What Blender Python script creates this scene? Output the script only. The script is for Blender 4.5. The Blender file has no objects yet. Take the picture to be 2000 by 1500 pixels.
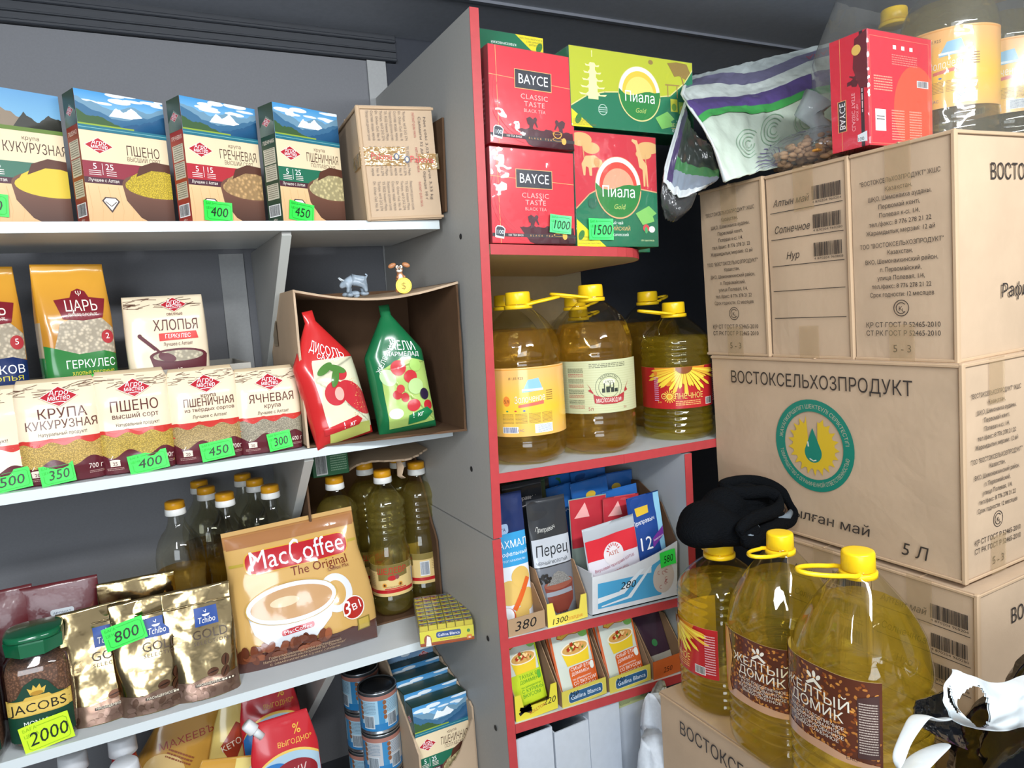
import bpy, bmesh, math, random
from mathutils import Vector, Matrix, noise
from mathutils.geometry import delaunay_2d_cdt
import numpy as np
sc = bpy.context.scene
C = sc.collection
R = math.radians
# ---------------------------------------------------------------- camera
CZ = 1.48                                   # eye height above the shop floor
def _basis(vx=(3690, 420), vy=(260, 655)):  # vanishing points of the shelf front and of the shelf depth
    a = (vx[0]-1000, vx[1]-750); b = (vy[0]-1000, vy[1]-750)
    f = math.sqrt(-(a[0]*b[0]+a[1]*b[1]))
    X = Vector((a[0], -a[1], -f)).normalized(); Y = Vector((b[0], -b[1], -f)).normalized()
    return f, X, Y, X.cross(Y)
F, _X, _Y, _Z = _basis()
_Y = _Z.cross(_X)
def at(px, py, X=None, Y=None, Z=None):     # the point of a real plane (x, y or height) seen at that place of the photo
    c = Vector((px-1000, -(py-750), -F))
    d = Vector((_X.dot(c), _Y.dot(c), _Z.dot(c)))
    t = Y/d.y if Y is not None else X/d.x if X is not None else (Z-CZ)/d.z
    return Vector((d.x*t, d.y*t, CZ+d.z*t))
cam = bpy.data.cameras.new('camera'); camo = bpy.data.objects.new('camera', cam); C.objects.link(camo)
cam.sensor_width = 36; cam.lens = F*36/2000; cam.clip_start = .02
Mx = Matrix((_X, _Y, _Z)).to_4x4(); Mx.translation = (0, 0, CZ)
camo.matrix_world = Mx
sc.camera = camo
# ---------------------------------------------------------------- world, lamps, exposure
w = bpy.data.worlds.new('shop_air'); sc.world = w; w.use_nodes = True
w.node_tree.nodes['Background'].inputs[0].default_value = (.90, .94, 1, 1)
w.node_tree.nodes['Background'].inputs[1].default_value = .55
def area(name, loc, target, sx, sy, power, col):
    l = bpy.data.lights.new(name, 'AREA'); l.shape = 'RECTANGLE'; l.size = sx; l.size_y = sy; l.energy = power; l.color = col
    o = bpy.data.objects.new(name, l); C.objects.link(o); o.location = loc
    o.rotation_euler = (Vector(target)-Vector(loc)).to_track_quat('-Z', 'Y').to_euler(); return o
area('ceiling_lamp', (.75, -.35, 2.09), (.75, .9, 1.0), 1.2, .10, 24, (.95, .98, 1))
area('ceiling_lamp', (-.35, .1, 2.09), (.1, 1.3, 1.1), .12, .9, 15, (.95, .98, 1))
area('shop_window', (-1.0, -1.9, 1.5), (.7, 1.2, 1.2), 1.6, 1.3, 42, (.85, .93, 1))
sc.view_settings.view_transform = 'Standard'; sc.view_settings.look = 'None'
sc.view_settings.gamma = 1; sc.view_settings.use_curve_mapping = False
sc.view_settings.exposure = 0.25
# ---------------------------------------------------------------- colours and materials
def lin(h):
    if not isinstance(h, str): return tuple(h[:3])
    v = [int(h[i:i+2], 16)/255 for i in (0, 2, 4)]
    return tuple(c/12.92 if c <= .04045 else ((c+.055)/1.055)**2.4 for c in v)
MATS = {}
def mat(name, col='ffffff', rough=.5, metal=0, spec=.5, noise_amt=0, nscale=40, bump=0, bscale=60, attr=False, coat=0,
        trans=0, ior=1.45, cell=0, cscale=300, alpha=None, stretch=None, sheen=0):
    if name in MATS: return MATS[name]
    m = bpy.data.materials.new(name); m.use_nodes = True; nt = m.node_tree; N = nt.nodes; L = nt.links
    b = N['Principled BSDF']; MATS[name] = m
    b.inputs['Roughness'].default_value = rough; b.inputs['Metallic'].default_value = metal
    b.inputs['Specular IOR Level'].default_value = spec; b.inputs['Coat Weight'].default_value = coat
    b.inputs['Coat Roughness'].default_value = .08
    b.inputs['Transmission Weight'].default_value = trans; b.inputs['IOR'].default_value = ior
    if sheen: b.inputs['Sheen Weight'].default_value = sheen
    m.diffuse_color = (*lin(col), 1)
    if attr:
        a = N.new('ShaderNodeAttribute'); a.attribute_name = 'Col'; src = a.outputs['Color']
    else:
        a = N.new('ShaderNodeRGB'); a.outputs[0].default_value = (*lin(col), 1); src = a.outputs[0]
    tc = N.new('ShaderNodeTexCoord'); vec = tc.outputs['Object']
    if stretch:
        mp = N.new('ShaderNodeMapping'); mp.inputs['Scale'].default_value = stretch; L.new(vec, mp.inputs['Vector']); vec = mp.outputs[0]
    if noise_amt:
        n = N.new('ShaderNodeTexNoise'); n.inputs['Scale'].default_value = nscale; n.inputs['Detail'].default_value = 5
        L.new(vec, n.inputs['Vector'])
        r = N.new('ShaderNodeMapRange'); r.inputs['From Min'].default_value = .3; r.inputs['From Max'].default_value = .7
        r.inputs['To Min'].default_value = 1-noise_amt; r.inputs['To Max'].default_value = 1+noise_amt
        L.new(n.outputs['Fac'], r.inputs['Value'])
        v = N.new('ShaderNodeVectorMath'); v.operation = 'SCALE'; L.new(src, v.inputs[0]); L.new(r.outputs[0], v.inputs['Scale']); src = v.outputs[0]
    if cell:
        n = N.new('ShaderNodeTexVoronoi'); n.inputs['Scale'].default_value = cscale; L.new(vec, n.inputs['Vector'])
        r = N.new('ShaderNodeMapRange'); r.inputs['From Max'].default_value = .6
        r.inputs['To Min'].default_value = 1+cell*.4; r.inputs['To Max'].default_value = 1-cell
        L.new(n.outputs['Distance'], r.inputs['Value'])
        v = N.new('ShaderNodeVectorMath'); v.operation = 'SCALE'; L.new(src, v.inputs[0]); L.new(r.outputs[0], v.inputs['Scale']); src = v.outputs[0]
        bp = N.new('ShaderNodeBump'); bp.inputs['Strength'].default_value = .4; bp.inputs['Distance'].default_value = .001; bp.invert = True
        L.new(n.outputs['Distance'], bp.inputs['Height']); L.new(bp.outputs[0], b.inputs['Normal'])
    if bump:
        n = N.new('ShaderNodeTexNoise'); n.inputs['Scale'].default_value = bscale; n.inputs['Detail'].default_value = 3
        L.new(vec, n.inputs['Vector'])
        bp = N.new('ShaderNodeBump'); bp.inputs['Strength'].default_value = bump; bp.inputs['Distance'].default_value = .004
        L.new(n.outputs['Fac'], bp.inputs['Height']); L.new(bp.outputs[0], b.inputs['Normal'])
        if coat: L.new(bp.outputs[0], b.inputs['Coat Normal'])
    L.new(src, b.inputs['Base Color'])
    if alpha is not None: b.inputs['Alpha'].default_value = alpha
    return m
def film(name, col=(1, 1, 1), tint=0.0, refl=1.0, rough=.05, bump=.0, bscale=40):   # clear plastic: see-through with fresnel reflections
    m = bpy.data.materials.new(name); m.use_nodes = True; nt = m.node_tree; N = nt.nodes; L = nt.links; N.clear()
    o = N.new('ShaderNodeOutputMaterial'); t = N.new('ShaderNodeBsdfTransparent'); t.inputs[0].default_value = (*lin(col), 1)
    g = N.new('ShaderNodeBsdfGlossy'); g.inputs['Roughness'].default_value = rough
    fr = N.new('ShaderNodeLayerWeight'); fr.inputs[0].default_value = .5
    pw = N.new('ShaderNodeMath'); pw.operation = 'POWER'; pw.inputs[1].default_value = 4.0; L.new(fr.outputs['Facing'], pw.inputs[0])
    mu = N.new('ShaderNodeMath'); mu.operation = 'MULTIPLY_ADD'; mu.inputs[1].default_value = .6*refl; mu.inputs[2].default_value = .045*refl; mu.use_clamp = True
    L.new(pw.outputs[0], mu.inputs[0])
    mx = N.new('ShaderNodeMixShader'); L.new(mu.outputs[0], mx.inputs[0]); L.new(t.outputs[0], mx.inputs[1]); L.new(g.outputs[0], mx.inputs[2])
    if bump:
        n = N.new('ShaderNodeTexNoise'); n.inputs['Scale'].default_value = bscale; tc = N.new('ShaderNodeTexCoord'); L.new(tc.outputs['Object'], n.inputs['Vector'])
        bp = N.new('ShaderNodeBump'); bp.inputs['Strength'].default_value = bump; bp.inputs['Distance'].default_value = .01
        L.new(n.outputs['Fac'], bp.inputs['Height']); L.new(bp.outputs[0], g.inputs['Normal']); L.new(bp.outputs[0], fr.inputs['Normal'])
    last = mx.outputs[0]
    if tint:
        d = N.new('ShaderNodeBsdfDiffuse'); d.inputs[0].default_value = (*lin(col), 1)
        m2 = N.new('ShaderNodeMixShader'); m2.inputs[0].default_value = tint; L.new(last, m2.inputs[1]); L.new(d.outputs[0], m2.inputs[2]); last = m2.outputs[0]
    L.new(last, o.inputs[0]); return m
def oil_mat(name, col, k=.64, body=.09):
    m = bpy.data.materials.new(name); m.use_nodes = True; nt = m.node_tree; N = nt.nodes; L = nt.links
    b = N['Principled BSDF']; b.inputs['Base Color'].default_value = (*[c**.24 for c in lin(col)], 1); b.inputs['Transmission Weight'].default_value = 1
    b.inputs['IOR'].default_value = 1.33; b.inputs['Roughness'].default_value = .03
    t = N.new('ShaderNodeBsdfTransparent'); t.inputs[0].default_value = (*[c**.30 for c in lin(col)], 1)
    mx = N.new('ShaderNodeMixShader'); mx.inputs[0].default_value = k
    L.new(b.outputs[0], mx.inputs[1]); L.new(t.outputs[0], mx.inputs[2])
    tl = N.new('ShaderNodeBsdfTranslucent'); tl.inputs[0].default_value = (*lin(col), 1); df = N.new('ShaderNodeBsdfDiffuse'); df.inputs[0].default_value = (*lin(col), 1)
    m3 = N.new('ShaderNodeMixShader'); L.new(tl.outputs[0], m3.inputs[1]); L.new(df.outputs[0], m3.inputs[2])       # diffuse yellow share mixed in so the oil looks lit
    m2 = N.new('ShaderNodeMixShader'); m2.inputs[0].default_value = body
    L.new(mx.outputs[0], m2.inputs[1]); L.new(m3.outputs[0], m2.inputs[2]); L.new(m2.outputs[0], N['Material Output'].inputs[0]); return m
M_print = mat('ink', attr=True, rough=.45)
M_gloss = mat('gloss_print', attr=True, rough=.22, coat=.35)
M_grain = mat('grain_print', attr=True, rough=.5, cell=.5, cscale=560)
M_flake = mat('flake_print', attr=True, rough=.5, cell=.45, cscale=170)
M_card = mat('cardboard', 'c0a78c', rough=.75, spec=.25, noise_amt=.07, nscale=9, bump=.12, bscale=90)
M_cardin = mat('shaded_cardboard', '5c4431', rough=.85, spec=.2, noise_amt=.08, nscale=20, bump=.1, bscale=120)  # cardboard darkened: the shade of open cartons is put into its colour
M_white = mat('white_laminate', 'ccd2d4', rough=.35, noise_amt=.02, nscale=30)
M_grey = mat('grey_laminate', 'a3a29e', rough=.5, spec=.35, noise_amt=.03, nscale=220)
M_greydark = mat('grey_back_panel', '727377', rough=.6, spec=.25, noise_amt=.04, nscale=260)
M_red = mat('red_edge_laminate', 'b43f42', rough=.4, noise_amt=.05, nscale=60)
M_navy = mat('navy_panel', '33363e', rough=.5, spec=.3, noise_amt=.05, nscale=120)
M_tape = film('clear_tape', 'f2e2b8', tint=.12, refl=1.6, rough=.18, bump=.5, bscale=60)
M_wrap = film('shrink_wrap', 'ffffff', tint=.02, refl=1.3, rough=.06, bump=.55, bscale=16)
# ---------------------------------------------------------------- object helpers
def tag(o, label=None, cat=None, group=None, kind=None):
    if label: o['label'] = label
    if cat: o['category'] = cat
    if group: o['group'] = group
    if kind: o['kind'] = kind
    return o
def thing(name, label, cat, loc=(0, 0, 0), rz=0, rx=0, ry=0, group=None):
    o = bpy.data.objects.new(name, None); C.objects.link(o); o.empty_display_size = .05
    o.location = loc; o.rotation_mode = 'ZXY' if False else 'XYZ'; o.rotation_euler = (rx, ry, rz)
    return tag(o, label, cat, group)
def link(name, me, parent=None, mats=None):
    o = bpy.data.objects.new(name, me); C.objects.link(o); o.parent = parent
    if mats:
        for m in (mats if isinstance(mats, (list, tuple)) else [mats]): me.materials.append(m)
    return o
def mesh(name, V, Fc, m, parent=None, smooth=False, cols=None, mi=None):
    me = bpy.data.meshes.new(name); me.from_pydata([tuple(v) for v in V], [], Fc)
    if cols is not None:          # one colour per face
        a = me.color_attributes.new('Col', 'FLOAT_COLOR', 'CORNER'); buf = []
        for p, c in zip(me.polygons, cols): buf += [*c, 1]*p.loop_total
        a.data.foreach_set('color', buf)
    if mi: me.polygons.foreach_set('material_index', mi)
    bm.from_mesh(me); bmesh.ops.recalc_face_normals(bm, faces=bm.faces); bm.to_mesh(me); bm.clear()
    if smooth: me.polygons.foreach_set('use_smooth', [True]*len(me.polygons))
    me.update(); return link(name, me, parent, m)
bm = bmesh.new()
def join_geo(parts):
    V = []; Fc = []
    for v, f in parts:
        n = len(V); V += list(v); Fc += [tuple(i+n for i in q) for q in f]
    return V, Fc
def boxg(x0, x1, y0, y1, z0, z1, b=0):
    if not b:
        V = [(x, y, z) for z in (z0, z1) for y in (y0, y1) for x in (x0, x1)]
        return V, [(0, 2, 3, 1), (4, 5, 7, 6), (0, 1, 5, 4), (2, 6, 7, 3), (0, 4, 6, 2), (1, 3, 7, 5)]
    V = []; Fc = []; idx = {}
    c = ((x0+x1)/2, (y0+y1)/2, (z0+z1)/2); h = ((x1-x0)/2, (y1-y0)/2, (z1-z0)/2)
    for sx in (-1, 1):
        for sy in (-1, 1):
            for sz in (-1, 1):
                for ax in range(3):
                    s = (sx, sy, sz); p = [c[i]+s[i]*(h[i]-(0 if i == ax else b)) for i in range(3)]
                    idx[(sx, sy, sz, ax)] = len(V); V.append(tuple(p))
    q = lambda *k: tuple(idx[i] for i in k)
    for s in (-1, 1):
        Fc.append(q((s, -1, -1, 0), (s, 1, -1, 0), (s, 1, 1, 0), (s, -1, 1, 0))[::s])
        Fc.append(q((-1, s, -1, 1), (1, s, -1, 1), (1, s, 1, 1), (-1, s, 1, 1))[::-s])
        Fc.append(q((-1, -1, s, 2), (1, -1, s, 2), (1, 1, s, 2), (-1, 1, s, 2))[::s])
        for t in (-1, 1):
            Fc.append(q((s, t, -1, 0), (s, t, 1, 0), (s, t, 1, 1), (s, t, -1, 1))[::s*t*-1])
            Fc.append(q((s, -1, t, 0), (s, 1, t, 0), (s, 1, t, 2), (s, -1, t, 2))[::s*t])
            Fc.append(q((-1, s, t, 1), (1, s, t, 1), (1, s, t, 2), (-1, s, t, 2))[::-s*t])
            for r in (-1, 1): Fc.append(q((s, t, r, 0), (s, t, r, 1), (s, t, r, 2))[::s*t*r])
    return V, Fc
def tube(pts, r, n=8, closed=False):
    pts = [Vector(p) for p in pts]; V = []; Fc = []; N = len(pts); up = Vector((.13, .27, .95)).normalized()
    for i, p in enumerate(pts):
        a = pts[(i-1) % N] if (closed or i) else p; b = pts[(i+1) % N] if (closed or i < N-1) else p
        t = (b-a).normalized(); s = t.cross(up); s = s.normalized() if s.length > 1e-4 else Vector((1, 0, 0)); u = s.cross(t)
        rr = r[i] if isinstance(r, (list, tuple)) else r
        rr = rr if isinstance(rr, (tuple, list)) else (rr, rr)
        for k in range(n):
            g = 2*math.pi*k/n; V.append(p+s*math.cos(g)*rr[0]+u*math.sin(g)*rr[1])
    for i in range(N if closed else N-1):
        for k in range(n):
            a = i*n+k; b = i*n+(k+1) % n; c = ((i+1) % N)*n+(k+1) % n; d = ((i+1) % N)*n+k; Fc.append((a, b, c, d))
    if not closed: Fc += [tuple(range(n))[::-1], tuple(range((N-1)*n, N*n))]
    return V, Fc
def lathe(prof, n=40, ex=2.0, cap=True, rib=None):          # prof [(z, r)]; ex > 2 squares the cross-section
    V = []; Fc = []
    for z, r in prof:
        for k in range(n):
            g = 2*math.pi*k/n; c, s = math.cos(g), math.sin(g)
            q = r/((abs(c)**ex+abs(s)**ex)**(1/ex)) if ex != 2 else r
            if rib: q *= rib(g, z)
            V.append((c*q, s*q, z))
    for i in range(len(prof)-1):
        for k in range(n):
            k2 = (k+1) % n; Fc.append((i*n+k, i*n+k2, (i+1)*n+k2, (i+1)*n+k))
    if cap: Fc += [tuple(range(n))[::-1], tuple(range((len(prof)-1)*n, len(prof)*n))]
    return V, Fc
def xf(g, M):
    return [M @ Vector(v) for v in g[0]], g[1]
# ---------------------------------------------------------------- lettering: each glyph of the built-in font is cut once into triangles
GL = {}
def glyph(ch, bold):
    k = (ch, bold)
    if k in GL: return GL[k]
    def raw(s):
        c = bpy.data.curves.new('g', 'FONT'); c.body = s; c.size = 1; c.resolution_u = 2; c.fill_mode = 'NONE'
        if bold: c.offset = bold
        o = bpy.data.objects.new('g', c); me = o.to_mesh()
        vs = [(v.co.x, v.co.y) for v in me.vertices]; es = [tuple(e.vertices) for e in me.edges]
        o.to_mesh_clear(); bpy.data.objects.remove(o); bpy.data.curves.remove(c); return vs, es
    ref = GL.get(('|ref', bold))
    if ref is None:
        ref = max(v[0] for v in raw('|')[0]); GL[('|ref', bold)] = ref
    adv = max(v[0] for v in raw(ch+'|')[0])-ref
    tris = []
    if ch.strip():
        vs, es = raw(ch)
        if vs:
            v2, e2, f2, *_ = delaunay_2d_cdt([Vector(v) for v in vs], es, [], 0, 1e-5)
            ex = np.array([(vs[a][0], vs[a][1], vs[b][0], vs[b][1]) for a, b in es])
            # orient the loops so that a non-zero winding test can be used
            nxt = {}
            for a, b in es: nxt.setdefault(a, []).append(b); nxt.setdefault(b, []).append(a)
            for f in f2:
                cx = sum(v2[i][0] for i in f)/3; cy = sum(v2[i][1] for i in f)/3
                y0, y1 = ex[:, 1], ex[:, 3]; m = (y0 > cy) != (y1 > cy)
                xs = ex[m, 0]+(cy-ex[m, 1])/(ex[m, 3]-ex[m, 1])*(ex[m, 2]-ex[m, 0])
                if int((xs > cx).sum()) % 2: tris.append([tuple(v2[i]) for i in f])
    GL[k] = (tris, adv); return GL[k]
def text_tris(s, size, bold=0, sx=1, shear=0, track=0):
    x = 0; out = []
    for ch in s:
        t, adv = glyph(ch, bold)
        for tri in t: out.append([((x+p[0]*sx+p[1]*shear)*size, p[1]*size) for p in tri])
        x += (adv+track)*sx
    return out, (x-track*sx)*size
class Canvas:
    def __init__(s, w, h):
        s.w, s.h = w, h; s.ops = []; s.box = []; s.mats = []; s.clipr = (0, 0, w, h)
    def add(s, tris, col, m=None, lift=0):
        m = m or M_print
        if m not in s.mats: s.mats.append(m)
        x0, y0, x1, y1 = s.clipr; res = []
        for t in tris:
            xs = [p[0] for p in t]; ys = [p[1] for p in t]
            if max(xs) <= x0 or min(xs) >= x1 or max(ys) <= y0 or min(ys) >= y1: continue
            if min(xs) < x0 or max(xs) > x1 or min(ys) < y0 or max(ys) > y1:
                for ax, lim, sg in ((0, x0, 1), (0, x1, -1), (1, y0, 1), (1, y1, -1)):
                    o = []
                    for i in range(len(t)):
                        a, b = t[i], t[(i+1) % len(t)]; da, db = (a[ax]-lim)*sg, (b[ax]-lim)*sg
                        if da >= 0: o.append(a)
                        if (da >= 0) != (db >= 0):
                            q = da/(da-db); o.append((a[0]+(b[0]-a[0])*q, a[1]+(b[1]-a[1])*q))
                    t = o
                    if len(t) < 3: break
                if len(t) < 3: continue
            for i in range(1, len(t)-1): res.append((t[0], t[i], t[i+1]))
        if not res: return
        A = np.array([p for t in res for p in t]); bb = (*A.min(0), *A.max(0)); e = 1e-5
        lv = 0
        for (b, l) in s.box:
            if b[0] < bb[2]-e and b[2] > bb[0]+e and b[1] < bb[3]-e and b[3] > bb[1]+e: lv = max(lv, l)
        lv += 1+lift; s.box.append((bb, lv)); s.ops.append((res, col, s.mats.index(m), lv))
    def poly(s, pts, col, m=None):
        n = len(pts)
        if n == 4 and False: s.add([pts], col, m)
        v, e, f, *_ = delaunay_2d_cdt([Vector(p) for p in pts], [(i, (i+1) % n) for i in range(n)], [], 0, 1e-6)
        ex = np.array([(*pts[i], *pts[(i+1) % n]) for i in range(n)]); out = []
        for t in f:
            cx = sum(v[i][0] for i in t)/3; cy = sum(v[i][1] for i in t)/3
            mk = (ex[:, 1] > cy) != (ex[:, 3] > cy)
            xs = ex[mk, 0]+(cy-ex[mk, 1])/(ex[mk, 3]-ex[mk, 1])*(ex[mk, 2]-ex[mk, 0])
            if int((xs > cx).sum()) % 2: out.append([tuple(v[i]) for i in t])
        s.add(out, col, m)
    def rect(s, x, y, w, h, col, m=None): s.add([[(x, y), (x+w, y), (x+w, y+h)], [(x, y), (x+w, y+h), (x, y+h)]], col, m)
    def rrect(s, x, y, w, h, r, col, m=None, sk=0):
        P = []
        for cx, cy, a0 in ((x+w-r, y+r, -90), (x+w-r, y+h-r, 0), (x+r, y+h-r, 90), (x+r, y+r, 180)):
            for k in range(5):
                a = R(a0+k*22.5); P.append((cx+r*math.cos(a), cy+r*math.sin(a)))
        P = [(p[0], p[1]+sk*(p[0]-x)) for p in P]; s.poly(P, col, m)
    def ell(s, cx, cy, rx, ry, col, m=None, n=28, a0=0, a1=360, rot=0):
        cr, sr = math.cos(R(rot)), math.sin(R(rot)); P = []
        for k in range(n+1):
            a = R(a0+(a1-a0)*k/n); x, y = rx*math.cos(a), ry*math.sin(a); P.append((cx+x*cr-y*sr, cy+x*sr+y*cr))
        s.add([[(cx, cy), P[k], P[k+1]] for k in range(n)], col, m)
    def ring(s, cx, cy, r0, r1, col, m=None, n=32, a0=0, a1=360, ky=1):
        T = []
        for k in range(n):
            a, b = R(a0+(a1-a0)*k/n), R(a0+(a1-a0)*(k+1)/n)
            q = [(cx+r*math.cos(g), cy+r*math.sin(g)*ky) for g, r in ((a, r0), (a, r1), (b, r1), (b, r0))]
            T += [[q[0], q[1], q[2]], [q[0], q[2], q[3]]]
        s.add(T, col, m)
    def line(s, pts, wd, col, m=None):
        T = []
        for a, b in zip(pts[:-1], pts[1:]):
            dx, dy = b[0]-a[0], b[1]-a[1]; l = math.hypot(dx, dy) or 1; nx, ny = -dy/l*wd/2, dx/l*wd/2; ex, ey = dx/l*wd*.2, dy/l*wd*.2
            q = [(a[0]+nx-ex, a[1]+ny-ey), (a[0]-nx-ex, a[1]-ny-ey), (b[0]-nx+ex, b[1]-ny+ey), (b[0]+nx+ex, b[1]+ny+ey)]
            T += [[q[0], q[1], q[2]], [q[0], q[2], q[3]]]
        s.add(T, col, m)
    def frame(s, x, y, w, h, t, col): s.line([(x, y), (x+w, y), (x+w, y+h), (x, y+h), (x, y)], t, col)
    def text(s, st, x, y, size, col, align='c', bold=0, sx=1, shear=0, rot=0, width=None, m=None, arc=None, track=0):
        T, wd = text_tris(st, size, bold, sx, shear, track)
        if width and wd: k = width/wd; T = [[(p[0]*k, p[1]) for p in t] for t in T]; wd = width
        ox = -wd/2 if align == 'c' else -wd if align == 'r' else 0
        if arc is not None:        # arc: radius of the baseline (positive = text on top of a circle centred below)
            res = []
            for t in T:
                q = []
                for p in t:
                    a = (p[0]+ox)/arc; rr = arc+p[1]; q.append((x+rr*math.sin(a), y-arc+rr*math.cos(a)))
                res.append(q)
            T = res
            if rot:
                cr, sr = math.cos(R(rot)), math.sin(R(rot)); T = [[(x+(p[0]-x)*cr-(p[1]-y)*sr, y+(p[0]-x)*sr+(p[1]-y)*cr) for p in t] for t in T]
        else:
            cr, sr = math.cos(R(rot)), math.sin(R(rot))
            T = [[(x+(p[0]+ox)*cr-p[1]*sr, y+(p[0]+ox)*sr+p[1]*cr) for p in t] for t in T]
        s.add(T, col, m)
    def lines(s, x, y, w, h, n, col, seed=1, fill=.45):     # rows of print too small to read
        rd = random.Random(seed); st = h/n; T = []
        for i in range(n):
            yy = y+h-(i+1)*st+st*.25; xx = x
            while xx < x+w:
                ww = min(rd.uniform(.04, .14)*w, x+w-xx); hh = st*fill
                T += [[(xx, yy), (xx+ww, yy), (xx+ww, yy+hh)], [(xx, yy), (xx+ww, yy+hh), (xx, yy+hh)]]; xx += ww+w*.018
        s.add(T, col)
    def barcode(s, x, y, w, h, num='', bg='ffffff', col='2a2a2a', seed=3):
        rd = random.Random(seed)
        if bg: s.rect(x-w*.05, y-h*.08, w*1.1, h*1.14, bg)
        T = []; xx = x; b = h*.16 if num else 0
        while xx < x+w*.97:
            ww = rd.choice((1, 1, 2, 3))*w/95; T += [[(xx, y+b), (xx+ww, y+b), (xx+ww, y+h)], [(xx, y+b), (xx+ww, y+h), (xx, y+h)]]; xx += ww+rd.choice((1, 1, 2))*w/95
        s.add(T, col)
        if num: s.text(num, x+w/2, y-h*.04, h*.2, col, width=w)
    def build(s, name, parent, fn=None, maxlen=None, eps=None, base=0.0002):
        eps = eps or (.00045 if maxlen else .00012)
        fn = fn or (lambda u, v, o: (u-s.w/2, -o, v))
        V = []; idx = {}; cols = []; mi = []; LI = []
        for res, col, mt, lv in s.ops:
            c = None if callable(col) else [*lin(col), 1]
            st = list(res)
            if maxlen:
                todo = st; st = []; mx2 = maxlen*maxlen
                while todo:
                    t = todo.pop(); L = [(t[i][0]-t[i-2][0])**2+(t[i][1]-t[i-2][1])**2 for i in range(3)]; k = L.index(max(L))
                    if L[k] > mx2:
                        a, b, d = t[k], t[k-2], t[k-1]; m_ = ((a[0]+b[0])/2, (a[1]+b[1])/2); todo += [(a, m_, d), (m_, b, d)]
                    else: st.append(t)
            o = base+eps*lv
            for t in st:
                A = (t[1][0]-t[0][0])*(t[2][1]-t[0][1])-(t[1][1]-t[0][1])*(t[2][0]-t[0][0])
                if abs(A) < 1e-13: continue
                if A < 0: t = (t[0], t[2], t[1])
                for p in t:
                    k = (round(p[0], 6), round(p[1], 6), lv); i = idx.get(k)
                    if i is None: i = idx[k] = len(V); V.append(fn(p[0], p[1], o))
                    LI.append(i); cols += c or [*lin(col(p[0], p[1])), 1]
                mi.append(mt)
        me = bpy.data.meshes.new(name); n = len(LI)
        me.vertices.add(len(V)); me.vertices.foreach_set('co', [c for v in V for c in v])
        me.loops.add(n); me.loops.foreach_set('vertex_index', LI)
        me.polygons.add(n//3); me.polygons.foreach_set('loop_start', range(0, n, 3))
        me.polygons.foreach_set('material_index', mi)
        if maxlen: me.polygons.foreach_set('use_smooth', [True]*(n//3))
        a = me.color_attributes.new('Col', 'FLOAT_COLOR', 'CORNER'); a.data.foreach_set('color', cols)
        me.update(calc_edges=True)
        return link(name, me, parent, s.mats)
def mixc(a, b, t):
    t = max(0, min(1, t)); a, b = lin(a), lin(b); return tuple(a[i]*(1-t)+b[i]*t for i in range(3))
# ================================================================ the setting
WY = 1.68; ZC = CZ+.66; YL = 1.285; YR = 1.14
S1, S2, S3, S4 = CZ+.1773, CZ-.2217, CZ-.6297, CZ-1.03
mesh('floor', *boxg(-2.2, 3.2, -3.0, WY+.1, -.06, 0), mat('floor_tile', '8a857c', rough=.4, noise_amt=.08, nscale=8)); tag(C.objects['floor'], kind='structure')
M_ceil = mat('ceiling_panel', 'a6abb4', rough=.6, spec=.3, noise_amt=.05, nscale=90)
o = mesh('ceiling', *join_geo([boxg(-2.2, 3.2, .98, WY+.1, ZC, ZC+.05), boxg(-2.2, 3.2, -3.0, .975, ZC+.0, ZC+.05)]), M_ceil); tag(o, kind='structure')
p0 = at(940, 8, Z=ZC); p1 = at(1603, 96, Z=ZC)
o = mesh('trim_2', *boxg(.2, 3.1, (p0.y+p1.y)/2-.006, (p0.y+p1.y)/2+.006, ZC-.006, ZC), mat('ceiling_seam', '6d7078', rough=.4)); tag(o, kind='structure')
o = mesh('wall_back', *boxg(-2.2, 3.2, WY, WY+.05, 0, ZC), M_navy); tag(o, kind='structure')
o = mesh('wall_right', *boxg(3.15, 3.2, -3.0, WY, 0, ZC), M_navy); tag(o, kind='structure')
o = mesh('wall_left', *boxg(-2.2, -2.15, -3.0, WY, 0, ZC), M_greydark); tag(o, kind='structure')
# dark cornice between the back panel and the ceiling, with its mouldings
V, Fc = join_geo([boxg(-2.15, .62, WY-.010, WY, ZC-.062, ZC), boxg(-2.15, .62, WY-.016, WY-.010, ZC-.020, ZC-.012, .002),
                  boxg(-2.15, .62, WY-.015, WY-.010, ZC-.040, ZC-.036, .001), boxg(-2.15, .62, WY-.018, WY-.010, ZC-.062, ZC-.054, .002)])
o = mesh('trim_1', V, Fc, mat('cornice', '2f3238', rough=.45, noise_amt=.12, nscale=25, stretch=(1, 1, 14))); tag(o, kind='structure')
# ---------------------------------------------------------------- left shelving unit: white boards on grey panels
u = thing('shelving_unit', 'white-edged grey shelving unit with bracket panels on the left', 'shelf', (-.5, YL, 0))
iu = -u.location
def lp(name, g, m, parent=None):
    return mesh(name, [Vector(v)+iu for v in g[0]] if parent is None else g[0], g[1], m, parent or u)
lp('back_panel', boxg(-1.6, .575, WY-.006, WY-.001, S4-.02, ZC-.063), M_greydark)
for sz, xr in ((S1, .536), (S2, .530), (S3, .528), (S4, .530)):
    b = lp('shelf_board', boxg(-1.4, xr, YL+.0012, YL+.29, sz-.016, sz), M_white if sz < S1 else M_white)
    mesh('edge_band', [Vector(v)+iu for v in boxg(-1.4, xr+.0004, YL-.0004, YL+.001, sz-.0162, sz+.0002)[0]], boxg(0, 1, 0, 1, 0, 1)[1], mat('white_edge', 'ced6d8', rough=.3), b)
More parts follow.
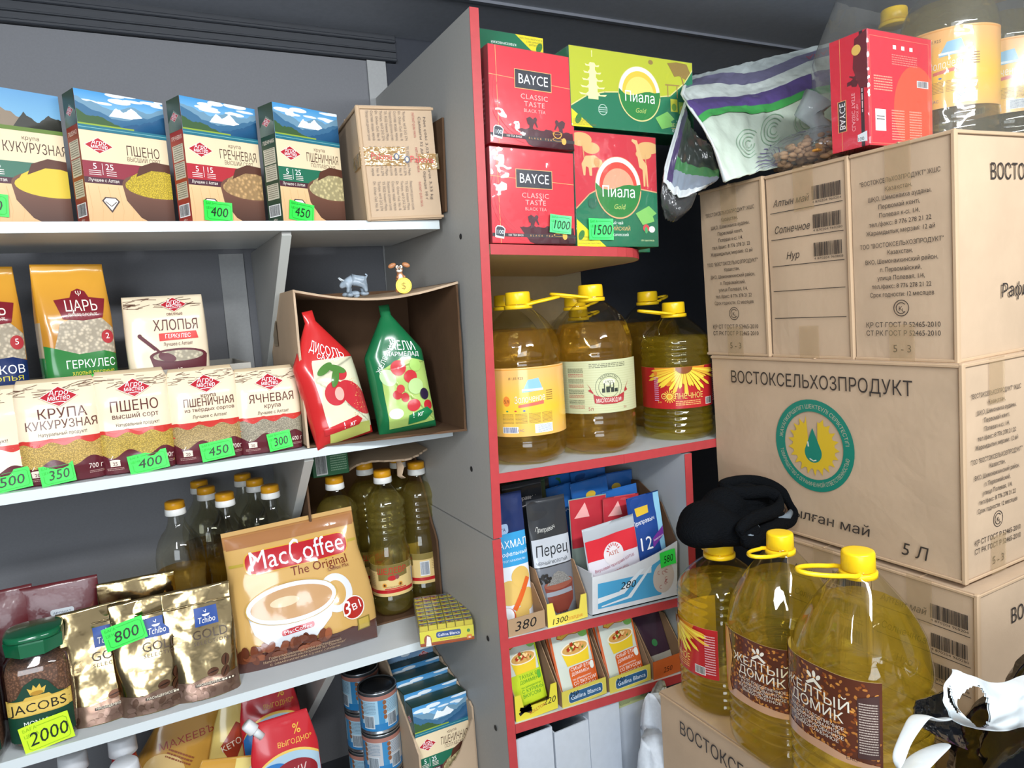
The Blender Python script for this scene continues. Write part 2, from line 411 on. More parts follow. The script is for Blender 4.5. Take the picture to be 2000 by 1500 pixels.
for xc, wd, zl, zh in ((.205, .05, S2, S1-.017), (.569, .045, S4, ZC-.063)):
    lp('back_strip', boxg(xc-wd/2, xc+wd/2, WY-.012, WY-.007, zl, zh), mat('light_strip', '9b9c9c', rough=.5, noise_amt=.04, nscale=200))
for top in (S1-.0165, S2-.0165, S3-.0165):                     # bracket panels, cut back towards the bottom
    x0, x1 = .246, .262; V = []
    for x in (x0, x1): V += [(x, YL+.012, top), (x, YL+.012, top-.006), (x, WY-.02, top-.29), (x, WY-.013, top)]
    Fc = [(0, 1, 2, 3), (7, 6, 5, 4)]+[(i, i+4, (i+1) % 4+4, (i+1) % 4) for i in range(4)]
    br = lp('bracket_panel', (V, Fc), M_grey)
    a, c = Vector((0, YL+.012, top-.006)), Vector((0, WY-.02, top-.29)); off = Vector((0, -.0012, -.0007))
    E = [a+off, c+off]; V = [Vector((x, p.y, p.z))+iu for p in (*E, a, c) for x in (x0-.0003, x1+.0003)]
    mesh('edge_band', V, [(0, 1, 3, 2), (4, 6, 7, 5), (0, 4, 5, 1), (2, 3, 7, 6), (0, 2, 6, 4), (1, 5, 7, 3)], mat('grey_edge', 'c9ccc8', rough=.35), br)
# ---------------------------------------------------------------- right shelving unit with red edges
r = thing('shelving_unit', 'tall grey shelving unit with red edge banding and a rounded tea shelf', 'shelf', (.8, YR, 0))
ir = -r.location
def hexa(p):   # 8 corners: bottom (x0y0 x1y0 x0y1 x1y1), top likewise
    return [Vector(v)+ir for v in p], [(0, 2, 3, 1), (4, 5, 7, 6), (0, 1, 5, 4), (2, 6, 7, 3), (0, 4, 6, 2), (1, 3, 7, 5)]
def panel(name, xb, xt, th, y0, y1, zb, zt, m, edge=True, zslope=0):
    P = [(xb, y0, zb), (xb+th, y0, zb), (xb, y1, zb), (xb+th, y1, zb), (xt, y0, zt), (xt+th, y0, zt), (xt, y1, zt), (xt+th, y1, zt)]
    b = mesh(name, *hexa(P), m, r)
    if edge:
        e = .0012; Q = [(xb-.0003, y0-e, zb), (xb+th+.0003, y0-e, zb), (xb-.0003, y0, zb), (xb+th+.0003, y0, zb), (xt-.0003, y0-e, zt), (xt+th+.0003, y0-e, zt), (xt-.0003, y0, zt), (xt+th+.0003, y0, zt)]
        mesh('edge_band', *hexa(Q), M_red, b)
    return b
ZSEAM = CZ-.41
zt = CZ+.512
sp = panel('side_panel', .5335, .5605, .0165, YR, WY-.012, ZSEAM+.001, zt, M_grey)
sp2 = panel('side_panel', .5355, .5310, .0165, YR, WY-.012, .0, ZSEAM-.001, M_grey)
for px, py in ((900, 462), (921, 916), (953, 1247), (968, 1422)):       # pre-drilled holes in the panel
    z0 = at(px, py, X=.548 if py < 600 else .54); xx = (.5335+(z0.z-ZSEAM)/(zt-ZSEAM)*.027 if z0.z > ZSEAM else .531)
    q = at(px, py, X=xx)
    g = lathe([(0, .0055), (.0006, .005)], 14); M = Matrix.Translation(q+ir+Vector((-.0002, 0, 0))) @ Matrix.Rotation(R(-90), 4, 'Y')
    mesh('drill_hole', *xf(g, M), mat('hole_dark', '1c1c1e', rough=.7), sp if z0.z > ZSEAM else sp2)
mesh('back_panel', *hexa([(x, y, z) for z in (CZ-1.2, CZ+.09) for y in (WY-.006, WY-.002) for x in (.56, 1.107)]), mat('cream_panel', 'b9a683', rough=.5, noise_amt=.03, nscale=100), r)
def rshelf(z0, z1, x0, x1, name='shelf_board', back=WY-.013, top=M_white, th=.0175):
    P = [(x0, YR+.001, z0-th), (x1, YR+.001, z1-th), (x0, back, z0-th), (x1, back, z1-th), (x0, YR+.001, z0), (x1, YR+.001, z1), (x0, back, z0), (x1, back, z1)]
    b = mesh(name, *hexa(P), top, r)
    Q = [(x0, YR-.0006, z0-th-.0003), (x1, YR-.0006, z1-th-.0003), (x0, YR+.0009, z0-th-.0003), (x1, YR+.0009, z1-th-.0003), (x0, YR-.0006, z0+.0002), (x1, YR-.0006, z1+.0002), (x0, YR+.0009, z0+.0002), (x1, YR+.0009, z1+.0002)]
    mesh('edge_band', *hexa(Q), M_red, b); return b
T0, T1 = CZ+.116, CZ+.104         # tea shelf, rounded at its free end
xs = [(.568, YR), (.84, YR)]+[(.84+.13*math.sin(R(a)), YR+.18-.18*math.cos(R(a))) for a in range(10, 91, 10)]+[(.98, YR+.30), (1.02, WY-.013), (.568, WY-.013)]
zf = lambda x: T0+(x-.568)/.3*(T1-T0)
n = len(xs); V = [Vector((x, y, zf(x)-.0175))+ir for x, y in xs]+[Vector((x, y, zf(x)))+ir for x, y in xs]
ts = mesh('shelf_board', V, [tuple(range(n))[::-1], tuple(range(n, 2*n))]+[(i, (i+1) % n, (i+1) % n+n, i+n) for i in range(n)], mat('cream_laminate', 'cdbb95', rough=.5), r)
V = []; Fc = []
for i in range(n-2):
    x, y = xs[i]; x2, y2 = xs[i+1]; d = Vector((y2-y, -(x2-x), 0)).normalized()*.0012
    k = len(V); V += [Vector((x, y, zf(x)-.0178))+ir, Vector((x2, y2, zf(x2)-.0178))+ir, Vector((x2, y2, zf(x2)+.0002))+ir, Vector((x, y, zf(x)+.0002))+ir]; V += [v+d for v in V[k:k+4]]
    Fc += [(k, k+1, k+2, k+3), (k+4, k+7, k+6, k+5), (k, k+4, k+5, k+1), (k+3, k+2, k+6, k+7)]
mesh('edge_band', V, Fc, M_red, ts)
O0, O1 = CZ-.292, CZ-.300
rshelf(O0, O1, .5512, .83); rshelf(O1, O1-.006, .8305, 1.30)
P0, P1 = CZ-.602, CZ-.628; rshelf(P0, P1, .548, .985)
Q0, Q1 = CZ-.770, CZ-.795; rshelf(Q0, Q1, .5505, .985)
panel('side_panel', .9805, .985, .018, YR, WY-.012, CZ-1.2, O1-.0235, mat('light_inside', 'b4b9bd', rough=.5))
# ================================================================ cardboard cartons
INK = '3a3431'
def soft_box(W, D, H, seed=0, amp=.0025, n=9, b=.004):
    """carton body: a finely divided box with slightly bowed, dented faces; front at y = 0, base at z = 0"""
    V = []; idx = {}; Fc = []
    rd = random.Random(seed); off = Vector((rd.random()*9, rd.random()*9, rd.random()*9))
    def vid(i, j, k):
        if (i, j, k) in idx: return idx[(i, j, k)]
        x, y, z = -W/2+W*i/n, D*j/n, H*k/n
        p = Vector((x, y, z)); q = noise.noise_vector(p*9+off)*amp
        edge = sum((i in (0, n), j in (0, n), k in (0, n)))
        q *= (1, 1, .6, .4)[edge]
        if i in (0, n): x += (1 if i else -1)*.002*math.sin(math.pi*j/n)*math.sin(math.pi*k/n)
        idx[(i, j, k)] = len(V); V.append((x+q.x, y+q.y, max(0, z+q.z*.5) if k else 0)); return idx[(i, j, k)]
    for a in range(n):
        for c in range(n):
            Fc += [(vid(a, 0, c), vid(a+1, 0, c), vid(a+1, 0, c+1), vid(a, 0, c+1)), (vid(a, n, c), vid(a, n, c+1), vid(a+1, n, c+1), vid(a+1, n, c)),
                   (vid(0, a, c), vid(0, a, c+1), vid(0, a+1, c+1), vid(0, a+1, c)), (vid(n, a, c), vid(n, a+1, c), vid(n, a+1, c+1), vid(n, a, c+1)),
                   (vid(a, c, 0), vid(a, c+1, 0), vid(a+1, c+1, 0), vid(a+1, c, 0)), (vid(a, c, n), vid(a+1, c, n), vid(a+1, c+1, n), vid(a, c+1, n))]
    return V, Fc
def end_address(w=.17, h=.34):
    c = Canvas(w, h); t = c.text; k = w/.17
    L = [('"ВОСТОКСЕЛЬХОЗПРОДУКТ" ЖШС', .268, .134), ('Қазақстан,', .255, .046), ('ШҚО, Шемонаиха ауданы,', .242, .106), ('Первомай кентi,', .229, .070), ('Полевая к-сi, 1/4,', .216, .068),
         ('тел./факс: 8 776 278 21 22', .203, .104), ('Жарамдылық мерзiмi: 12 ай', .190, .115), ('ТОО "ВОСТОКСЕЛЬХОЗПРОДУКТ"', .170, .140), ('Казахстан,', .158, .043), ('ВКО, Шемонаихинский район,', .145, .122),
         ('п. Первомайский,', .132, .070), ('улица Полевая, 1/4,', .119, .080), ('тел./факс: 8 776 278 21 22', .106, .100), ('Срок годности: 12 месяцев', .093, .108)]
    for s, y, wd in L: t(s, w/2, y*1.02+.010, .0098, INK, bold=.030, width=wd*k)
    y = .086; c.ring(w/2, y, .0118, .0130, INK); c.ring(w/2, y, .0078, .0090, INK, a0=40, a1=320); t('K', w/2-.001, y-.004, .010, INK, bold=.02); t('L', w/2+.0035, y-.006, .008, INK, bold=.02)
    t('ҚР СТ ГОСТ Р 52465-2010', w/2, .056, .0115, INK, bold=.025, width=.126*k); t('СТ РК ГОСТ Р 52465-2010', w/2, .0425, .0115, INK, bold=.025, width=.126*k)
    t('5 - 3', w/2, .016, .017, INK, bold=.025); return c
def end_table(w=.17, h=.34, dy=0):
    c = Canvas(w, h)
    for i, (nm, num) in enumerate((('Алтын май', '4 870204 960204'), ('Солнечное', '4 870204 960280'), ('Нур', '4 870204 960808'))):
        y = .27-i*.0485+dy; c.barcode(w*.60, y+.004, w*.34, .028, num, bg=None, col=INK, seed=i+5)
        c.text(nm, w*.33, y+.009, .018 if i else .017, INK, shear=.28, width=w*(.46 if i < 2 else .17)); c.line([(w*.06, y-.002), (w*.95, y-.002)], .0012, INK)
    for y in (.125, .075): c.line([(w*.06, y+dy), (w*.95, y+dy)], .0012, INK)
    return c
def long_face(w=.51, h=.34):
    c = Canvas(w, h)
    c.text('ВОСТОКСЕЛЬХОЗПРОДУКТ', .248, .285, .034, INK, bold=.038, width=.388)
    cx, cy, ro = .25, .18, .085; g = '20806c'
    c.ring(cx, cy, .063, ro, g, n=48)
    c.text('ЖАУАПКЕРШIЛIГI ШЕКТЕУЛI СЕРIКТЕСТIГI', cx, cy+.0685, .0105, 'b9ad97', width=.2, arc=.0685)
    T = 'ТОВАРИЩЕСТВО С ОГРАНИЧЕННОЙ ОТВЕТСТВЕННОСТЬЮ'; tt, wd = text_tris(T, .0105); kx = .212/wd; res = []
    for t in tt:
        q = []
        for p in t: a = (p[0]*kx-.106)/.0765; rr = .0765-p[1]; q.append((cx+rr*math.sin(a), cy-rr*math.cos(a)))
        res.append(q)
    c.add(res, 'b9ad97')
    P = []; rd = random.Random(2)
    for k in range(60):
        a = R(90+14+k*(332/59)); r_ = (.045 if k % 3 else .057)+rd.uniform(-.002, .002)
        if k % 3 == 0: r_ = .056
        P.append((cx+r_*math.cos(a), cy+r_*math.sin(a)))
    P.append((cx+.010, cy+.012)); P.append((cx, cy-.005)); P.append((cx-.010, cy+.012)); P = P
    c.poly(P, 'd8b52e')
    D = [(cx, cy+.033)]+[(cx+.0185*math.sin(R(a)), cy-.013-.0185*math.cos(R(a))) for a in range(110, -111, -12)]
    c.poly(D, g); c.line([(cx-.010, cy-.002), (cx-.011, cy+.006)], .003, 'd8d5c4'); c.line([(cx-.008, cy-.025), (cx, cy-.028), (cx+.006, cy-.026)], .0022, 'd8d5c4')
    c.text('Тазартылған май', .225, .036, .026, INK, bold=.03, shear=.1, width=.27)
    c.text('5 Л', .437, .022, .030, INK, shear=.2); return c
def face(kind, W, D, H, c, parent, name='printing'):
    """put a canvas on one side of a carton: F front (-y), L left (-x), Rr right (+x), T top"""
    m = {'F': lambda u, v, o: (u-c.w/2, -.0022-o, v), 'L': lambda u, v, o: (-W/2-.0034-o, D-u, v), 'R': lambda u, v, o: (W/2+.0034+o, u, v),
         'T': lambda u, v, o: (u-c.w/2, v, H+.001+o)}[kind]
    return c.build(name, parent, m)
def strip_tape(parent, kind, W, D, H, at0, wd, ends=(.07, .06)):
    """brown parcel tape: centred on the closing seam, folded down over the top and up from the bottom"""
    P = []
    for lo, hi in ((H-ends[0], H+.0006), (-.0, ends[1])):
        P = boxg(-W/2-.0046, -W/2-.0040, at0-wd/2, at0+wd/2, lo, hi) if kind == 'L' else boxg(at0-wd/2, at0+wd/2, -.0032, -.0026, lo, hi)
        mesh('packing_tape', *P, mat('brown_tape', 'c2a67a', rough=.22, alpha=.17, bump=.25, bscale=90), parent)
def carton(label, x0, y0, z0, W, D, H, seed, rz=0, ry=0, rx=0, group=None):
    t = thing('cardboard_carton', label, 'carton', (x0, y0, z0), rz, rx, ry, group)
    mesh('body', *soft_box(W, D, H, seed), M_card, t, smooth=False)
    e = .0012; P = [boxg(-W/2-.003, W/2+.003, D*.5-.001, D*.5+.001, H-.0005, H+.0012)]          # closing seam and folded rims
    for z in (0.004, H-.004):
        P.append(boxg(-W/2-.0035, W/2+.0035, -.0035, -.001, z-.0025, z+.0025, .001)); P.append(boxg(-W/2-.0042, -W/2-.001, 0, D, z-.0025, z+.0025, .001))
    P.append(boxg(-W/2-.0042, -W/2+.004, -.0042, .004, 0, H, .002))
    mesh('folded_edge', *join_geo(P), mat('card_edge', 'bda182', rough=.8), t); return t
X0 = 1.075; zA, zB, zC_ = CZ-.120, CZ-.461, CZ-.802
G = 'tall vegetable oil cartons stacked on the right'
big = carton('big kraft carton with green and yellow sunflower emblem and black lettering', X0+.085, .622, zB, .17, .515, .339, 1, ry=R(-1.2), group=G)
face('L', .17, .515, .339, long_face(), big)
a = end_address(); face('F', .17, .515, .339, a, big); strip_tape(big, 'F', .17, .515, .339, .0, .04, (.07, .06))
def side_stack(label, y0, y1, z0, seed, kind, yr=0, dx=0, long=True, H=.339, ry=-1.2, grp=G, dy=0):
    t = carton(label, X0+.255+dx, y0, z0, .51, y1-y0, H, seed, ry=R(ry), rz=R(yr), group=grp)
    w = y1-y0; c = end_address(w) if kind == 'a' else end_table(w, dy=dy); face('L', .51, w, H, c, t); strip_tape(t, 'L', .51, w, H, w/2, .042, (.075, .06))
    if long:
        f = Canvas(.51, H); f.text('ВОСТОКСЕЛЬХОЗПРОДУКТ', .27, .268, .034, INK, bold=.036, width=.37); f.text('Рафинированное масло', .29, .09, .030, INK, bold=.03, shear=.1, width=.36); face('F', .51, w, H, f, t)
    return t
side_stack('kraft carton with printed address and 5 - 3, right end of the top row', .632, .800, zA, 3, 'a')
side_stack('kraft carton with three barcodes between ruled lines, middle of the top row', .806, .978, zA, 4, 't')
side_stack('narrower worn kraft carton with creased address side, left end of the top row', .984, 1.150, zA+.001, 5, 'a', long=False, dx=-.004)
side_stack('kraft carton with barcodes and plain orange side under the emblem carton', .601, .775, zC_, 6, 't')
side_stack('kraft carton with barcode side, mostly hidden behind the yellow oil bottles', .781, .955, zC_, 7, 't', long=False)
low = carton('kraft carton in front, the three big oil bottles standing on it', .79+.085, .50, CZ-.72-.339, .17, .51, .339, 8)
face('L', .17, .51, .339, long_face(), low); CT = CZ-.72
for (x, y, z, s) in ((X0+.255, .69, zC_-.34, 11), (.875, .50, CZ-.72-.68, 12), (X0+.255, .86, zC_-.34, 13)):
    W, D = (.51, .17) if x > 1 else (.17, .51)
    carton(('kraft carton at the foot of the stack nearest the camera' if y < .8 else 'kraft carton at the foot of the stack further back') if x > 1 else 'kraft carton low down under the carton of the three oil bottles', x, y-(.085 if x > 1 else 0), z, W, D, .338, s, group='cartons at the bottom of the stacks')

carton('kraft carton on the far side of the emblem carton, carrying the top row', X0+.085+.19, .622, zB, .17, .515, .339, 15, ry=R(-1.2))
carton('kraft carton at the far right end, carrying the long top carton', X0+.085+.385, .622, zB, .17, .515, .339, 16, ry=R(-1.2))
# ================================================================ shared printing
def logo(c, x, y, w, col='b3202e'):
    h = w*.58; c.poly([(x-w/2, y), (x, y-h/2), (x+w/2, y), (x, y+h/2)], 'efe0d4'); c.poly([(x-w*.465, y), (x, y-h*.46), (x+w*.465, y), (x, y+h*.46)], col)
    c.text('Агро', x, y+h*.06, w*.22, 'ffffff', shear=.15, bold=.02); c.text('мастер', x, y-h*.17, w*.2, 'ffffff', shear=.15, bold=.02, width=w*.58); c.line([(x-w*.17, y-h*.27), (x+w*.05, y-h*.24), (x+w*.17, y-h*.28)], w*.02, 'ffffff')
def ridge(c, x0, x1, y0, hs, col, seed, base):
    rd = random.Random(seed); n = len(hs)*4; P = [(x0, base)]
    for i in range(n+1):
        t = i/n*(len(hs)-1); k = min(int(t), len(hs)-2); f = t-k; h = hs[k]*(1-f)+hs[k+1]*f
        P.append((x0+(x1-x0)*i/n, y0+h+rd.uniform(-.06, .06)*max(hs)))
    P.append((x1, base)); c.poly(P, col)
def scenery(c, x, y, w, h, seed=1, trees=True):      # mountain lake under a cloudy sky
    old = c.clipr; c.clipr = (x, y, x+w, y+h)
    c.rect(x, y, w, h, lambda u, v: mixc('a8d4ea', '3f8fc8', (v-y)/h))
    rd = random.Random(seed)
    for k in range(9): c.ell(x+w*rd.uniform(.1, 1), y+h*rd.uniform(.72, 1), w*rd.uniform(.06, .16), h*rd.uniform(.03, .07), 'dfe9ef', n=14)
    ridge(c, x, x+w, y+h*.35, [h*.45, h*.36, h*.22, h*.38, h*.30, h*.48], '6d93ab', seed, y)
    ridge(c, x+w*.35, x+w*.8, y+h*.42, [0, h*.25, h*.14, h*.30, h*.12, 0], 'eef3f6', seed+1, y+h*.42)
    ridge(c, x, x+w, y+h*.22, [h*.50, h*.30, h*.14, h*.18, h*.30, h*.46], '3c6a8c', seed+2, y)
    ridge(c, x+w*.5, x+w, y+h*.2, [0, h*.10, h*.22, h*.42], '24557c', seed+3, y)
    if trees:
        ridge(c, x, x+w*.5, y+h*.16, [h*.34, h*.2, h*.22, h*.10, h*.0], '3b5a34', seed+4, y+h*.1)
        c.rect(x, y+h*.10, w*.62, h*.07, '8fa83a')
    c.rect(x, y, w, h*.13, '1f6d80'); c.rect(x, y+h*.06, w, h*.015, '7fb7b6')
    c.clipr = old
def bowl(c, cx, cy, rx, grain, mt=None, col='5b3a2c', seed=1, gm=None):
    c.poly([(cx-rx, cy), (cx-rx*.93, cy-rx*.42), (cx-rx*.6, cy-rx*.85), (cx-rx*.3, cy-rx*1.0), (cx+rx*.4, cy-rx*1.0), (cx+rx*.75, cy-rx*.75), (cx+rx, cy-rx*.2), (cx+rx, cy)], lambda u, v: mixc('3c241c', '7a5140', (v-cy+rx)/rx*.8+.1))
    c.ell(cx, cy, rx, rx*.36, '6f4a3a'); c.ell(cx, cy-rx*.02, rx*.93, rx*.30, grain, gm or M_grain)
    c.poly([(cx-rx*.9, cy-rx*.02), (cx-rx*.75, cy+rx*.22), (cx-rx*.45, cy+rx*.40), (cx-rx*.1, cy+rx*.48), (cx+rx*.3, cy+rx*.40), (cx+rx*.7, cy+rx*.2), (cx+rx*.9, cy)], grain, gm or M_grain)
    c.poly([(cx-rx*.62, cy+rx*.22), (cx-rx*.50, cy+rx*.50), (cx-rx*.12, cy+rx*.66), (cx+rx*.35, cy+rx*.62), (cx+rx*1.6, cy+rx*.95), (cx+rx*1.7, cy+rx*.6), (cx+rx*.6, cy+rx*.30), (cx+rx*.15, cy+rx*.42), (cx-rx*.2, cy+rx*.42)], '573225')
def price(parent, s, M, col='35e04e', w=.048, h=.030, ink='17261c', sub=True, rot=0):
    """paper price sticker: a thin card with a ruled frame and a hand-written number, curled a little"""
    def crv(u, v, o): x = u-w/2; return Vector((x, -.0018-o-.0000-.0035*(x/w*2)**2*.6, v-h/2))
    Cg = [crv(u, v, -.0005) for v in (0, h/2, h) for u in np.linspace(0, w, 7)]; n = len(Cg); Cb = [p+Vector((0, .0006, 0)) for p in Cg]
    Fc = [(j*7+i, j*7+i+1, j*7+i+8, j*7+i+7) for j in range(2) for i in range(6)]; Fc += [tuple(k+n for k in f[::-1]) for f in Fc]
    M = M @ Matrix.Rotation(R(rot), 4, 'Y')
    cd = mesh('price_tag', [M @ p for p in Cg+Cb], Fc, mat('tag_'+col, col, rough=.45), parent)
    c = Canvas(w, h); dk = mixc(col, '000000', .45)
    if sub:
        c.text('БАҒА', w*.06, h*.80, h*.17, dk, align='l'); c.text('ЦЕНА', w*.06, h*.58, h*.17, dk, align='l')
        c.line([(w*.34, h*.88), (w*.88, h*.88), (w*.94, h*.80), (w*.94, h*.18), (w*.88, h*.10), (w*.16, h*.10), (w*.10, h*.18), (w*.10, h*.5)], h*.018, dk)
    c.text(s, w*.52, h*.24, h*.68, ink, shear=.18, bold=.038, width=w*(.80 if len(s) > 3 else .62))
    c.build('handwritten_price', cd, lambda u, v, o: M @ crv(u, v, o)); return cd
# ---------------------------------------------------------------- soft packets
def sgnp(a, e): return math.copysign(abs(a)**e, a)
def bag(parent, W, D, H, wp, dp, n=3, col=None, m=None, rows=30, cols=48, amp=.003, fs=18, seed=0, name='packet_body', yc=None):
    off = Vector((seed*3.7, seed*1.3, seed*.7)); yc = D/2 if yc is None else yc
    def wr(x, z, sd):
        p = Vector((x*fs, sd*7.0, z*fs))+off; e = min(1, z/H*6, (1-z/H)*10+.25)
        return amp*e*(noise.noise(p)+.35*noise.noise(p*2.1))
    def pt(sx, z, sd, o=0):
        t = max(0, min(1, z/H)); w = W/2*wp(t); d = D/2*dp(t); sx = max(-1, min(1, sx))
        y = d*(1-abs(sx)**n)**(1/n); x = w*sx
        return Vector((x, yc-sd*(y+o)-sd*wr(x, z, sd)*(1-abs(sx)**6), z))
    V = []; Fc = []; cc = []
    for j in range(rows+1):
        z = H*j/rows
        for k in range(cols):
            g = 2*math.pi*(k+.5)/cols; V.append(pt(sgnp(math.cos(g), 2/n), z, -1 if math.sin(g) > 0 else 1))
    for j in range(rows):
        for k in range(cols):
            k2 = (k+1) % cols; Fc.append((j*cols+k, j*cols+k2, (j+1)*cols+k2, (j+1)*cols+k)); cc.append(lin((col or (lambda t: 'ffffff'))((j+.5)/rows)))
    Fc += [tuple(range(cols))[::-1], tuple(range(rows*cols, (rows+1)*cols))]; cc += [lin(col(0)) if col else (1, 1, 1), lin(col(1)) if col else (1, 1, 1)]
    b = mesh(name, V, Fc, m or M_gloss, parent, smooth=True, cols=cc)
    def fn(u, v, o): return pt((2*u/W-1)*.985, v, 1, o+.0003)
    return b, fn
pinch = lambda lo, hi, a=.6: (lambda t: max(.04, min(1, (t/lo)**a if t < lo else 1, ((1-t)/hi)**a if t > 1-hi else 1)))
one = lambda t: 1
# ================================================================ top shelf: cereal boxes and a parcel carton
def cereal(label, px, name, sub, band, side, grain, seed, pt=None, gm=None, dz=0, rx=0, xpos=None, scen=True):
    W, D, H = .134, .043, .200; x = xpos; a_ = R(23)
    t = thing('cereal_box', label, 'cereal box', (x+math.cos(a_)*W/2, YL+.006+math.sin(a_)*W/2, S1), rz=a_)
    mesh('carton_body', *boxg(-W/2, W/2, 0, D, 0, H, .0012), mat('box_'+side, side, rough=.35), t)
    c = Canvas(W, H); c.rect(0, 0, W, H, 'e6d2ae')
    c.rect(0, 0, W, H*.30, lambda u, v: mixc('d3a878', 'e0bd8c', v/(H*.3)))
    for k in range(9): c.line([(W*(.03+.11*k), 0), (W*(.05+.115*k), H*.1), (W*(.03+.11*k), H*.28)], .0006, 'cba06e')
    if scen: scenery(c, 0, H*.70, W, H*.30, seed)
    else:
        c.rect(0, H*.7, W, H*.3, lambda u, v: mixc('7fb3cf', '5f97c4', (v-H*.7)/H/.3)); ridge(c, 0, W, H*.72, [H*.26, H*.22, H*.10, H*.02, H*.04], '8a7a68', 3, H*.7); ridge(c, W*.5, W, H*.72, [0, H*.12, H*.05, H*.12, H*.09], '3a3a34', 5, H*.7); c.rect(W*.3, H*.7, W*.7, H*.03, '5f7a2e')
    c.rect(0, H*.345, W, H*.125, band); c.rect(0, H*.30, W, H*.047, '4a2430'); c.text('Лучшее с Алтая', W*.04, H*.315, .0068, 'f4ece0', align='l', bold=.02, width=W*.34)
    c.text('5', W*.13, H*.41, .013, 'ffffff', bold=.03); c.text('25' if seed != 3 else '15', W*.29, H*.41, .013, 'ffffff', bold=.03, width=W*.095); c.line([(W*.21, H*.37), (W*.21, H*.455)], .0006, 'ffffff')
    for i, y in enumerate((.395, .38, .365)): c.rect(W*.06, H*y, W*.13, .0010, 'f0dcd8'); c.rect(W*.25, H*y, W*.11, .0010, 'f0dcd8')
    c.text(name, W*.70, H*.540, .0215, '4b2c20', bold=.022, width=W*(.40 if len(name) < 6 else .52 if len(name) < 10 else .66)) if True else 0
    if sub: c.text(sub, W*.70, H*.495, .0095, '5a3a2c', bold=.025, width=W*.40)
    if name != 'ПШЕНО': c.text('крупа', W*.66, H*.638, .0085, '5a3a2c')
    logo(c, W*.20, H*.59, W*.32)
    bowl(c, W*.86, H*.31, W*.45, grain, gm=gm)
    c.poly([(W*.20, H*.20), (W*.32, H*.20), (W*.36, H*.17), (W*.26, H*.08), (W*.16, H*.17)], '4b3a38'); c.poly([(W*.21, H*.192), (W*.31, H*.192), (W*.34, H*.17), (W*.26, H*.098), (W*.18, H*.17)], 'efe9e2'); c.line([(W*.20, H*.165), (W*.26, H*.13), (W*.32, H*.165)], .0012, '4b3a38')
    c.build('printed_front', t, lambda u, v, o: (u-W/2, -o, v))
    s = Canvas(D, H); s.rect(0, 0, D, H, side); s.rect(0, H*.74, D, H*.26, '39493a'); ridge(s, 0, D, H*.80, [H*.02, H*.1, H*.04], '6f7a6c', 4, H*.74); logo(s, D*.5, H*.85, D*.62)
    s.text(name, D/2, H*.67, .009, 'f0e0d0', width=D*.8); 
    for i, y in enumerate((.50, .36, .20)): s.rect(D*.10, H*y, D*.8, H*.13, 'c9c3b0'); s.lines(D*.16, H*y+.002, D*.68, H*.12, 7, '7d7868', seed=i)
    s.barcode(D*.14, H*.06, D*.72, H*.09, seed=seed); s.text('400 г', D/2, H*.015, .006, 'f0e0d0')
    s.build('printed_side', t, lambda u, v, o: (-W/2-o, D-u, v))
    if pt: price(t, pt[0], Matrix.Translation((pt[1], 0, pt[2])), rot=pt[3], w=.050, h=.033)
    return t
cereal('corn grits cereal box with yellow grain, leftmost on the top shelf', 60, 'КУКУРУЗНАЯ', '', '3f6f5c', '4a5a48', 'd9bb3c', 1, xpos=-.187, scen=False, pt=('450', -.045, .028, 4), gm=M_print)
cereal('millet cereal box with dark red band and heaped yellow bowl', 240, 'ПШЕНО', 'ВЫСШИЙ СОРТ', '8c2a3a', '8c3628', 'e0c23a', 2, xpos=-.040)
cereal('buckwheat cereal box with bright red band on the top shelf', 420, 'ГРЕЧНЕВАЯ', 'ВЫСШИЙ СОРТ', 'b02833', '9c3228', 'c8a06c', 3, xpos=.106, pt=('400', -.022, .019, 3), gm=M_flake)
cereal('wheat cereal box with green band beside the taped parcel', 590, 'ПШЕНИЧНАЯ', 'ПОЛТАВСКАЯ', '1f6b50', '23402f', 'cfc08e', 4, xpos=.250, pt=('450', -.030, .018, 8), gm=M_flake)
# taped parcel at the end of the top shelf
pk = carton('small kraft parcel with brand tape and tiny sideways text', .468, 1.276, S1, .138, .20, .203, 21, rz=R(-4), ry=R(-1.5))
M_small = Canvas(.138, .203)
for k in range(3):
    for j in range(9): M_small.text(('Пекарские дрожжи сухие', 'Состав: вода, мука', 'Dr. Orhan Cad. No: 8', 'Türkiye, tel 0 212 274', 'TS 3522 Instant Maya')[(j+k) % 5], .014+j*.0085, .194-k*.062, .0066, '6a5a4c', align='l', rot=-90, width=.052)
for k in range(3): M_small.text('INSTANT QURU MAYA', .099, .192-k*.062, .0062, 'a8483e', align='l', rot=-90, width=.045)
M_small.text('Салмағы 52 дана, әр бiрiнде 10 г', .110, .185, .0068, '5c4c40', align='l', rot=-90, width=.15); M_small.text('Net çəki 3,03 kg / Brüt 3,33 kg', .120, .185, .0068, '5c4c40', align='l', rot=-90, width=.15)
face('F', .138, .20, .203, M_small, pk)
for q_ in ((-.0730, .01, -.0036, -.0031, .098, .130), (.035, .0725, -.0036, -.0031, .090, .118), (-.0732, -.0726, -.0036, .06, .098, .122)): mesh('clear_tape', *boxg(*q_), M_tape, pk)
tp = Canvas(.13, .03); tp.text('Pakma', .030, .010, .017, 'c8403a', rot=-2, width=.040, bold=.02); tp.text('Pakma', .105, .004, .017, 'c8403a', rot=-2, width=.046, bold=.02)
for x, y in ((.058, .015), (.077, .010)): tp.ell(x, y, .005, .006, '3c4c6c'); tp.ell(x, y, .003, .004, 'c9b8a4')
tp.build('tape_lettering', pk, lambda u, v, o: (u-.065, -.0038-o, .098+v))
V, Fc = boxg(.066, .070, 0, .13, .0, .2); mesh('open_flap', [(x+.012*z/.2*(y < .01)+.010*(1-y/.2), y-.002, z*.86+.012) for x, y, z in V], Fc, M_cardin, pk)
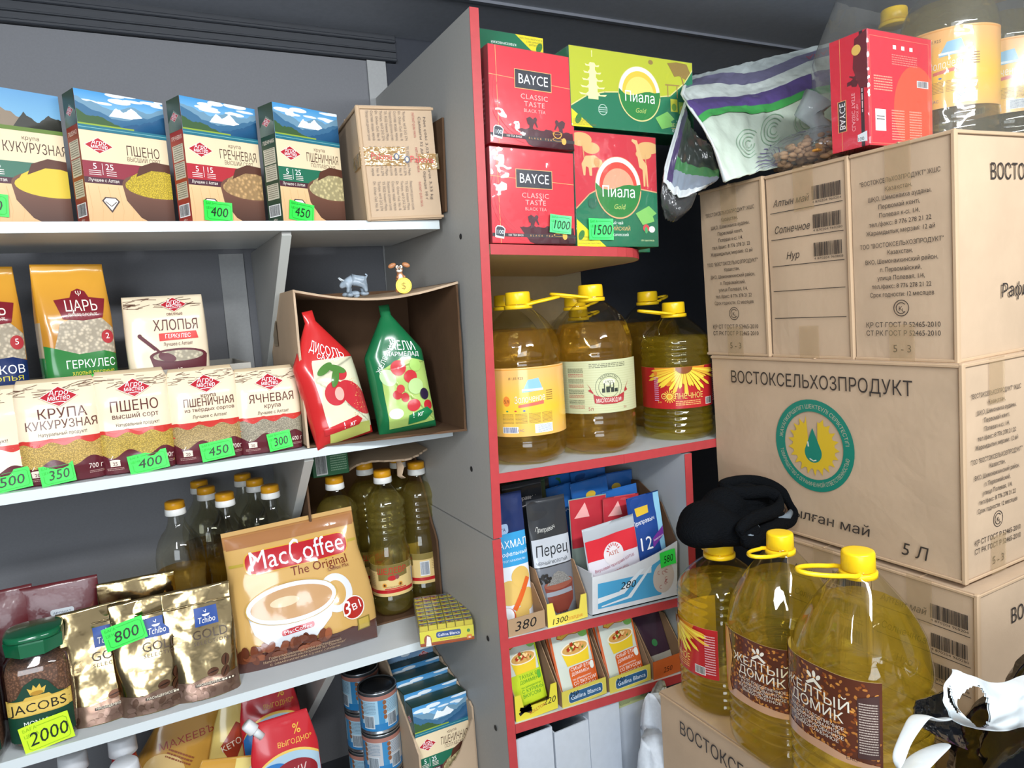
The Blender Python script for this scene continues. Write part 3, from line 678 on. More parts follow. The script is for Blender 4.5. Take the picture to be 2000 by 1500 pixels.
# ================================================================ second shelf: grain packets
CREAM, MAR, REDW = 'ead8ba', '5c2029', 'c83a32'
def band(c, y0, y1, col, m=None, n=3.2, a=.0035, ph=0, top=True):
    W = c.w; N = 36; up = [(W*i/N, y1+(a*math.sin(i/N*n*2*math.pi+ph) if top else 0)) for i in range(N+1)]; c.poly([(0, y0)]+[(W, y0)]+up[::-1], col, m)
def grainbag(label, X, Y, Z, W, H, D, L, grain, weight, seed, gm=M_grain, rz=0, pt=None, min_=None, cx=.5):
    t = thing('grain_packet', label, 'packet', (X, Y, Z), rz)
    colf = lambda q: MAR if q < .20 else grain if q < .40 else REDW if q < .44 else CREAM if q < .97 else 'cdb795'
    rd = random.Random(seed); k1 = rd.uniform(.88, .96)
    wp = lambda q: (.97+.05*math.sin(q*math.pi))*(1 if q < .9 else 1-.10*(q-.9)/.1); dp = lambda q: min(1, .86+q) if q < .72 else max(.16, 1-.84*((q-.72)/.28)**1.35)
    b, fn = bag(t, W, D, H, wp, dp, n=4.5, col=colf, amp=.0045, fs=15, seed=seed)
    c = Canvas(W, H); c.clipr = (W*.01, .002, W*.99, H*.985)
    band(c, 0, H*.42, REDW, M_gloss, a=.0032); band(c, 0, H*.385, grain, gm, a=.0032); band(c, 0, H*.20, MAR, M_gloss, n=2.2, a=.006, ph=2.4)
    rr = random.Random(seed+5)
    for i in range(34):
        x = W*rr.uniform(-.05, .95); y = H*rr.uniform(.84, .96); c.line([(x, y), (x+W*rr.uniform(.08, .2), y+H*rr.uniform(-.015, .03))], .0006, '6b4a38')
    logo(c, W*.54, H*.83, W*.46)
    for s, x, y, sz, wd, bd, co in L: c.text(s, W*x, H*y, sz, co, bold=bd, width=W*wd, m=M_gloss)
    c.rect(W*.12, H*.085, W*.13, H*.055, 'e8d9c8'); c.ell(W*.185, H*.14, W*.07, H*.012, 'e8d9c8'); c.line([(W*.14, H*.16), (W*.17, H*.19)], .0012, 'e8d9c8'); c.text(min_ or '20', W*.185, H*.095, H*.045, MAR, bold=.02)
    c.text(weight, W*.97, H*.11, H*.07, 'efe0d4', align='r', bold=.02, sx=.8); c.lines(W*.80, H*.06, W*.17, H*.03, 2, 'b08a84'); c.lines(W*.07, H*.045, W*.22, H*.03, 2, 'b08a84', seed=2)
    c.build('printed_front', t, fn, maxlen=.006)
    if pt:
        p = fn(pt[1]*W, pt[2]*H, .003); price(t, pt[0], Matrix.Translation(p) @ Matrix.Rotation(R(-9), 4, 'X'), rot=pt[3], w=pt[4] if len(pt) > 4 else .054, h=.031)
    return t
K = '5a2620'
A_ = ('Лучшее с Алтая!', .55, .475, .0075, .48, 0, '5a4030'); B_ = ('Натуральный продукт!', .54, .465, .0075, .56, 0, '5a4030')
z2 = S2+.0005
grainbag('partly cut-off flour packet with blank window, leftmost on the middle shelf', -.222, 1.305, z2, .118, .158, .066, [('МУКА', .5, .56, .022, .5, .045, K), B_], 'f0e6cc', '700г', 31, gm=M_gloss, pt=('500', .80, .10, -6))
grainbag('corn grits packet with coarse yellow window, price 350', -.117, 1.302, z2, .116, .163, .068, [('КРУПА', .56, .63, .0215, .58, .05, K), ('КУКУРУЗНАЯ', .54, .53, .0185, .84, .045, K), B_], 'dcb660', '700 г', 32, pt=('350', .42, .10, -5, .046))
grainbag('millet packet with round yellow grain window, price 400', -.013, 1.303, z2, .112, .166, .068, [('ПШЕНО', .52, .61, .024, .64, .05, K), ('высший сорт', .52, .54, .0115, .60, .025, K), B_], 'd6b450', '800г', 33, pt=('400', .62, .09, -6, .058), min_='25')
grainbag('durum wheat groats packet, price 450', .094, 1.303, z2, .112, .160, .066, [('крупа', .56, .69, .0095, .22, .02, K), ('ПШЕНИЧНАЯ', .56, .60, .0185, .72, .05, K), ('из твёрдых сортов', .56, .545, .0085, .70, .02, K), A_], 'c4a66c', '700г', 34, pt=('450', .60, .115, -5, .052))
grainbag('barley groats packet with pale grey grain window, price 300', .197, 1.303, z2, .110, .150, .064, [('ЯЧНЕВАЯ', .55, .60, .0205, .70, .05, K), ('крупа', .55, .53, .011, .26, .025, K), ('Лучшее с Алтая!', .55, .46, .0075, .48, 0, '5a4030')], 'b3a890', '600 г', 35, pt=('300', .60, .13, -6, .040))
# two low trays behind, carrying the second row
def tray(label, x0, x1, y0, y1, z, h, th=.003, m=None, name='cardboard_tray', front=None, grp=None):
    t = thing(name, label, 'tray', ((x0+x1)/2, y0, z), group=grp); w = (x1-x0)/2; d = y1-y0; f = front if front is not None else h; m = m or M_white
    mesh('tray_base', *boxg(-w, w, 0, d, 0, th), m, t); mesh('tray_front', *boxg(-w, w, 0, th, th, f, .0008), m, t); mesh('tray_back', *boxg(-w, w, d-th, d, th, h, .0008), m, t)
    mesh('tray_side', *boxg(-w, -w+th, th, d-th, th, h, .0008), m, t); mesh('tray_side', *boxg(w-th, w, th, d-th, th, h, .0008), m, t); return t
M_tray = mat('grey_white_board', 'aaa69d', rough=.7, noise_amt=.04, nscale=60)
tray('pale cardboard tray holding the two golden flake packets', -.36, -.100, 1.385, 1.66, S2+.0005, .152, m=M_tray, grp=None)
tray('pale cardboard tray holding the rolled oats packet', -.094, .185, 1.385, 1.64, S2+.0005, .158, m=M_tray)
def tsar(label, X, low, title, sub, seed, pt=None):
    t = thing('flake_packet', label, 'packet', (X, 1.405, S2+.1485-.032), R(16)); W, D, H = .110, .062, .232
    colf = lambda q: low if q < .34 else 'b9a98e' if q < .58 else 'd89a2c'
    wp = lambda q: .97+.04*math.sin(q*3); dp = lambda q: 1 if q < .62 else max(.05, 1-((q-.62)/.34)**1.2)
    b, fn = bag(t, W, D, H, wp, dp, n=4, col=colf, amp=.006, fs=14, seed=seed, rows=36)
    c = Canvas(W, H); c.clipr = (W*.01, .003, W*.99, H*.985); c.rect(0, H*.3, W, H*.7, lambda u, v: mixc('b87e2a', 'e2a53a', (v/H-.5)*2), M_gloss)
    c.poly([(W*.1, H*.34), (W*.98, H*.34), (W*.98, H*.52), (W*.82, H*.60), (W*.5, H*.62), (W*.25, H*.57)], 'd2c3aa', M_flake)
    c.poly([(0, 0), (W, 0), (W, H*.33), (W*.8, H*.36), (W*.45, H*.345), (0, H*.42)], low, M_gloss)
    c.poly([(W*.22, H*.74), (W*.44, H*.755), (W*.48, H*.80), (W*.57, H*.82), (W*.66, H*.80), (W*.70, H*.755), (W*.92, H*.74), (W*.84, H*.60), (W*.57, H*.585), (W*.30, H*.60)], '7c1c28', M_gloss)
    c.text('ЦАРЬ', W*.57, H*.655, .026, 'f2ead8', bold=.02, width=W*.46); c.text('ДУМАЕТ О ПОЛЬЗЕ', W*.57, H*.62, .006, 'f2ead8', width=W*.4)
    c.text('Ψ', W*.57, H*.765, .012, 'f2ead8')
    c.text(title, W*.60, H*.245, .019, 'ffffff', bold=.025, width=W*.70); c.text(sub, W*.62, H*.195, .0105, 'e2d23a', bold=.015, width=W*.60)
    c.ell(W*.88, H*.46, W*.09, H*.05, 'b3343a'); c.text('5' if low[0] == '1' else '2', W*.88, H*.445, .014, 'ffffff', bold=.03); c.lines(W*.5, H*.08, W*.42, H*.045, 3, 'c9d6cc')
    c.build('printed_front', t, fn, maxlen=.006)
    if pt: p = fn(W*.44, H*.115, .005); price(t, pt, Matrix.Translation(p+Vector((0, -.004, 0))), rot=-3, w=.058, h=.034)
    return t
tsar('blue-bottomed golden flake packet cut off at the left', -.208, '1f3060', 'ЗЛАКОВ', 'ХЛОПЬЯ', 41)
tsar('golden rolled oats packet with green bottom, price 300', -.078, '2c7a38', 'ГЕРКУЛЕС', 'хлопья овсяные', 42, pt='300')
t = thing('oats_packet', 'cream oats packet with printed bowl and spoon behind the grain packets', 'packet', (.053, 1.402, S2+.122)); W, D, H = .132, .062, .166
b, fn = bag(t, W, D, H, lambda q: .98+.03*math.sin(q*3), lambda q: 1 if q < .75 else max(.2, 1-.8*((q-.75)/.25)**1.5), n=5, col=lambda q: MAR if q < .2 else CREAM, amp=.004, fs=15, seed=43)
c = Canvas(W, H); c.clipr = (W*.01, .002, W*.99, H*.985); rr = random.Random(9)
for i in range(40):
    x = W*rr.uniform(-.05, .95); y = H*rr.uniform(.87, .97); c.line([(x, y), (x+W*rr.uniform(.08, .2), y+H*rr.uniform(-.015, .03))], .0007, '5b3a2c')
logo(c, W*.62, H*.90, W*.34); c.text('овсяные', W*.62, H*.785, .0085, K, bold=.02, width=W*.2); c.text('ХЛОПЬЯ', W*.62, H*.63, .026, K, bold=.03, width=W*.56)
c.poly([(W*.40, H*.52), (W*.88, H*.53), (W*.86, H*.61), (W*.40, H*.60)], 'd0362e'); c.text('ГЕРКУЛЕС', W*.63, H*.545, .010, 'ffffff', bold=.015, width=W*.32); c.text('Лучшее с Алтая!', W*.62, H*.465, .0085, K, width=W*.36)
c.poly([(W*.26, H*.36), (W*.30, H*.22), (W*.44, H*.09), (W*.84, H*.09), (W*.95, H*.22), (W*.97, H*.36)], MAR); c.ell(W*.61, H*.36, W*.35, H*.075, MAR); c.ell(W*.61, H*.355, W*.31, H*.058, 'cbbfa4', M_flake)
c.poly([(W*.42, H*.0), (W*.82, H*.0), (W*.9, H*.14), (W*.34, H*.14)], 'cbbfa4', M_flake)
c.line([(W*.17, H*.58), (W*.34, H*.44)], .006, MAR); c.ell(W*.47, H*.345, W*.11, H*.045, MAR, rot=-18); c.ell(W*.17, H*.585, W*.025, H*.02, MAR); c.line([(W*.34, H*.45), (W*.42, H*.37)], .004, MAR); c.text('15', W*.61, H*.185, .010, 'f0e0d4', bold=.02)
c.build('printed_front', t, fn, maxlen=.006)
# ================================================================ open carton lying on its side, with two jelly-sugar packets and two figurines
def open_carton(label, P, depth, th=.004, tilt=0, sag=.0):
    """P = front opening corners (bl, br, tr, tl) as world points; walls run back from it"""
    o = P[0]; t = thing('open_carton', label, 'carton', o); ex = (P[1]-P[0]).normalized(); ey = Vector((0, 1, 0))
    bl, br, tr, tl = [p-o for p in P]; B = ey*depth; q = Vector((0, 0, th))
    def sheet(nm, a, b, c_, d, nrm, m=M_card, saga=0, seed=0):
        n = 12; V = []; rd = random.Random(seed)
        for off in (0, 1):
            for j in range(n+1):
                for i in range(n+1):
                    u, v = i/n, j/n; p = (a*(1-u)+b*u)*(1-v)+(d*(1-u)+c_*u)*v
                    p = p+Vector((0, 0, -saga*math.sin(math.pi*u)*(1-v*.6)))+nrm*(off*th)
                    if j == 0: p = p+(-B.normalized())*rd.uniform(0, .004)
                    V.append(p)
        N = (n+1)**2; Fc = []
        for j in range(n):
            for i in range(n):
                k = j*(n+1)+i; Fc += [(k, k+1, k+n+2, k+n+1), (k+N, k+N+n+1, k+N+n+2, k+N+1)]
        for i in range(n):
            Fc += [(i, i+N, i+1+N, i+1)]; k = n*(n+1)+i; Fc += [(k, k+1, k+1+N, k+N)]; k = i*(n+1); Fc += [(k, k+n+1, k+n+1+N, k+N)]; k += n; Fc += [(k, k+N, k+n+1+N, k+n+1)]
        return mesh(nm, V, Fc, m, t)
    w = ex*th
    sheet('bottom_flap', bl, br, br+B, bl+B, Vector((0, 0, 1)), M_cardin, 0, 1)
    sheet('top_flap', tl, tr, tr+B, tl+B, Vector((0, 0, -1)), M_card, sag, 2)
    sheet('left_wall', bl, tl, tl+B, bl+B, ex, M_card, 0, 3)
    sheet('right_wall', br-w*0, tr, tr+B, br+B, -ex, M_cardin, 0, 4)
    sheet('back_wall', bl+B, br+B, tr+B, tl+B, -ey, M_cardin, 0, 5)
    return t, ex, ey, B
P = [at(606, 872, Z=S2+.001), at(911, 829, Z=S2+.001), at(896, 549, Y=1.225), at(592, 566, Y=1.295)]
P[1] = Vector((.534, 1.225, S2+.001)); P[0] = Vector((.252, 1.292, S2+.001)); P[2] = Vector((.538, 1.225, CZ+.058)); P[3] = Vector((.254, 1.295, CZ+.060))
oc, ex, ey, B = open_carton('open kraft carton on its side holding two fruit packets', P, .27, sag=.022)
c = Canvas(.24, .24); c.rect(.03, .17, .045, .05, 'a08a6c'); c.rect(.034, .174, .037, .042, '8f7b60'); c.text('ЖЕЛИРУЮЩАЯ СМЕСЬ', .13, .09, .014, 'b07a66', width=.16)
c.build('printing', oc, lambda u, v, o: B.normalized()*(.255-u)-ex*(o+.0006)+Vector((0, 0, v+.01)))
def fruit(label, X, Y, rz, rx, ry, base, seed, kind):
    t = thing('fruit_sugar_packet', label, 'packet', (X, Y, S2+.007), rz, rx, ry); W, D, H = .112, .066, .245
    wp = lambda q: 1 if q < .62 else max(.18, 1-1.05*(q-.62)/.38) ; dp = pinch(.12, .5, .75)
    b, fn = bag(t, W, D, H, wp, dp, n=2.0, col=lambda q: base, amp=.007, fs=15, seed=seed, rows=36)
    c = Canvas(W, H); c.clipr = (W*.02, .004, W*.98, H*.97); hi = 'e6e2cf' if kind == 'r' else '3f8a4a'
    if kind == 'r':
        c.poly([(W*.20, H*.06), (W*.98, H*.06), (W*.98, H*.60), (W*.25, H*.64), (W*.18, H*.5)], 'd9d6b8', M_gloss)
        for x, y, rx_, ry_, ro in ((.45, .37, .17, .09, 40), (.78, .30, .16, .17, 75), (.62, .50, .10, .05, 20)): c.ell(W*x, H*y, W*rx_*1.1, H*ry_, 'c2303a', M_gloss, rot=ro-40)
        c.ell(W*.50, H*.36, W*.08, H*.05, 'e8b0a4', M_gloss)
        for x, y, ro in ((.40, .56, 25), (.58, .54, -30), (.50, .48, 60)): c.ell(W*x, H*y, W*.16, H*.028, '4f7f3a', M_gloss, rot=ro)
        rr = random.Random(2)
        for i in range(40): c.ell(W*rr.uniform(.66, .90), H*rr.uniform(.17, .44), .0009, .0006, 'e8b066', n=6)
        c.poly([(W*.2, 0), (W*.95, 0), (W*.95, H*.10), (W*.2, H*.14)], 'c3c86a', M_gloss)
        c.poly([(W*.12, H*.14), (W*.70, H*.17), (W*.78, H*.135), (W*.70, H*.10), (W*.12, H*.09)], 'c42a30', M_gloss)
        c.text('ДИСОЛЬ', W*.5, H*.66, .026, 'ffffff', bold=.05, width=W*.66, rot=-24, m=M_gloss); c.text('САХАР', W*.5, H*.615, .013, 'ffffff', bold=.04, rot=-24)
    else:
        c.poly([(W*.16, H*.05), (W*.98, H*.05), (W*.98, H*.52), (W*.6, H*.58), (W*.18, H*.5)], 'a9c46a', M_gloss)
        for x, y, a, b_, co, ro in ((.28, .44, .12, .07, 'b9d6a0', 30), (.48, .50, .13, .06, 'c23036', -20), (.66, .42, .12, .05, 'c23036', 10), (.78, .50, .10, .05, 'a8cf6c', 40), (.38, .30, .08, .036, 'b8262c', 0), (.50, .27, .07, .036, 'b8262c', 0), (.45, .34, .07, .033, 'c43a3a', 0), (.72, .34, .14, .06, 'b4d08c', 20), (.85, .27, .08, .045, '2a2038', 0), (.62, .20, .12, .045, 'c02c34', 15), (.30, .16, .12, .04, 'dfe3c4', 0), (.88, .18, .08, .04, 'c02c34', 0)): c.ell(W*x, H*y, W*a, H*b_, co, M_gloss, rot=ro)
        c.poly([(W*.5, H*.13), (W*.85, H*.17), (W*.95, H*.12), (W*.80, H*.07), (W*.48, H*.06)], '1c7a48', M_gloss)
        c.text('ЖЕЛИ', W*.62, H*.63, .026, 'ffffff', bold=.05, width=W*.5, rot=-10, m=M_gloss); c.text('МАРМЕЛАД', W*.6, H*.585, .011, 'ffffff', bold=.04, rot=-8); c.text('ЖЕЛЕ ФИКС', W*.36, H*.60, .012, 'e8f0e4', bold=.03, rot=55)
    c.text('1', W*(.44 if kind == 'r' else .58), H*.105, .016, 'ffffff', bold=.04, m=M_gloss); c.text('кг', W*(.58 if kind == 'r' else .70), H*.108, .013, 'ffffff', bold=.03, shear=.2, m=M_gloss)
    c.build('printed_front', t, fn, maxlen=.006); return t
fruit('red strawberry sugar packet leaning in the open carton', .328, 1.262, R(10), R(-7), R(-9), 'c62a2a', 51, 'r')
fruit('green berry sugar packet leaning in the open carton', .440, 1.262, R(-6), R(-6), R(-5), '1a6a40', 52, 'g')
# ---- figurines on top of the open carton
def blob(name, items, m, parent, res=.0035):
    """several ellipsoids grown together as one solid skin"""
    mb = bpy.data.metaballs.new('m'); mb.resolution = res; mb.threshold = .3; ob = bpy.data.objects.new('m', mb)
    for (x, y, z), r, s in items:
        e = mb.elements.new(); e.type = 'ELLIPSOID'; e.co = (x, y, z); e.radius = r*1.6; e.size_x, e.size_y, e.size_z = s
    C.objects.link(ob); dg = bpy.context.evaluated_depsgraph_get(); me = bpy.data.meshes.new_from_object(ob.evaluated_get(dg)); bpy.data.objects.remove(ob); bpy.data.metaballs.remove(mb)
    me.polygons.foreach_set('use_smooth', [True]*len(me.polygons)); me.materials.clear(); return link(name, me, parent, m)
def sph(cx, cy, cz, rx, ry, rz, n=12, rot=None):
    V = []; Fc = []
    for j in range(n+1):
        for k in range(n):
            a = math.pi*j/n; b = 2*math.pi*k/n; p = Vector((rx*math.sin(a)*math.cos(b), ry*math.sin(a)*math.sin(b), rz*math.cos(a)))
            if rot: p = rot @ p
            V.append(p+Vector((cx, cy, cz)))
    for j in range(n):
        for k in range(n): Fc.append((j*n+k, (j+1)*n+k, (j+1)*n+(k+1) % n, j*n+(k+1) % n))
    return V, Fc
def skin(pts, edges, rad, name, m, parent, lv=2):
    me = bpy.data.meshes.new(name); me.from_pydata(pts, edges, []); o = bpy.data.objects.new(name, me); C.objects.link(o)
    s = o.modifiers.new('s', 'SKIN'); s.use_smooth_shade = True; sv = me.skin_vertices[0].data
    for i, r_ in enumerate(rad): sv[i].radius = (r_, r_) if not isinstance(r_, tuple) else r_
    sv[0].use_root = True; b = o.modifiers.new('b', 'SUBSURF'); b.levels = lv; b.render_levels = lv
    dg = bpy.context.evaluated_depsgraph_get(); m2 = bpy.data.meshes.new_from_object(o.evaluated_get(dg)); bpy.data.objects.remove(o)
    m2.name = name; m2.materials.clear(); m2.polygons.foreach_set('use_smooth', [True]*len(m2.polygons)); return link(name, m2, parent, m)
FT = P[3].z
M_marb = mat('marbled_stone', '8d9aa6', rough=.3, noise_amt=.45, nscale=60)
fg = at(697, 581, Y=1.305); f1 = thing('bull_figurine', 'small marbled grey bull figurine on a rock base, on the open carton', 'figurine', (fg.x, fg.y+.008, fg.z), R(-8))
pts = [(.006, 0, .033), (-.008, 0, .033), (-.019, 0, .026), (-.027, -.001, .019), (.016, 0, .030), (.019, -.004, .018), (.020, -.005, .009), (.014, .006, .018), (.015, .006, .009), (-.012, -.006, .019), (-.014, -.006, .009), (-.008, .006, .019), (-.009, .006, .009), (.022, 0, .036), (.025, .002, .040), (.021, .003, .043)]
skin(pts, [(0, 1), (1, 2), (2, 3), (0, 4), (4, 5), (5, 6), (4, 7), (7, 8), (1, 9), (9, 10), (1, 11), (11, 12), (4, 13), (13, 14), (14, 15)], [.0105, .012, .008, .0045, .009, .0045, .003, .0045, .003, .0045, .003, .0045, .003, .002, .0015, .0015], 'bull_body', M_marb, f1)
V, Fc = join_geo([tube([(-.018, sy*.003, .031), (-.024, sy*.008, .034), (-.028, sy*.007, .038)], [.002, .0015, .0005], 6) for sy in (-1, 1)]); mesh('horn', V, Fc, mat('pale_stone', 'c9d2d8', rough=.35), f1, True)
rd = random.Random(4); V, Fc = join_geo([sph(rd.uniform(-.020, .020), rd.uniform(-.006, .006), rd.uniform(.003, .008), rd.uniform(.006, .010), .006, rd.uniform(.004, .006), 7) for i in range(9)]); mesh('rock_base', V, Fc, M_marb, f1, True)
fg = at(790, 573, Y=1.285); f2 = thing('dog_figurine', 'brown long-eared dog figurine holding a golden coin, on the open carton', 'figurine', (fg.x, fg.y+.012, fg.z), R(-20))
Mb = mat('dog_brown', 'b5794f', rough=.35, noise_amt=.15, nscale=90); Mw = mat('dog_white', 'e8dfd2', rough=.35)
skin([(0, 0, .014), (-.001, 0, .028), (-.002, 0, .038), (-.002, -.001, .046), (-.002, -.006, .044), (-.009, -.004, .008), (-.008, -.010, .003), (.008, -.003, .007), (.009, -.009, .003), (-.008, 0, .030), (-.005, -.009, .031), (.006, -.001, .031), (.006, -.009, .031)], [(0, 1), (1, 2), (2, 3), (3, 4), (0, 5), (5, 6), (0, 7), (7, 8), (1, 9), (9, 10), (1, 11), (11, 12)], [.009, .007, .004, .0085, .005, .0045, .004, .0045, .004, .0028, .003, .0028, .003], 'dog_body', Mb, f2)
mesh('chest', *sph(-.001, -.004, .027, .0055, .005, .010), Mw, f2, True)
mesh('muzzle', *join_geo([sph(-.002, -.0095, .0425, .0055, .004, .0035), sph(-.0055, -.0082, .0495, .0030, .0022, .0034), sph(.0015, -.0082, .0495, .0030, .0022, .0034)]), Mw, f2, True)
mesh('eye_and_nose', *join_geo([sph(-.0050, -.0102, .0493, .0010, .0007, .0012, 8), sph(.0010, -.0102, .0493, .0010, .0007, .0012, 8), sph(-.002, -.0130, .0445, .0016, .0012, .0011, 8)]), mat('black_paint', '15151a', rough=.2), f2, True)
for sx in (-1, 1): mesh('ear', *sph(-.002+sx*.013, -.001, .053, .0080, .0028, .0045, 10, Matrix.Rotation(R(sx*22), 3, 'Y')), Mb, f2, True)
g = lathe([(0, .0145), (.0006, .0150), (.0030, .0150), (.0036, .0145)], 28); M = Matrix.Translation((.004, -.0105, .0145)) @ Matrix.Rotation(R(90), 4, 'X'); cn = mesh('coin', *xf(g, M), mat('gold_paint', 'd8b23a', rough=.28, metal=.6), f2)
c = Canvas(.03, .03); c.ring(.015, .015, .0122, .0130, '9c7a1c'); c.text('$', .015, .0085, .018, '8f6d18', bold=.02); c.build('coin_relief', cn, lambda u, v, o: (.004+u-.015, -.0145-o, .0145+v-.015))
# ================================================================ third shelf
def tilt_box(name, label, cat, W, D, H, loc, rz, m, rx=0, ry=0, group=None, bev=.001):
    t = thing(name, label, cat, loc, rz, rx, ry, group); mesh('carton_body', *boxg(-W/2, W/2, 0, D, 0, H, bev), m, t); return t
# coffee jars
def jar(label, X, Y, rz, price_s):
    t = thing('coffee_jar', label, 'jar', (X, Y, S3), rz); t.scale = (1.08, 1.08, 1.13); ex = 3.6; r = .043
    prof = [(0, r*.90), (.004, r*.98), (.02, r), (.105, r), (.118, r*.93), (.126, r*.74), (.130, r*.70)]
    mesh('glass_jar', *lathe(prof, 40, ex), film('jar_glass_'+str(X), 'f4f6f2', refl=1.5), t, True)
    cf = [(.004, r*.85), (.01, r*.93), (.104, r*.94), (.112, r*.88)]
    mesh('coffee_granules', *lathe(cf, 40, ex), mat('instant_coffee', '9a6a52', rough=.9, cell=.6, cscale=330), t, False)
    V, Fc = lathe([(.126, .033), (.128, .0385), (.146, .0400), (.148, .0385), (.1485, .034)], 8, 2); Mg = mat('green_lid', '14603e', rough=.12, coat=.4)
    lid = mesh('lid', *xf((V, Fc), Matrix.Rotation(R(22.5), 4, 'Z')), Mg, t); mesh('lid_top', *lathe([(.1485, .036), (.150, .0375), (.156, .0365), (.157, .033)], 40, 3), Mg, lid, True)
    W, H = .080, .088; c = Canvas(W, H); G_ = '123f2e'
    c.poly([(0, 0), (W, 0), (W, H*.66), (W*.82, H*.72), (W*.68, H*.92), (W*.5, H*1.0), (W*.32, H*.92), (W*.18, H*.72), (0, H*.66)], G_)
    c.poly([(0, H*.42), (W, H*.42), (W, H*.68), (W*.72, H*.68), (W*.68, H*.72), (W*.32, H*.72), (W*.28, H*.68), (0, H*.68)], 'd3ae4e'); c.poly([(W*.01, H*.44), (W*.99, H*.44), (W*.99, H*.66), (W*.01, H*.66)], 'dcbb5e')
    c.text('JACOBS', W*.5, H*.475, .0185, '24201a', bold=.035, width=W*.86)
    c.poly([(W*.40, H*.74), (W*.36, H*.86), (W*.43, H*.82), (W*.46, H*.90), (W*.50, H*.84), (W*.56, H*.90), (W*.58, H*.82), (W*.65, H*.85), (W*.61, H*.74)], 'd9b34c'); c.ell(W*.5, H*.76, W*.10, H*.035, 'b5872c')
    c.text('MONARCH', W*.52, H*.26, .0095, 'e8ece6', bold=.015, width=W*.56); c.ring(W*.70, H*.16, .009, .010, 'd8dcd4', ky=.4)
    sq = lambda g: r/((abs(math.cos(g))**ex+abs(math.sin(g))**ex)**(1/ex))
    def fn(u, v, o):
        x = (u-W/2); k = max(-.999, min(1, x/r)); y = -r*(1-abs(k)**ex)**(1/ex); return Vector((x*(1), y-o-.0004, v+.012))
    c.build('label', t, fn, maxlen=.006, eps=.00025)
    if price_s: price(t, price_s, Matrix.Translation((.006, -r-.003, .021)), col='c8ee28', rot=-8, w=.062, h=.040)
    return t
jar('instant coffee jar with green faceted lid, price 2000', -.192, 1.345, R(0), '2000')
jar('instant coffee jar cut off by the left edge of the photo', -.290, 1.335, R(0), '2000')
# gold pouches
M_foil = mat('gold_foil', 'b5a077', rough=.17, metal=1, bump=.55, bscale=22)
M_foilp = mat('gold_foil_print', attr=True, rough=.28, metal=.6, bump=.35, bscale=22)
def gold_pouch(label, X, Y, rz, seed, pt=None, back=False):
    t = thing('coffee_pouch', label, 'pouch', (X, Y, S3), rz, R(-11)); W, D, H = .113, .050, .188
    wp = lambda q: 1-.02*math.sin(q*9); dp = lambda q: 1 if q < .10 else max(.03, 1-(q-.10)/.82)
    b, fn = bag(t, W, D, H, wp, dp, n=1.9, col=None, m=M_foil, amp=.008, fs=16, seed=seed, rows=36, name='foil_body')
    z = mesh('zip_seal', *boxg(-W*.48, W*.48, -.0015, .0015, .0, .003, .001), M_foil, t); z.location = fn(W/2, H*.84, 0)
    c = Canvas(W, H); c.clipr = (W*.01, .002, W*.99, H*.99)
    c.poly([(0, 0), (W, 0), (W, H*.20), (W*.8, H*.17), (W*.6, H*.20), (W*.3, H*.165), (0, H*.20)], '7d6455', M_foilp); rr = random.Random(seed)
    for i in range(26):
        x, y = W*rr.uniform(.05, .95), H*rr.uniform(.02, .15); c.ell(x, y, .007, .0045, mixc('5f4638', '94786a', rr.random()), M_foilp, n=10, rot=rr.uniform(0, 180))
    for x, y, ro in ((.62, .22, 10), (.80, .20, 60), (.82, .30, 80)): c.ell(W*x, H*y, .010, .0065, '5b3a28', M_foilp, n=14, rot=ro); c.ell(W*x, H*y, .009, .0010, '2f1d14', M_foilp, n=10, rot=ro)
    c.rect(W*.34, H*.125, W*.6, H*.022, '4a382c'); c.text('НАСЫЩЕННОСТЬ', W*.36, H*.130, .0055, 'e8dcc4', align='l', bold=.03); [c.ell(W*(.75+.05*k), H*.136, .0016, .0016, 'e8dcc4', n=8) for k in range(4)]
    c.rect(W*.44, H*.64, W*.34, H*.17, '2a4c94'); c.text('Tchibo', W*.61, H*.665, .015, 'f2f0ec', shear=.15, bold=.03, width=W*.26); c.ell(W*.61, H*.745, .0065, .004, 'f2f0ec', n=14, a0=180, a1=360); c.line([(W*.58, H*.775), (W*.61, H*.76), (W*.62, H*.785)], .001, 'f2f0ec')
    c.text('GOLD', W*.64, H*.525, .022, '4a3a2c', bold=.01, width=W*.52); c.text('SELECTION', W*.64, H*.475, .0085, '5a4838', width=W*.5, track=.1)
    c.build('printed_front', t, fn, maxlen=.006)
    if pt: p = fn(W*.18, H*.74, .004); price(t, pt, Matrix.Translation(p+Vector((0, -.004, 0))), rot=-9, w=.062, h=.038)
    return t
gold_pouch('gold coffee pouch overlapped by the priced one, beside the coffee jar', -.104, 1.318, R(4), 61)
gold_pouch('middle gold coffee pouch bearing the 800 price tag', -.030, 1.305, R(2), 62, pt='800')
gold_pouch('right-hand gold coffee pouch nearest the big coffee bag', .046, 1.300, R(-2), 63)
t = thing('coffee_pouch', 'gold foil pouch standing behind the other three', 'pouch', (-.045, 1.40, S3), R(-3), R(-4)); bag(t, .125, .04, .200, one, lambda q: max(.04, 1-q), n=2, m=M_foil, amp=.008, fs=14, seed=66, name='foil_body')
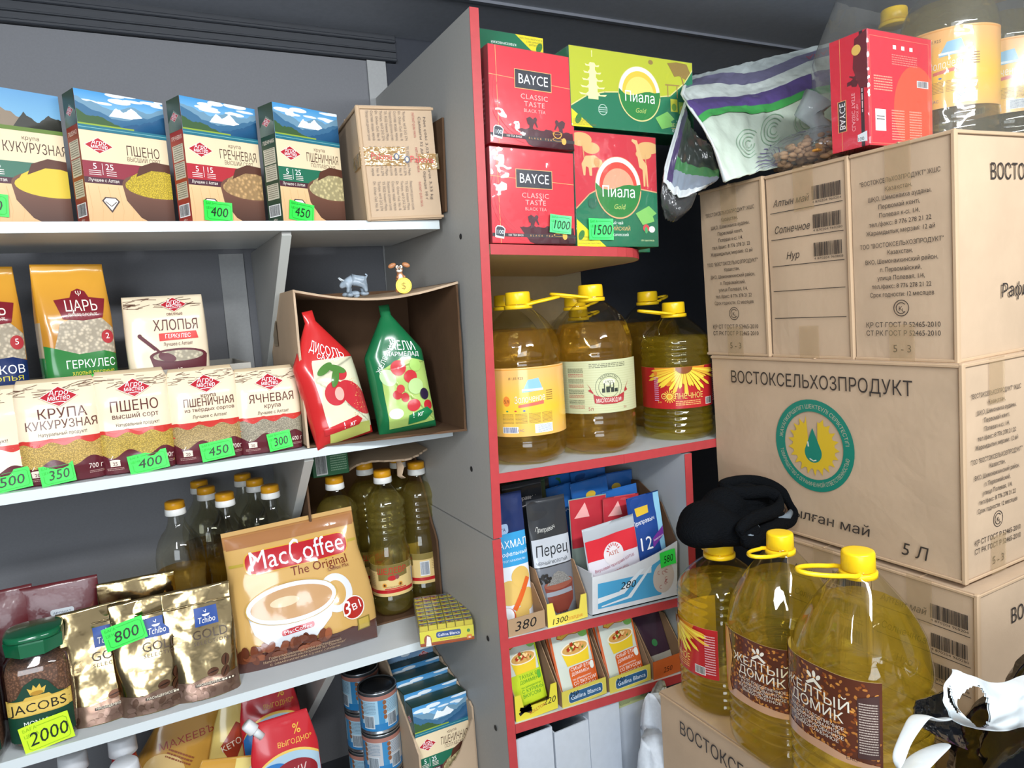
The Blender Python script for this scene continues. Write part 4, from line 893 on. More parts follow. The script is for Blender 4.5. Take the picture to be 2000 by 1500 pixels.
for i, (lb, X, hh) in enumerate((('dark red coffee pack behind the jars, further left', -.26, .215), ('dark red coffee pack with small white badge behind the jars', -.165, .21))):
    t = thing('coffee_pack', lb, 'packet', (X, 1.43, S3), R(4-6*i), R(-3)); mr = mat('dark_red_foil', '5d1f24', rough=.3, coat=.3, bump=.3, bscale=30); b, fn = bag(t, .12, .05, hh, one, lambda q: max(.05, 1-q**3), n=3, m=mr, amp=.006, fs=14, seed=70+i)
    if i: c = Canvas(.12, hh); c.rrect(.045, hh*.74, .036, .010, .004, 'c8cfd4'); c.text('АРОМАТ', .063, hh*.75, .005, '4a5870', width=.028); c.build('printed_front', t, fn, maxlen=.006)
# big coffee mix bag
t = thing('coffee_mix_bag', 'large golden coffee mix bag with red name plate and printed cup', 'bag', (.232, 1.318, S3+.003), R(-2), R(-12), R(-2)); W, D, H = .262, .085, .258
M_bag = mat('glossy_bag', attr=True, rough=.16, coat=.8, bump=.35, bscale=14); M_bag2 = mat('glossy_bag_plain', 'c39a5c', rough=.16, coat=.6, bump=.35, bscale=14)
bc = lambda q: '5a3328' if q < .15 else 'b98350' if q > .9 else 'cfa561'
b, fn = bag(t, W, D, H, lambda q: .94 if q > .72 else .94+.10*math.sin((.72-q)/.72*math.pi*.8), pinch(.16, .30, .6), n=1.9, col=bc, m=M_bag, amp=.010, fs=11, seed=81, rows=44, cols=72)
c = Canvas(W, H); c.clipr = (W*.01, .004, W*.99, H*.985); g = M_bag
c.poly([(0, 0), (W, 0), (W, H*.10), (W*.8, H*.17), (W*.4, H*.13), (0, H*.17)], '56332c', g)
c.rect(W*0, H*.9, W, H*.1, 'a9744a', g)
cx, cy = W*.42, H*.46; c.ell(cx+W*.31, cy-H*.02, W*.12, H*.14, 'dfe0e2', g); c.ell(cx+W*.31, cy-H*.02, W*.07, H*.09, 'cfa561', g)
c.poly([(cx-W*.31, cy), (cx-W*.27, cy-H*.17), (cx-W*.16, cy-H*.30), (cx+W*.10, cy-H*.30), (cx+W*.24, cy-H*.17), (cx+W*.31, cy)], lambda u, v: mixc('b9bcc2', 'eceef0', (u-cx+W*.3)/W/.6), g)
c.ell(cx, cy, W*.315, H*.135, 'e9eaec', g, n=40); c.ell(cx, cy-H*.005, W*.28, H*.11, 'c69a6c', g, n=40); c.ell(cx-W*.05, cy+H*.01, W*.10, H*.035, 'e3cba6', g); c.ring(cx, cy, W*.31, W*.316, 'c9a23c', ky=.46)
rr = random.Random(5)
for i in range(34):
    x, y = W*rr.uniform(.04, .62), H*rr.uniform(.11, .19); c.ell(x, y, .011, .0065, mixc('5a2c1c', '9a5636', rr.random()), g, n=12, rot=rr.uniform(0, 180))
c.rrect(W*.115, H*.70, W*.80, H*.165, .018, 'd9a83c', g); c.rrect(W*.125, H*.707, W*.78, H*.151, .016, 'b8242c', g)
c.rect(0, H*.775, W*.115, H*.02, 'b8a040', g); c.rect(W*.915, H*.775, W*.08, H*.02, 'b8a040', g)
c.text('Mac', W*.15, H*.730, .050, 'e4e8f2', align='l', bold=.06, width=W*.29, m=g); c.text('C', W*.445, H*.715, .066, 'e4e8f2', align='l', bold=.06, width=W*.095, m=g); c.text('offee', W*.545, H*.730, .050, 'e4e8f2', align='l', bold=.06, width=W*.34, m=g)
c.text('The Original', W*.66, H*.635, .024, '7a3020', bold=.05, width=W*.44, m=g); c.text('Coffee Mix', W*.79, H*.605, .0105, '7a3020', bold=.03, width=W*.17)
c.rrect(cx-W*.10, H*.235, W*.22, H*.04, .004, 'b8242c', g, sk=.08); c.text('MacCoffee', cx+W*.01, H*.25, .010, 'f0f0f4', bold=.04, width=W*.19, rot=4)
c.ell(W*.83, H*.30, W*.085, H*.085, 'f0e8dc', g, rot=40); c.ell(W*.83, H*.30, W*.078, H*.075, 'b02a24', g, rot=40); c.text('3', W*.775, H*.255, .040, 'f4f4f4', bold=.06, shear=.1); c.text('в1', W*.86, H*.285, .022, 'f4f4f4', bold=.05, rot=8)
c.rect(W*.84, H*.12, W*.10, H*.09, '8f7a34', g); c.rect(W*.85, H*.128, W*.08, H*.074, 'c2a54e', g)
for i in range(3): c.text(('Гранулированный кофе растворимый', 'Напиток кофейный растворимый 3в1 "Оригинал"', 'с заменителем сухих сливок')[i], W*.46, H*(.095-.028*i), .0072, 'c9a886', bold=.02, width=W*(.5+.08*(i == 1)))
c.build('printed_front', t, fn, maxlen=.007, eps=.0006)
mesh('seal_strip', *boxg(-W*.47, W*.47, D/2-.001, D/2+.001, H, H+.008), M_bag2, t)
# bouillon cube display
t = thing('cube_display_box', 'yellow tray of wrapped bouillon cubes overhanging the third shelf', 'box', (.470, 1.245, S3+.001), R(-16)); W, D, H = .104, .150, .029
mesh('tray_body', *boxg(-W/2, W/2, 0, D, 0, H, .0008), mat('cube_tray', 'd9c94e', rough=.4), t)
k = 0; mesh('tray_liner', *boxg(-W/2+.002, W/2-.002, .002, D-.002, H, H+.0001), MATS['cube_tray'], t)
for i in range(6):
    for j in range(8):
        x, y = -W/2+W*(i+.5)/6, D*(j+.5)/8; cb = mesh('bouillon_cube', *boxg(x-W/12+.0006, x+W/12-.0006, y-D/16+.0006, y+D/16-.0006, H+.0002, H+.010, .001), mat('cube_foil', 'd2c23c', rough=.3, metal=.15), t)
        q = Canvas(W/6-.002, D/8-.002); q.rect(0, q.h*.55, q.w, q.h*.3, '4a5f94'); q.ell(q.w*.4, q.h*.35, q.w*.2, q.h*.2, '8a4a24', n=10); q.rect(q.w*.6, q.h*.1, q.w*.3, q.h*.25, '6f8a3a')
        q.build('printing', cb, lambda u, v, o, x=x, y=y, q=q: (x+u-q.w/2, y+v-q.h/2, H+.010+o))
c = Canvas(W, H); c.rect(0, 0, W, H, 'd8cf3a'); c.rect(0, 0, W, H*.22, '9a4a24'); c.rrect(W*.30, H*.45, W*.46, H*.42, .004, '2c4c86'); c.text('Gallina Blanca', W*.53, H*.56, .0078, 'ffffff', bold=.04, width=W*.41); c.text('Бульонные кубики', W*.55, H*.30, .0042, '6a6a20', bold=.02)
c.ell(W*.14, H*.4, W*.07, H*.36, '9a4a28'); c.poly([(W*.10, 0), (W*.20, 0), (W*.19, H*.6), (W*.13, H*.7)], 'efe6da'); c.ell(W*.90, H*.66, W*.03, H*.12, '4f8a3a'); c.rrect(W*.86, H*.1, W*.10, H*.28, .002, 'd8862c'); c.text('48', W*.91, H*.14, .0048, 'ffffff', bold=.04)
c.build('printed_front', t); c = Canvas(D, H); c.rect(0, 0, D, H, 'd6d0c0'); c.lines(D*.1, H*.2, D*.8, H*.6, 5, '9a968a'); c.build('printed_side', t, lambda u, v, o: (-W/2-o, D-u, v))
mesh('shrink_film', *boxg(-W/2-.0015, W/2+.0015, -.0015, D+.0015, .0005, H+.0115, .003), M_wrap, t)
# ================================================================ oil bottles
M_pet = film('clear_bottle', 'fdfcf2', refl=1.15, rough=.03)
M_cap = mat('yellow_cap', 'f2c81c', rough=.3); M_capw = mat('white_cap', 'e8e8e4', rough=.35); M_capo = mat('amber_cap', 'e8a41c', rough=.35)
OIL = {'gold': oil_mat('amber_oil', 'ffc84c'), 'yellow': oil_mat('yellow_oil', 'ffe046'), 'pale': oil_mat('pale_oil', 'efdc7c')}
def big_profile(kind):
    if kind == 'round':     # smooth body, tall dome
        return .325, .0775, 2.0, [(0, .050), (.002, .062), (.010, .073), (.020, .077), (.040, .0775), (.043, .0760), (.048, .0760), (.051, .0775), (.066, .0775), (.068, .0765), (.185, .0765), (.188, .0775), (.192, .0755), (.197, .0755), (.201, .0775), (.214, .0765), (.230, .0725), (.246, .066), (.262, .056), (.276, .044), (.286, .033), (.292, .025), (.300, .0225), (.303, .0225)], .250
    if kind == 'ribbed':
        P = [(0, .050), (.002, .062), (.010, .071)]
        for i in range(4): z = .018+i*.013; P += [(z, .0735), (z+.005, .0735), (z+.0075, .0715), (z+.010, .0715)]
        P += [(.072, .0735), (.078, .0725), (.160, .0725), (.163, .0735)]
        for i in range(3): z = .168+i*.013; P += [(z, .0735), (z+.005, .0735), (z+.0075, .0712), (z+.010, .0712)]
        P += [(.208, .0735), (.222, .068), (.238, .055), (.250, .042), (.259, .030), (.264, .0245), (.272, .0225), (.275, .0225)]; return .296, .0725, 2.2, P, .222
    P = [(0, .048), (.002, .060), (.010, .070), (.022, .0755)]
    for i in range(9): z = .034+i*.0175; P += [(z, .0770), (z+.006, .0770), (z+.0095, .0725), (z+.0135, .0725)]
    P += [(.195, .0765), (.210, .0755), (.226, .073), (.244, .0685), (.262, .061), (.280, .0515), (.297, .041), (.311, .031), (.320, .024), (.328, .0185), (.331, .0185)]; return .352, .0765, 2.7, P, .286
def bigcap(t, z, hr, s=1):
    mesh('cap', *lathe([(z-.003, .0235*s), (z-.002, .0245*s), (z+.018, .0240*s), (z+.0205, .0228*s), (z+.021, .019*s)], 60, rib=lambda g, zz: 1+.012*math.cos(30*g)*(zz < z+.018)), M_cap, t, True)
    mesh('neck_ring', *lathe([(z-.012, .0250*s), (z-.011, .0275*s), (z-.005, .0275*s), (z-.004, .0255*s)], 36), M_cap, t, True)
    P = []                                       # carrying loop hinged on the neck ring
    for k in range(24):
        a = 2*math.pi*k/24; P.append((.042+.044*math.cos(a), .019*math.sin(a)*(1 if math.cos(a) > -.4 else 1.5*s), 0))
    M = Matrix.Translation((0, 0, z-.006)) @ Matrix.Rotation(hr, 4, 'Z') @ Matrix.Rotation(R(-9), 4, 'Y')
    V, Fc = tube([M @ Vector(p) for p in P], [(.0022, .0030)]*24, 8, closed=True); mesh('carry_loop', V, Fc, M_cap, t, True)
def oil_bottle(kind, label, x, y, z, oil, canvas=None, turn=0, loop=0, scale=1, group=None, lz=.075, rx=0, ry=0):
    t = thing('oil_bottle', label, 'bottle', (x, y, z), 0, rx, ry, group); t.scale = (scale,)*3
    H, r, ex, P, lev = big_profile(kind)
    if kind == 'round': rib = lambda g, zz: 1+(.020*math.cos(10*g) if .20 < zz < .285 else 0)*math.sin(max(0, min(1, (zz-.2)/.085))*math.pi)-(.05*abs(math.cos(3*g)) if zz < .004 else 0)
    elif kind == 'flute': rib = lambda g, zz: 1+.030*math.cos(9*g)*math.sin(max(0, min(1, (zz-.205)/.11))*math.pi)-(.06*abs(math.cos(3*g)) if zz < .004 else 0)
    else: rib = None
    Pf = []
    for (z0, r0), (z1, r1) in zip(P[:-1], P[1:]):
        k = max(1, int((z1-z0)/.006)); Pf += [(z0+(z1-z0)*i/k, r0+(r1-r0)*i/k) for i in range(k)]
    Pf.append(P[-1])
    mesh('bottle_shell', *lathe(Pf, 72, ex, rib=rib), M_pet, t, True)
    Po = [(zz+(.0012 if zz == 0 else 0), rr*.975) for zz, rr in Pf if zz < lev]; r1 = next(rr for zz, rr in Pf if zz >= lev)*.972; Po.append((lev, r1)); 
    mesh('oil', *lathe(Po, 72, ex, rib=rib), OIL[oil], t, True)
    bigcap(t, P[-1][0], loop, .82 if kind == 'flute' else 1)
    if canvas:
        cv = canvas; W = cv.w
        def fn(u, v, o):
            g = turn-math.pi/2+(u-W/2)/r; c, s = math.cos(g), math.sin(g); q = (r+.0012)/((abs(c)**ex+abs(s)**ex)**(1/ex)); return Vector((c*(q+o), s*(q+o), lz+v))
        n = 40; V = [fn(W*i/n, cv.h*j, -.0004*k) for k in (0, 1) for j in (0, 1) for i in range(n+1)]; m1 = n+1
        Fc = [(i, i+1, i+1+m1, i+m1) for i in range(n)]+[(i+2*m1, i+3*m1, i+1+3*m1, i+1+2*m1) for i in range(n)]
        lb = mesh('label', V, Fc, mat('label_paper', 'e0c98c', rough=.5), t, True); cv.build('printed_label', lb, fn, maxlen=.006, eps=.00012)
    return t
def lab_gold():
    c = Canvas(.20, .128); W, H = c.w, c.h; g = M_gloss
    c.rect(0, 0, W, H, lambda u, v: mixc('f0c13a', 'efb46a', abs(v/H-.4)*2), g); c.rect(0, H*.97, W, H*.012, 'e39a3a'); x = W*.26
    c.poly([(W*.44, H*.64), (W*.50, H*.82), (W*.60, H*.84), (W*.64, H*.66)], '8cbcd8', g); c.rect(W*.44, H*.66, W*.2, H*.03, 'dfe9ee')
    c.text('Золоченое', W*.51, H*.50, .018, '5b5a78', bold=.09, shear=.15, width=W*.30, rot=4, m=g); c.text('Золоченое', W*.51, H*.50, .018, 'f1e8cf', bold=.03, shear=.15, width=W*.295, rot=4, m=g)
    c.poly([(W*.40, H*.42), (W*.64, H*.46), (W*.64, H*.51), (W*.40, H*.46)], 'd06a5a', g)
    c.ell(W*.29, H*.52, W*.034, H*.075, 'e8873a', g); c.text('5л', W*.29, H*.495, .0095, '5a3a20', bold=.03)
    for k, co in enumerate(('3f8a5a', 'c24a3a', '4a6ab0')): c.ell(W*(.29+.08*k), H*.375, W*.012, H*.012, co)
    for k in range(4): c.lines(W*(.24+.125*k), H*.19, W*.11, H*.15, 8, '9a7a34', seed=k)
    c.barcode(W*.24, H*.06, W*.14, H*.08, bg='f0ece0', col='4a5a90'); c.text('ЕАС', W*.41, H*.075, .006, '4a5a90', bold=.04); c.rect(W*.54, H*.04, W*.18, H*.13, 'e8ecee'); c.lines(W*.57, H*.05, W*.14, H*.11, 7, '8a98ac', seed=9)
    c.text('81.83.925', W*.39, H*.83, .007, '6a5a3a', shear=.1); c.lines(W*.67, H*.5, W*.07, H*.16, 5, '8a6a34', seed=7); return c
def lab_1922():
    c = Canvas(.19, .100); W, H = c.w, c.h; c.rect(0, 0, W, H, 'c3c59c'); 
    for k in range(22): c.rect(0, H*k/22, W, H*.006, 'b4b88c')
    for k in range(4): c.lines(W*.17, H*(.78-.2*k), W*.17, H*.09, 4, '5a5a44', seed=k); c.lines(W*.17, H*(.70-.2*k), W*.17, H*.07, 3, 'a8584a', seed=k+5)
    cx, cy = W*.59, H*.49; c.ring(cx, cy, .0255, .0262, '3f4a3a'); c.ring(cx, cy, .0195, .0202, '3f4a3a'); c.text('КАЗАХСТАН', cx, cy+.021, .0055, '3f4a3a', bold=.03, arc=.021); c.ell(cx, cy+.010, .012, .006, 'dcdcc0'); c.text('1922', cx, cy+.007, .008, '3f4a3a', bold=.02)
    for x, w_, h_ in ((-.014, .006, .008), (-.006, .007, .011), (.003, .006, .009), (.010, .007, .007)): c.rect(cx+x, cy-.010, w_, h_, '2f362c'); 
    for x in (-.010, .001, .008): c.rect(cx+x, cy-.002, .0016, .010, '2f362c')
    c.poly([(W*.37, H*.58), (W*.43, H*.40), (W*.44, H*.20), (W*.52, H*.17), (W*.66, H*.17), (W*.74, H*.20), (W*.76, H*.42), (W*.82, H*.60), (W*.78, H*.46), (W*.80, H*.40), (W*.74, H*.36), (W*.66, H*.30), (W*.52, H*.30), (W*.45, H*.35), (W*.38, H*.44), (W*.41, H*.48)], 'a83034')
    c.text('МАСЛОЗАВОД №1', W*.59, H*.205, .0105, 'f0eadc', bold=.04, width=W*.27); c.text('5л', W*.40, H*.06, .0095, '9a3034', bold=.03); c.text('5л', W*.76, H*.06, .007, '9a3034', bold=.03); c.lines(W*.40, H*.86, W*.38, H*.09, 3, '6a6a54', seed=8); return c
def lab_sun():
    c = Canvas(.21, .088); W, H = c.w, c.h; g = M_gloss; c.rect(0, 0, W, H, 'b8262a', g)
    c.poly([(W*.26, H), (W*.30, H*.70), (W*.40, H*.55), (W*.60, H*.62), (W*.75, H*.80), (W*.80, H)], 'd88c2c', g)
    rr = random.Random(3); cx, cy = W*.56, H*1.0
    for k in range(26): a = R(190+k*6.4+rr.uniform(-2, 2)); l = rr.uniform(.35, .62)*H; w_ = .05; c.poly([(cx, cy), (cx+l*math.cos(a-w_)*1.5, cy+l*math.sin(a-w_)), (cx+l*1.12*math.cos(a)*1.5, cy+l*1.12*math.sin(a)), (cx+l*math.cos(a+w_)*1.5, cy+l*math.sin(a+w_))], mixc('e8b03a', 'f2e04a', rr.random()), g)
    c.ell(cx, cy, W*.08, H*.16, '8a4a1c', g); c.ell(W*.275, H*.86, W*.022, H*.055, 'e8843a', g); c.lines(W*.255, H*.18, W*.05, H*.60, 12, 'd8a0c8', seed=4)
    for k in range(16): a = R(k*22.5); c.line([(W*.415+.0075*math.cos(a), H*.30+.0075*math.sin(a)), (W*.415+.0135*math.cos(a), H*.30+.0135*math.sin(a))], .0016, 'f0c84a')
    c.ell(W*.415, H*.30, .0066, .0066, 'f4d860', g); c.ell(W*.415, H*.30, .0045, .0045, 'e8a03c', g); c.text('С', W*.355, H*.24, .0165, 'f2d272', bold=.05, m=g); c.text('ЛНЕЧНОЕ', W*.455, H*.24, .0165, 'f2d272', align='l', bold=.05, width=W*.30, m=g)
    c.lines(W*.47, H*.07, W*.26, H*.13, 3, 'e8b06a', seed=6); c.text('5 л', W*.31, H*.14, .006, 'f0c84a', bold=.03)
    c.barcode(W*.80, H*.06, W*.09, H*.15, bg='efe8e0'); c.lines(W*.90, H*.1, W*.08, H*.8, 16, 'e0a8b0', seed=12); return c
def lab_house():
    c = Canvas(.150, .106); W, H = c.w, c.h; g = M_gloss; c.rect(0, 0, W, H, '5c2f1e', g); rr = random.Random(8)
    for k in range(330):
        x, y = W*rr.uniform(.12, .98), H*rr.uniform(.02, .98); c.ell(x, y, .0026, .0015, mixc('7a3418', 'e09a48', rr.random()**1.6), g, n=8, rot=rr.uniform(0, 180))
    c.poly([(0, 0), (W*.16, 0), (W*.10, H*.2), (W*.16, H*.62), (W*.10, H), (0, H)], 'd89a4a', g); c.poly([(W*.08, 0), (W*.98, 0), (W*.98, H*.04), (W*.6, H*.11), (W*.42, H*.10), (W*.2, H*.14)], 'c89a78', g)
    c.poly([(W*.84, H*.10), (W*.98, H*.12), (W*.98, H*.86), (W*.84, H*.80)], '4a3230', g); c.lines(W*.85, H*.16, W*.12, H*.60, 20, 'b8a89c', seed=5)
    c.poly([(W*.42, H*.75), (W*.50, H*.84), (W*.58, H*.76), (W*.56, H*.735), (W*.50, H*.79), (W*.44, H*.735)], 'f2ead8', g); 
    for a in (50, 90, 130): c.ell(W*.50+.010*math.cos(R(a)), H*.82+.010*math.sin(R(a))-.003, .0024, .0042, 'f2ead8', g, rot=a-90)
    c.text('ЖЕЛТЫЙ', W*.49, H*.60, .0185, 'f2ead8', bold=.10, width=W*.62, m=g); c.text('ДОМИК', W*.50, H*.45, .0185, 'f2ead8', bold=.10, width=W*.50, m=g)
    for i, (s, w_) in enumerate((('МАСЛО ПОДСОЛНЕЧНОЕ', .5), ('РАФИНИРОВАННОЕ', .44), ('ДЕЗОДОРИРОВАННОЕ', .5), ('ВЫМОРОЖЕННОЕ', .42))): c.text(s, W*.50, H*(.36-.055*i), .0062, 'ece0d0', bold=.04, width=W*w_)
    c.text('ЕАС', W*.80, H*.05, .006, '4a3028', bold=.05); return c
b1 = oil_bottle('round', 'five-litre oil bottle with orange-yellow label next to the red side panel', .660, 1.222, O0+.0005, 'gold', lab_gold(), turn=R(-22), loop=R(-12), lz=.056)
oil_bottle('round', 'five-litre oil bottle with green 1922 label and red ribbon, on the red-edged shelf', .826, 1.218, O0-.003, 'gold', lab_1922(), turn=R(-28), loop=R(172), lz=.080, scale=1.03)
oil_bottle('ribbed', 'ribbed five-litre oil bottle with red sun label, on the red-edged shelf', 1.046, 1.226, O1-.004, 'yellow', lab_sun(), turn=R(-38), loop=R(170), lz=.072)
for x, y, k, nm in ((.72, 1.39, 'round', 'amber oil bottle hidden behind the two left five-litre bottles'), (.905, 1.40, 'round', 'amber oil bottle in the second row, seen between the 1922 bottle and the ribbed bottle'), (1.115, 1.40, 'round', 'amber oil bottle in the second row behind the ribbed bottle'), (1.02, 1.565, 'ribbed', 'oil bottle at the very back of the red-edged shelf')):
    oil_bottle(k, nm, x, y, O0+.0 if x < .8 else O1-.003, 'gold', loop=R(20))
g5 = 'big oil bottles on the front carton'
oil_bottle('ribbed', 'ribbed oil bottle under the black knitted hat', .868, .925, CT+.001, 'yellow', lab_sun(), turn=R(-132), loop=R(60), lz=.072, group=g5)
oil_bottle('flute', 'big yellow oil bottle with seed-patterned label, between the hatted one and the nearest one', .842, .765, CT+.001, 'yellow', lab_house(), turn=R(-74), loop=R(195), lz=.098, group=g5)
oil_bottle('flute', 'nearest big yellow oil bottle with seed-patterned label and open carry loop', .812, .608, CT+.001, 'yellow', lab_house(), turn=R(-94), loop=R(165), lz=.118, scale=1.06, group=g5)
# wrapped bottles and tea box on top of the cartons
zt_ = zA+.340
for x, y, tr, lb in ((1.335, .80, -60, 'left one of the shrink-wrapped oil bottles on top of the cartons'), (1.50, .80, -62, 'shrink-wrapped oil bottle cut off by the right edge, on top of the cartons'), (1.43, .965, -60, 'shrink-wrapped oil bottle rising behind the red tea box')):
    oil_bottle('round', lb, x, y, zt_, 'pale', lab_gold(), turn=R(tr), loop=R(40), lz=.070, group='shrink-wrapped oil bottles on the cartons', scale=1.02)
t = thing('shrink_film', 'clear crinkled film wrapped around the oil bottles on the cartons', 'wrap', (1.43, .715, zt_))
V = []; Fc = []; n = 64; rows = 16
for j in range(rows+1):
    q = j/rows; z = .35*q; k = 1 if q < .65 else 1-.22*((q-.65)/.35)
    for i in range(n):
        a = 2*math.pi*i/n; c_, s_ = math.cos(a), math.sin(a); e = 1/((abs(c_)**5+abs(s_)**5)**.2); p = Vector((c_*e*.182*k, .172+s_*e*.172*k, z)); p += Vector((c_, s_, 0))*noise.noise(Vector((a*9, z*6, 2)))*.006*(.3+q); V.append(p)
for j in range(rows):
    for i in range(n): Fc.append((j*n+i, j*n+(i+1) % n, (j+1)*n+(i+1) % n, (j+1)*n+i))
mesh('film_sheet', V, Fc, film('milky_film', 'f4f4f2', tint=.07, refl=1.8, rough=.08, bump=.8, bscale=18), t, True)
# ---------------------------------------------------------------- one-litre bottles
def litre(kind, label, x, y, z, oil='pale', canvas=None, turn=0, group=None, rz=0, s=1):
    t = thing('oil_bottle', label, 'bottle', (x, y, z), rz, group=group); t.scale = (s,)*3
    if kind == 'waist':
        P = [(0, .026), (.002, .033), (.010, .038), (.024, .041), (.036, .040), (.040, .0385), (.102, .0385), (.106, .040), (.122, .040), (.134, .036), (.146, .0345)]
        for i in range(5): z0 = .150+i*.0125; rr = .0355+.0012*min(i, 5-i); P += [(z0, rr), (z0+.004, rr+.0006), (z0+.0065, rr-.0016), (z0+.009, rr-.0016)]
        P += [(.214, .039), (.222, .038), (.234, .030), (.246, .021), (.254, .0155), (.262, .0135), (.266, .0135)]; lev = .240
    else:
        P = [(0, .026), (.002, .033), (.010, .038), (.022, .040)]
        P += [(.030, .040), (.120, .039), (.124, .041), (.128, .039), (.136, .0415), (.150, .042), (.166, .0415), (.182, .039), (.196, .034), (.208, .027), (.218, .019), (.228, .015), (.240, .0135), (.250, .0135)]; lev = .140
    rib = (lambda g, zz: 1+.02*math.cos(14*g)*(zz < .11)) if kind != 'waist' else None
    mesh('bottle_shell', *lathe(P, 48, 2.3 if kind == 'waist' else 2, rib=rib), M_pet, t, True)
    Po = [(a+(.001 if a == 0 else 0), b*.97) for a, b in P if a < lev]; Po.append((lev, next(b for a, b in P if a >= lev)*.965)); mesh('oil', *lathe(Po, 48, 2.3 if kind == 'waist' else 2, rib=rib), OIL[oil], t, True)
    zt2 = P[-1][0]; mesh('cap', *lathe([(zt2+.004, .0172), (zt2+.0155, .0166), (zt2+.017, .0150)], 32), M_capo, t, True); mesh('cap_collar', *lathe([(zt2-.008, .0172), (zt2-.007, .0180), (zt2+.0035, .0176), (zt2+.004, .0172)], 32), M_capw, t, True)
    if canvas:
        W = canvas.w; r = .0398; ex = 2.3
        def fn(u, v, o): g = turn-math.pi/2+(u-W/2)/r; c, s_ = math.cos(g), math.sin(g); q = r/((abs(c)**ex+abs(s_)**ex)**(1/ex)); return Vector((c*(q+o), s_*(q+o), .042+v))
        n = 36; m1 = n+1; V = [fn(W*i/n, canvas.h*j, -.0003*k) for k in (0, 1) for j in (0, 1) for i in range(n+1)]
        lb = mesh('label', V, [(i, i+1, i+1+m1, i+m1) for i in range(n)]+[(i+2*m1, i+3*m1, i+1+3*m1, i+1+2*m1) for i in range(n)], MATS['label_paper'], t, True); canvas.build('printed_label', lb, fn, maxlen=.005, eps=.0001)
    return t
def lab_master(full=True):
    c = Canvas(.19, .062); W, H = c.w, c.h; g = M_gloss; c.rect(0, 0, W, H, 'e0c384', g); c.rect(0, H*.80, W, H*.20, '8a7840', g)
    c.poly([(W*.36, H), (W*.66, H), (W*.66, H*.62), (W*.36, H*.50)], '7d6c3a', g); c.text('ШЕДЕВР', W*.50, H*.72, .0165, 'c22a2c', bold=.08, width=W*.31, m=g); c.ell(W*.50, H*.58, W*.045, H*.08, 'b8262a', g); c.ell(W*.55, H*.60, W*.022, H*.075, '8a4a4c', g)
    for x in (.42, .58): c.ell(W*x, H*.36, W*.022, H*.07, 'd8923a', g); c.ell(W*x, H*.36, W*.011, H*.035, '5a3a24', g)
    c.rect(0, H*.10, W, H*.11, 'b8262a', g); c.rect(W*.42, H*.22, W*.22, H*.035, 'c2343a', g); c.lines(W*.43, H*.27, W*.18, H*.05, 2, '8a5a3a')
    c.lines(W*.20, H*.3, W*.12, H*.45, 8, 'a58a54', seed=3); c.barcode(W*.74, H*.30, W*.09, H*.42, bg='e8e8e6', col='5a6a80'); c.lines(W*.86, H*.45, W*.11, H*.4, 7, 'a58a54', seed=5); c.text('12 o', W*.92, H*.26, .006, '3a3226'); return c
z3 = S3+.001
gm_ = 'one-litre bottles in the torn carton'
litre('waist', 'ribbed one-litre oil bottle with red and gold label, front left in the torn carton', .432, 1.452, z3+.006, canvas=lab_master(), turn=R(-14), group=gm_, s=1.08)
litre('waist', 'one-litre oil bottle with barcode side showing, front right in the torn carton', .522 - .006, 1.475, z3+.006, canvas=lab_master(), turn=R(-95), group=gm_, s=1.08)
litre('waist', 'one-litre oil bottle in the torn carton, mostly behind the big coffee bag', .335, 1.47, z3+.006, canvas=lab_master(), turn=R(-14), group=gm_, s=1.08)
litre('waist', 'one-litre oil bottle at the back of the torn carton, behind the red-labelled one', .425, 1.56, z3+.006, canvas=lab_master(), group=gm_, s=1.08)
litre('waist', 'one-litre oil bottle at the back right of the torn carton, only its cap clear', .508, 1.575, z3+.006, group=gm_, s=1.08)
for i, (px, py, Y, lb) in enumerate(((340, 978, 1.46, 'leftmost dark-shouldered oil bottle behind the gold pouches'), (438, 965, 1.46, 'oil bottle directly behind the upper left corner of the big coffee bag'), (527, 955, 1.46, 'oil bottle behind the middle top of the big coffee bag'), (402, 955, 1.545, 'second-row oil bottle right of the leftmost one, under the shelf'), (497, 938, 1.545, 'second-row oil bottle between the two above the coffee bag'), (388, 938, 1.62, 'back-row oil bottle above the gold pouches, its cap in shade'), (473, 927, 1.62, 'back-row oil bottle near the bracket panel, its cap in shade'))):
    p = at(px, py, Y=Y); litre('plain', lb, p.x, p.y, z3+.045, 'gold', group='one-litre oil bottles behind the coffee', s=1.02)
tray('white board tray the back row of one-litre bottles stands on', -.12, .235, 1.405, 1.665, S3+.0005, .044, m=M_tray, front=.044)
mesh('tray_floor', *boxg(-.177, .177, .003, .257, .038, .0435), M_tray, C.objects['cardboard_tray.002'])
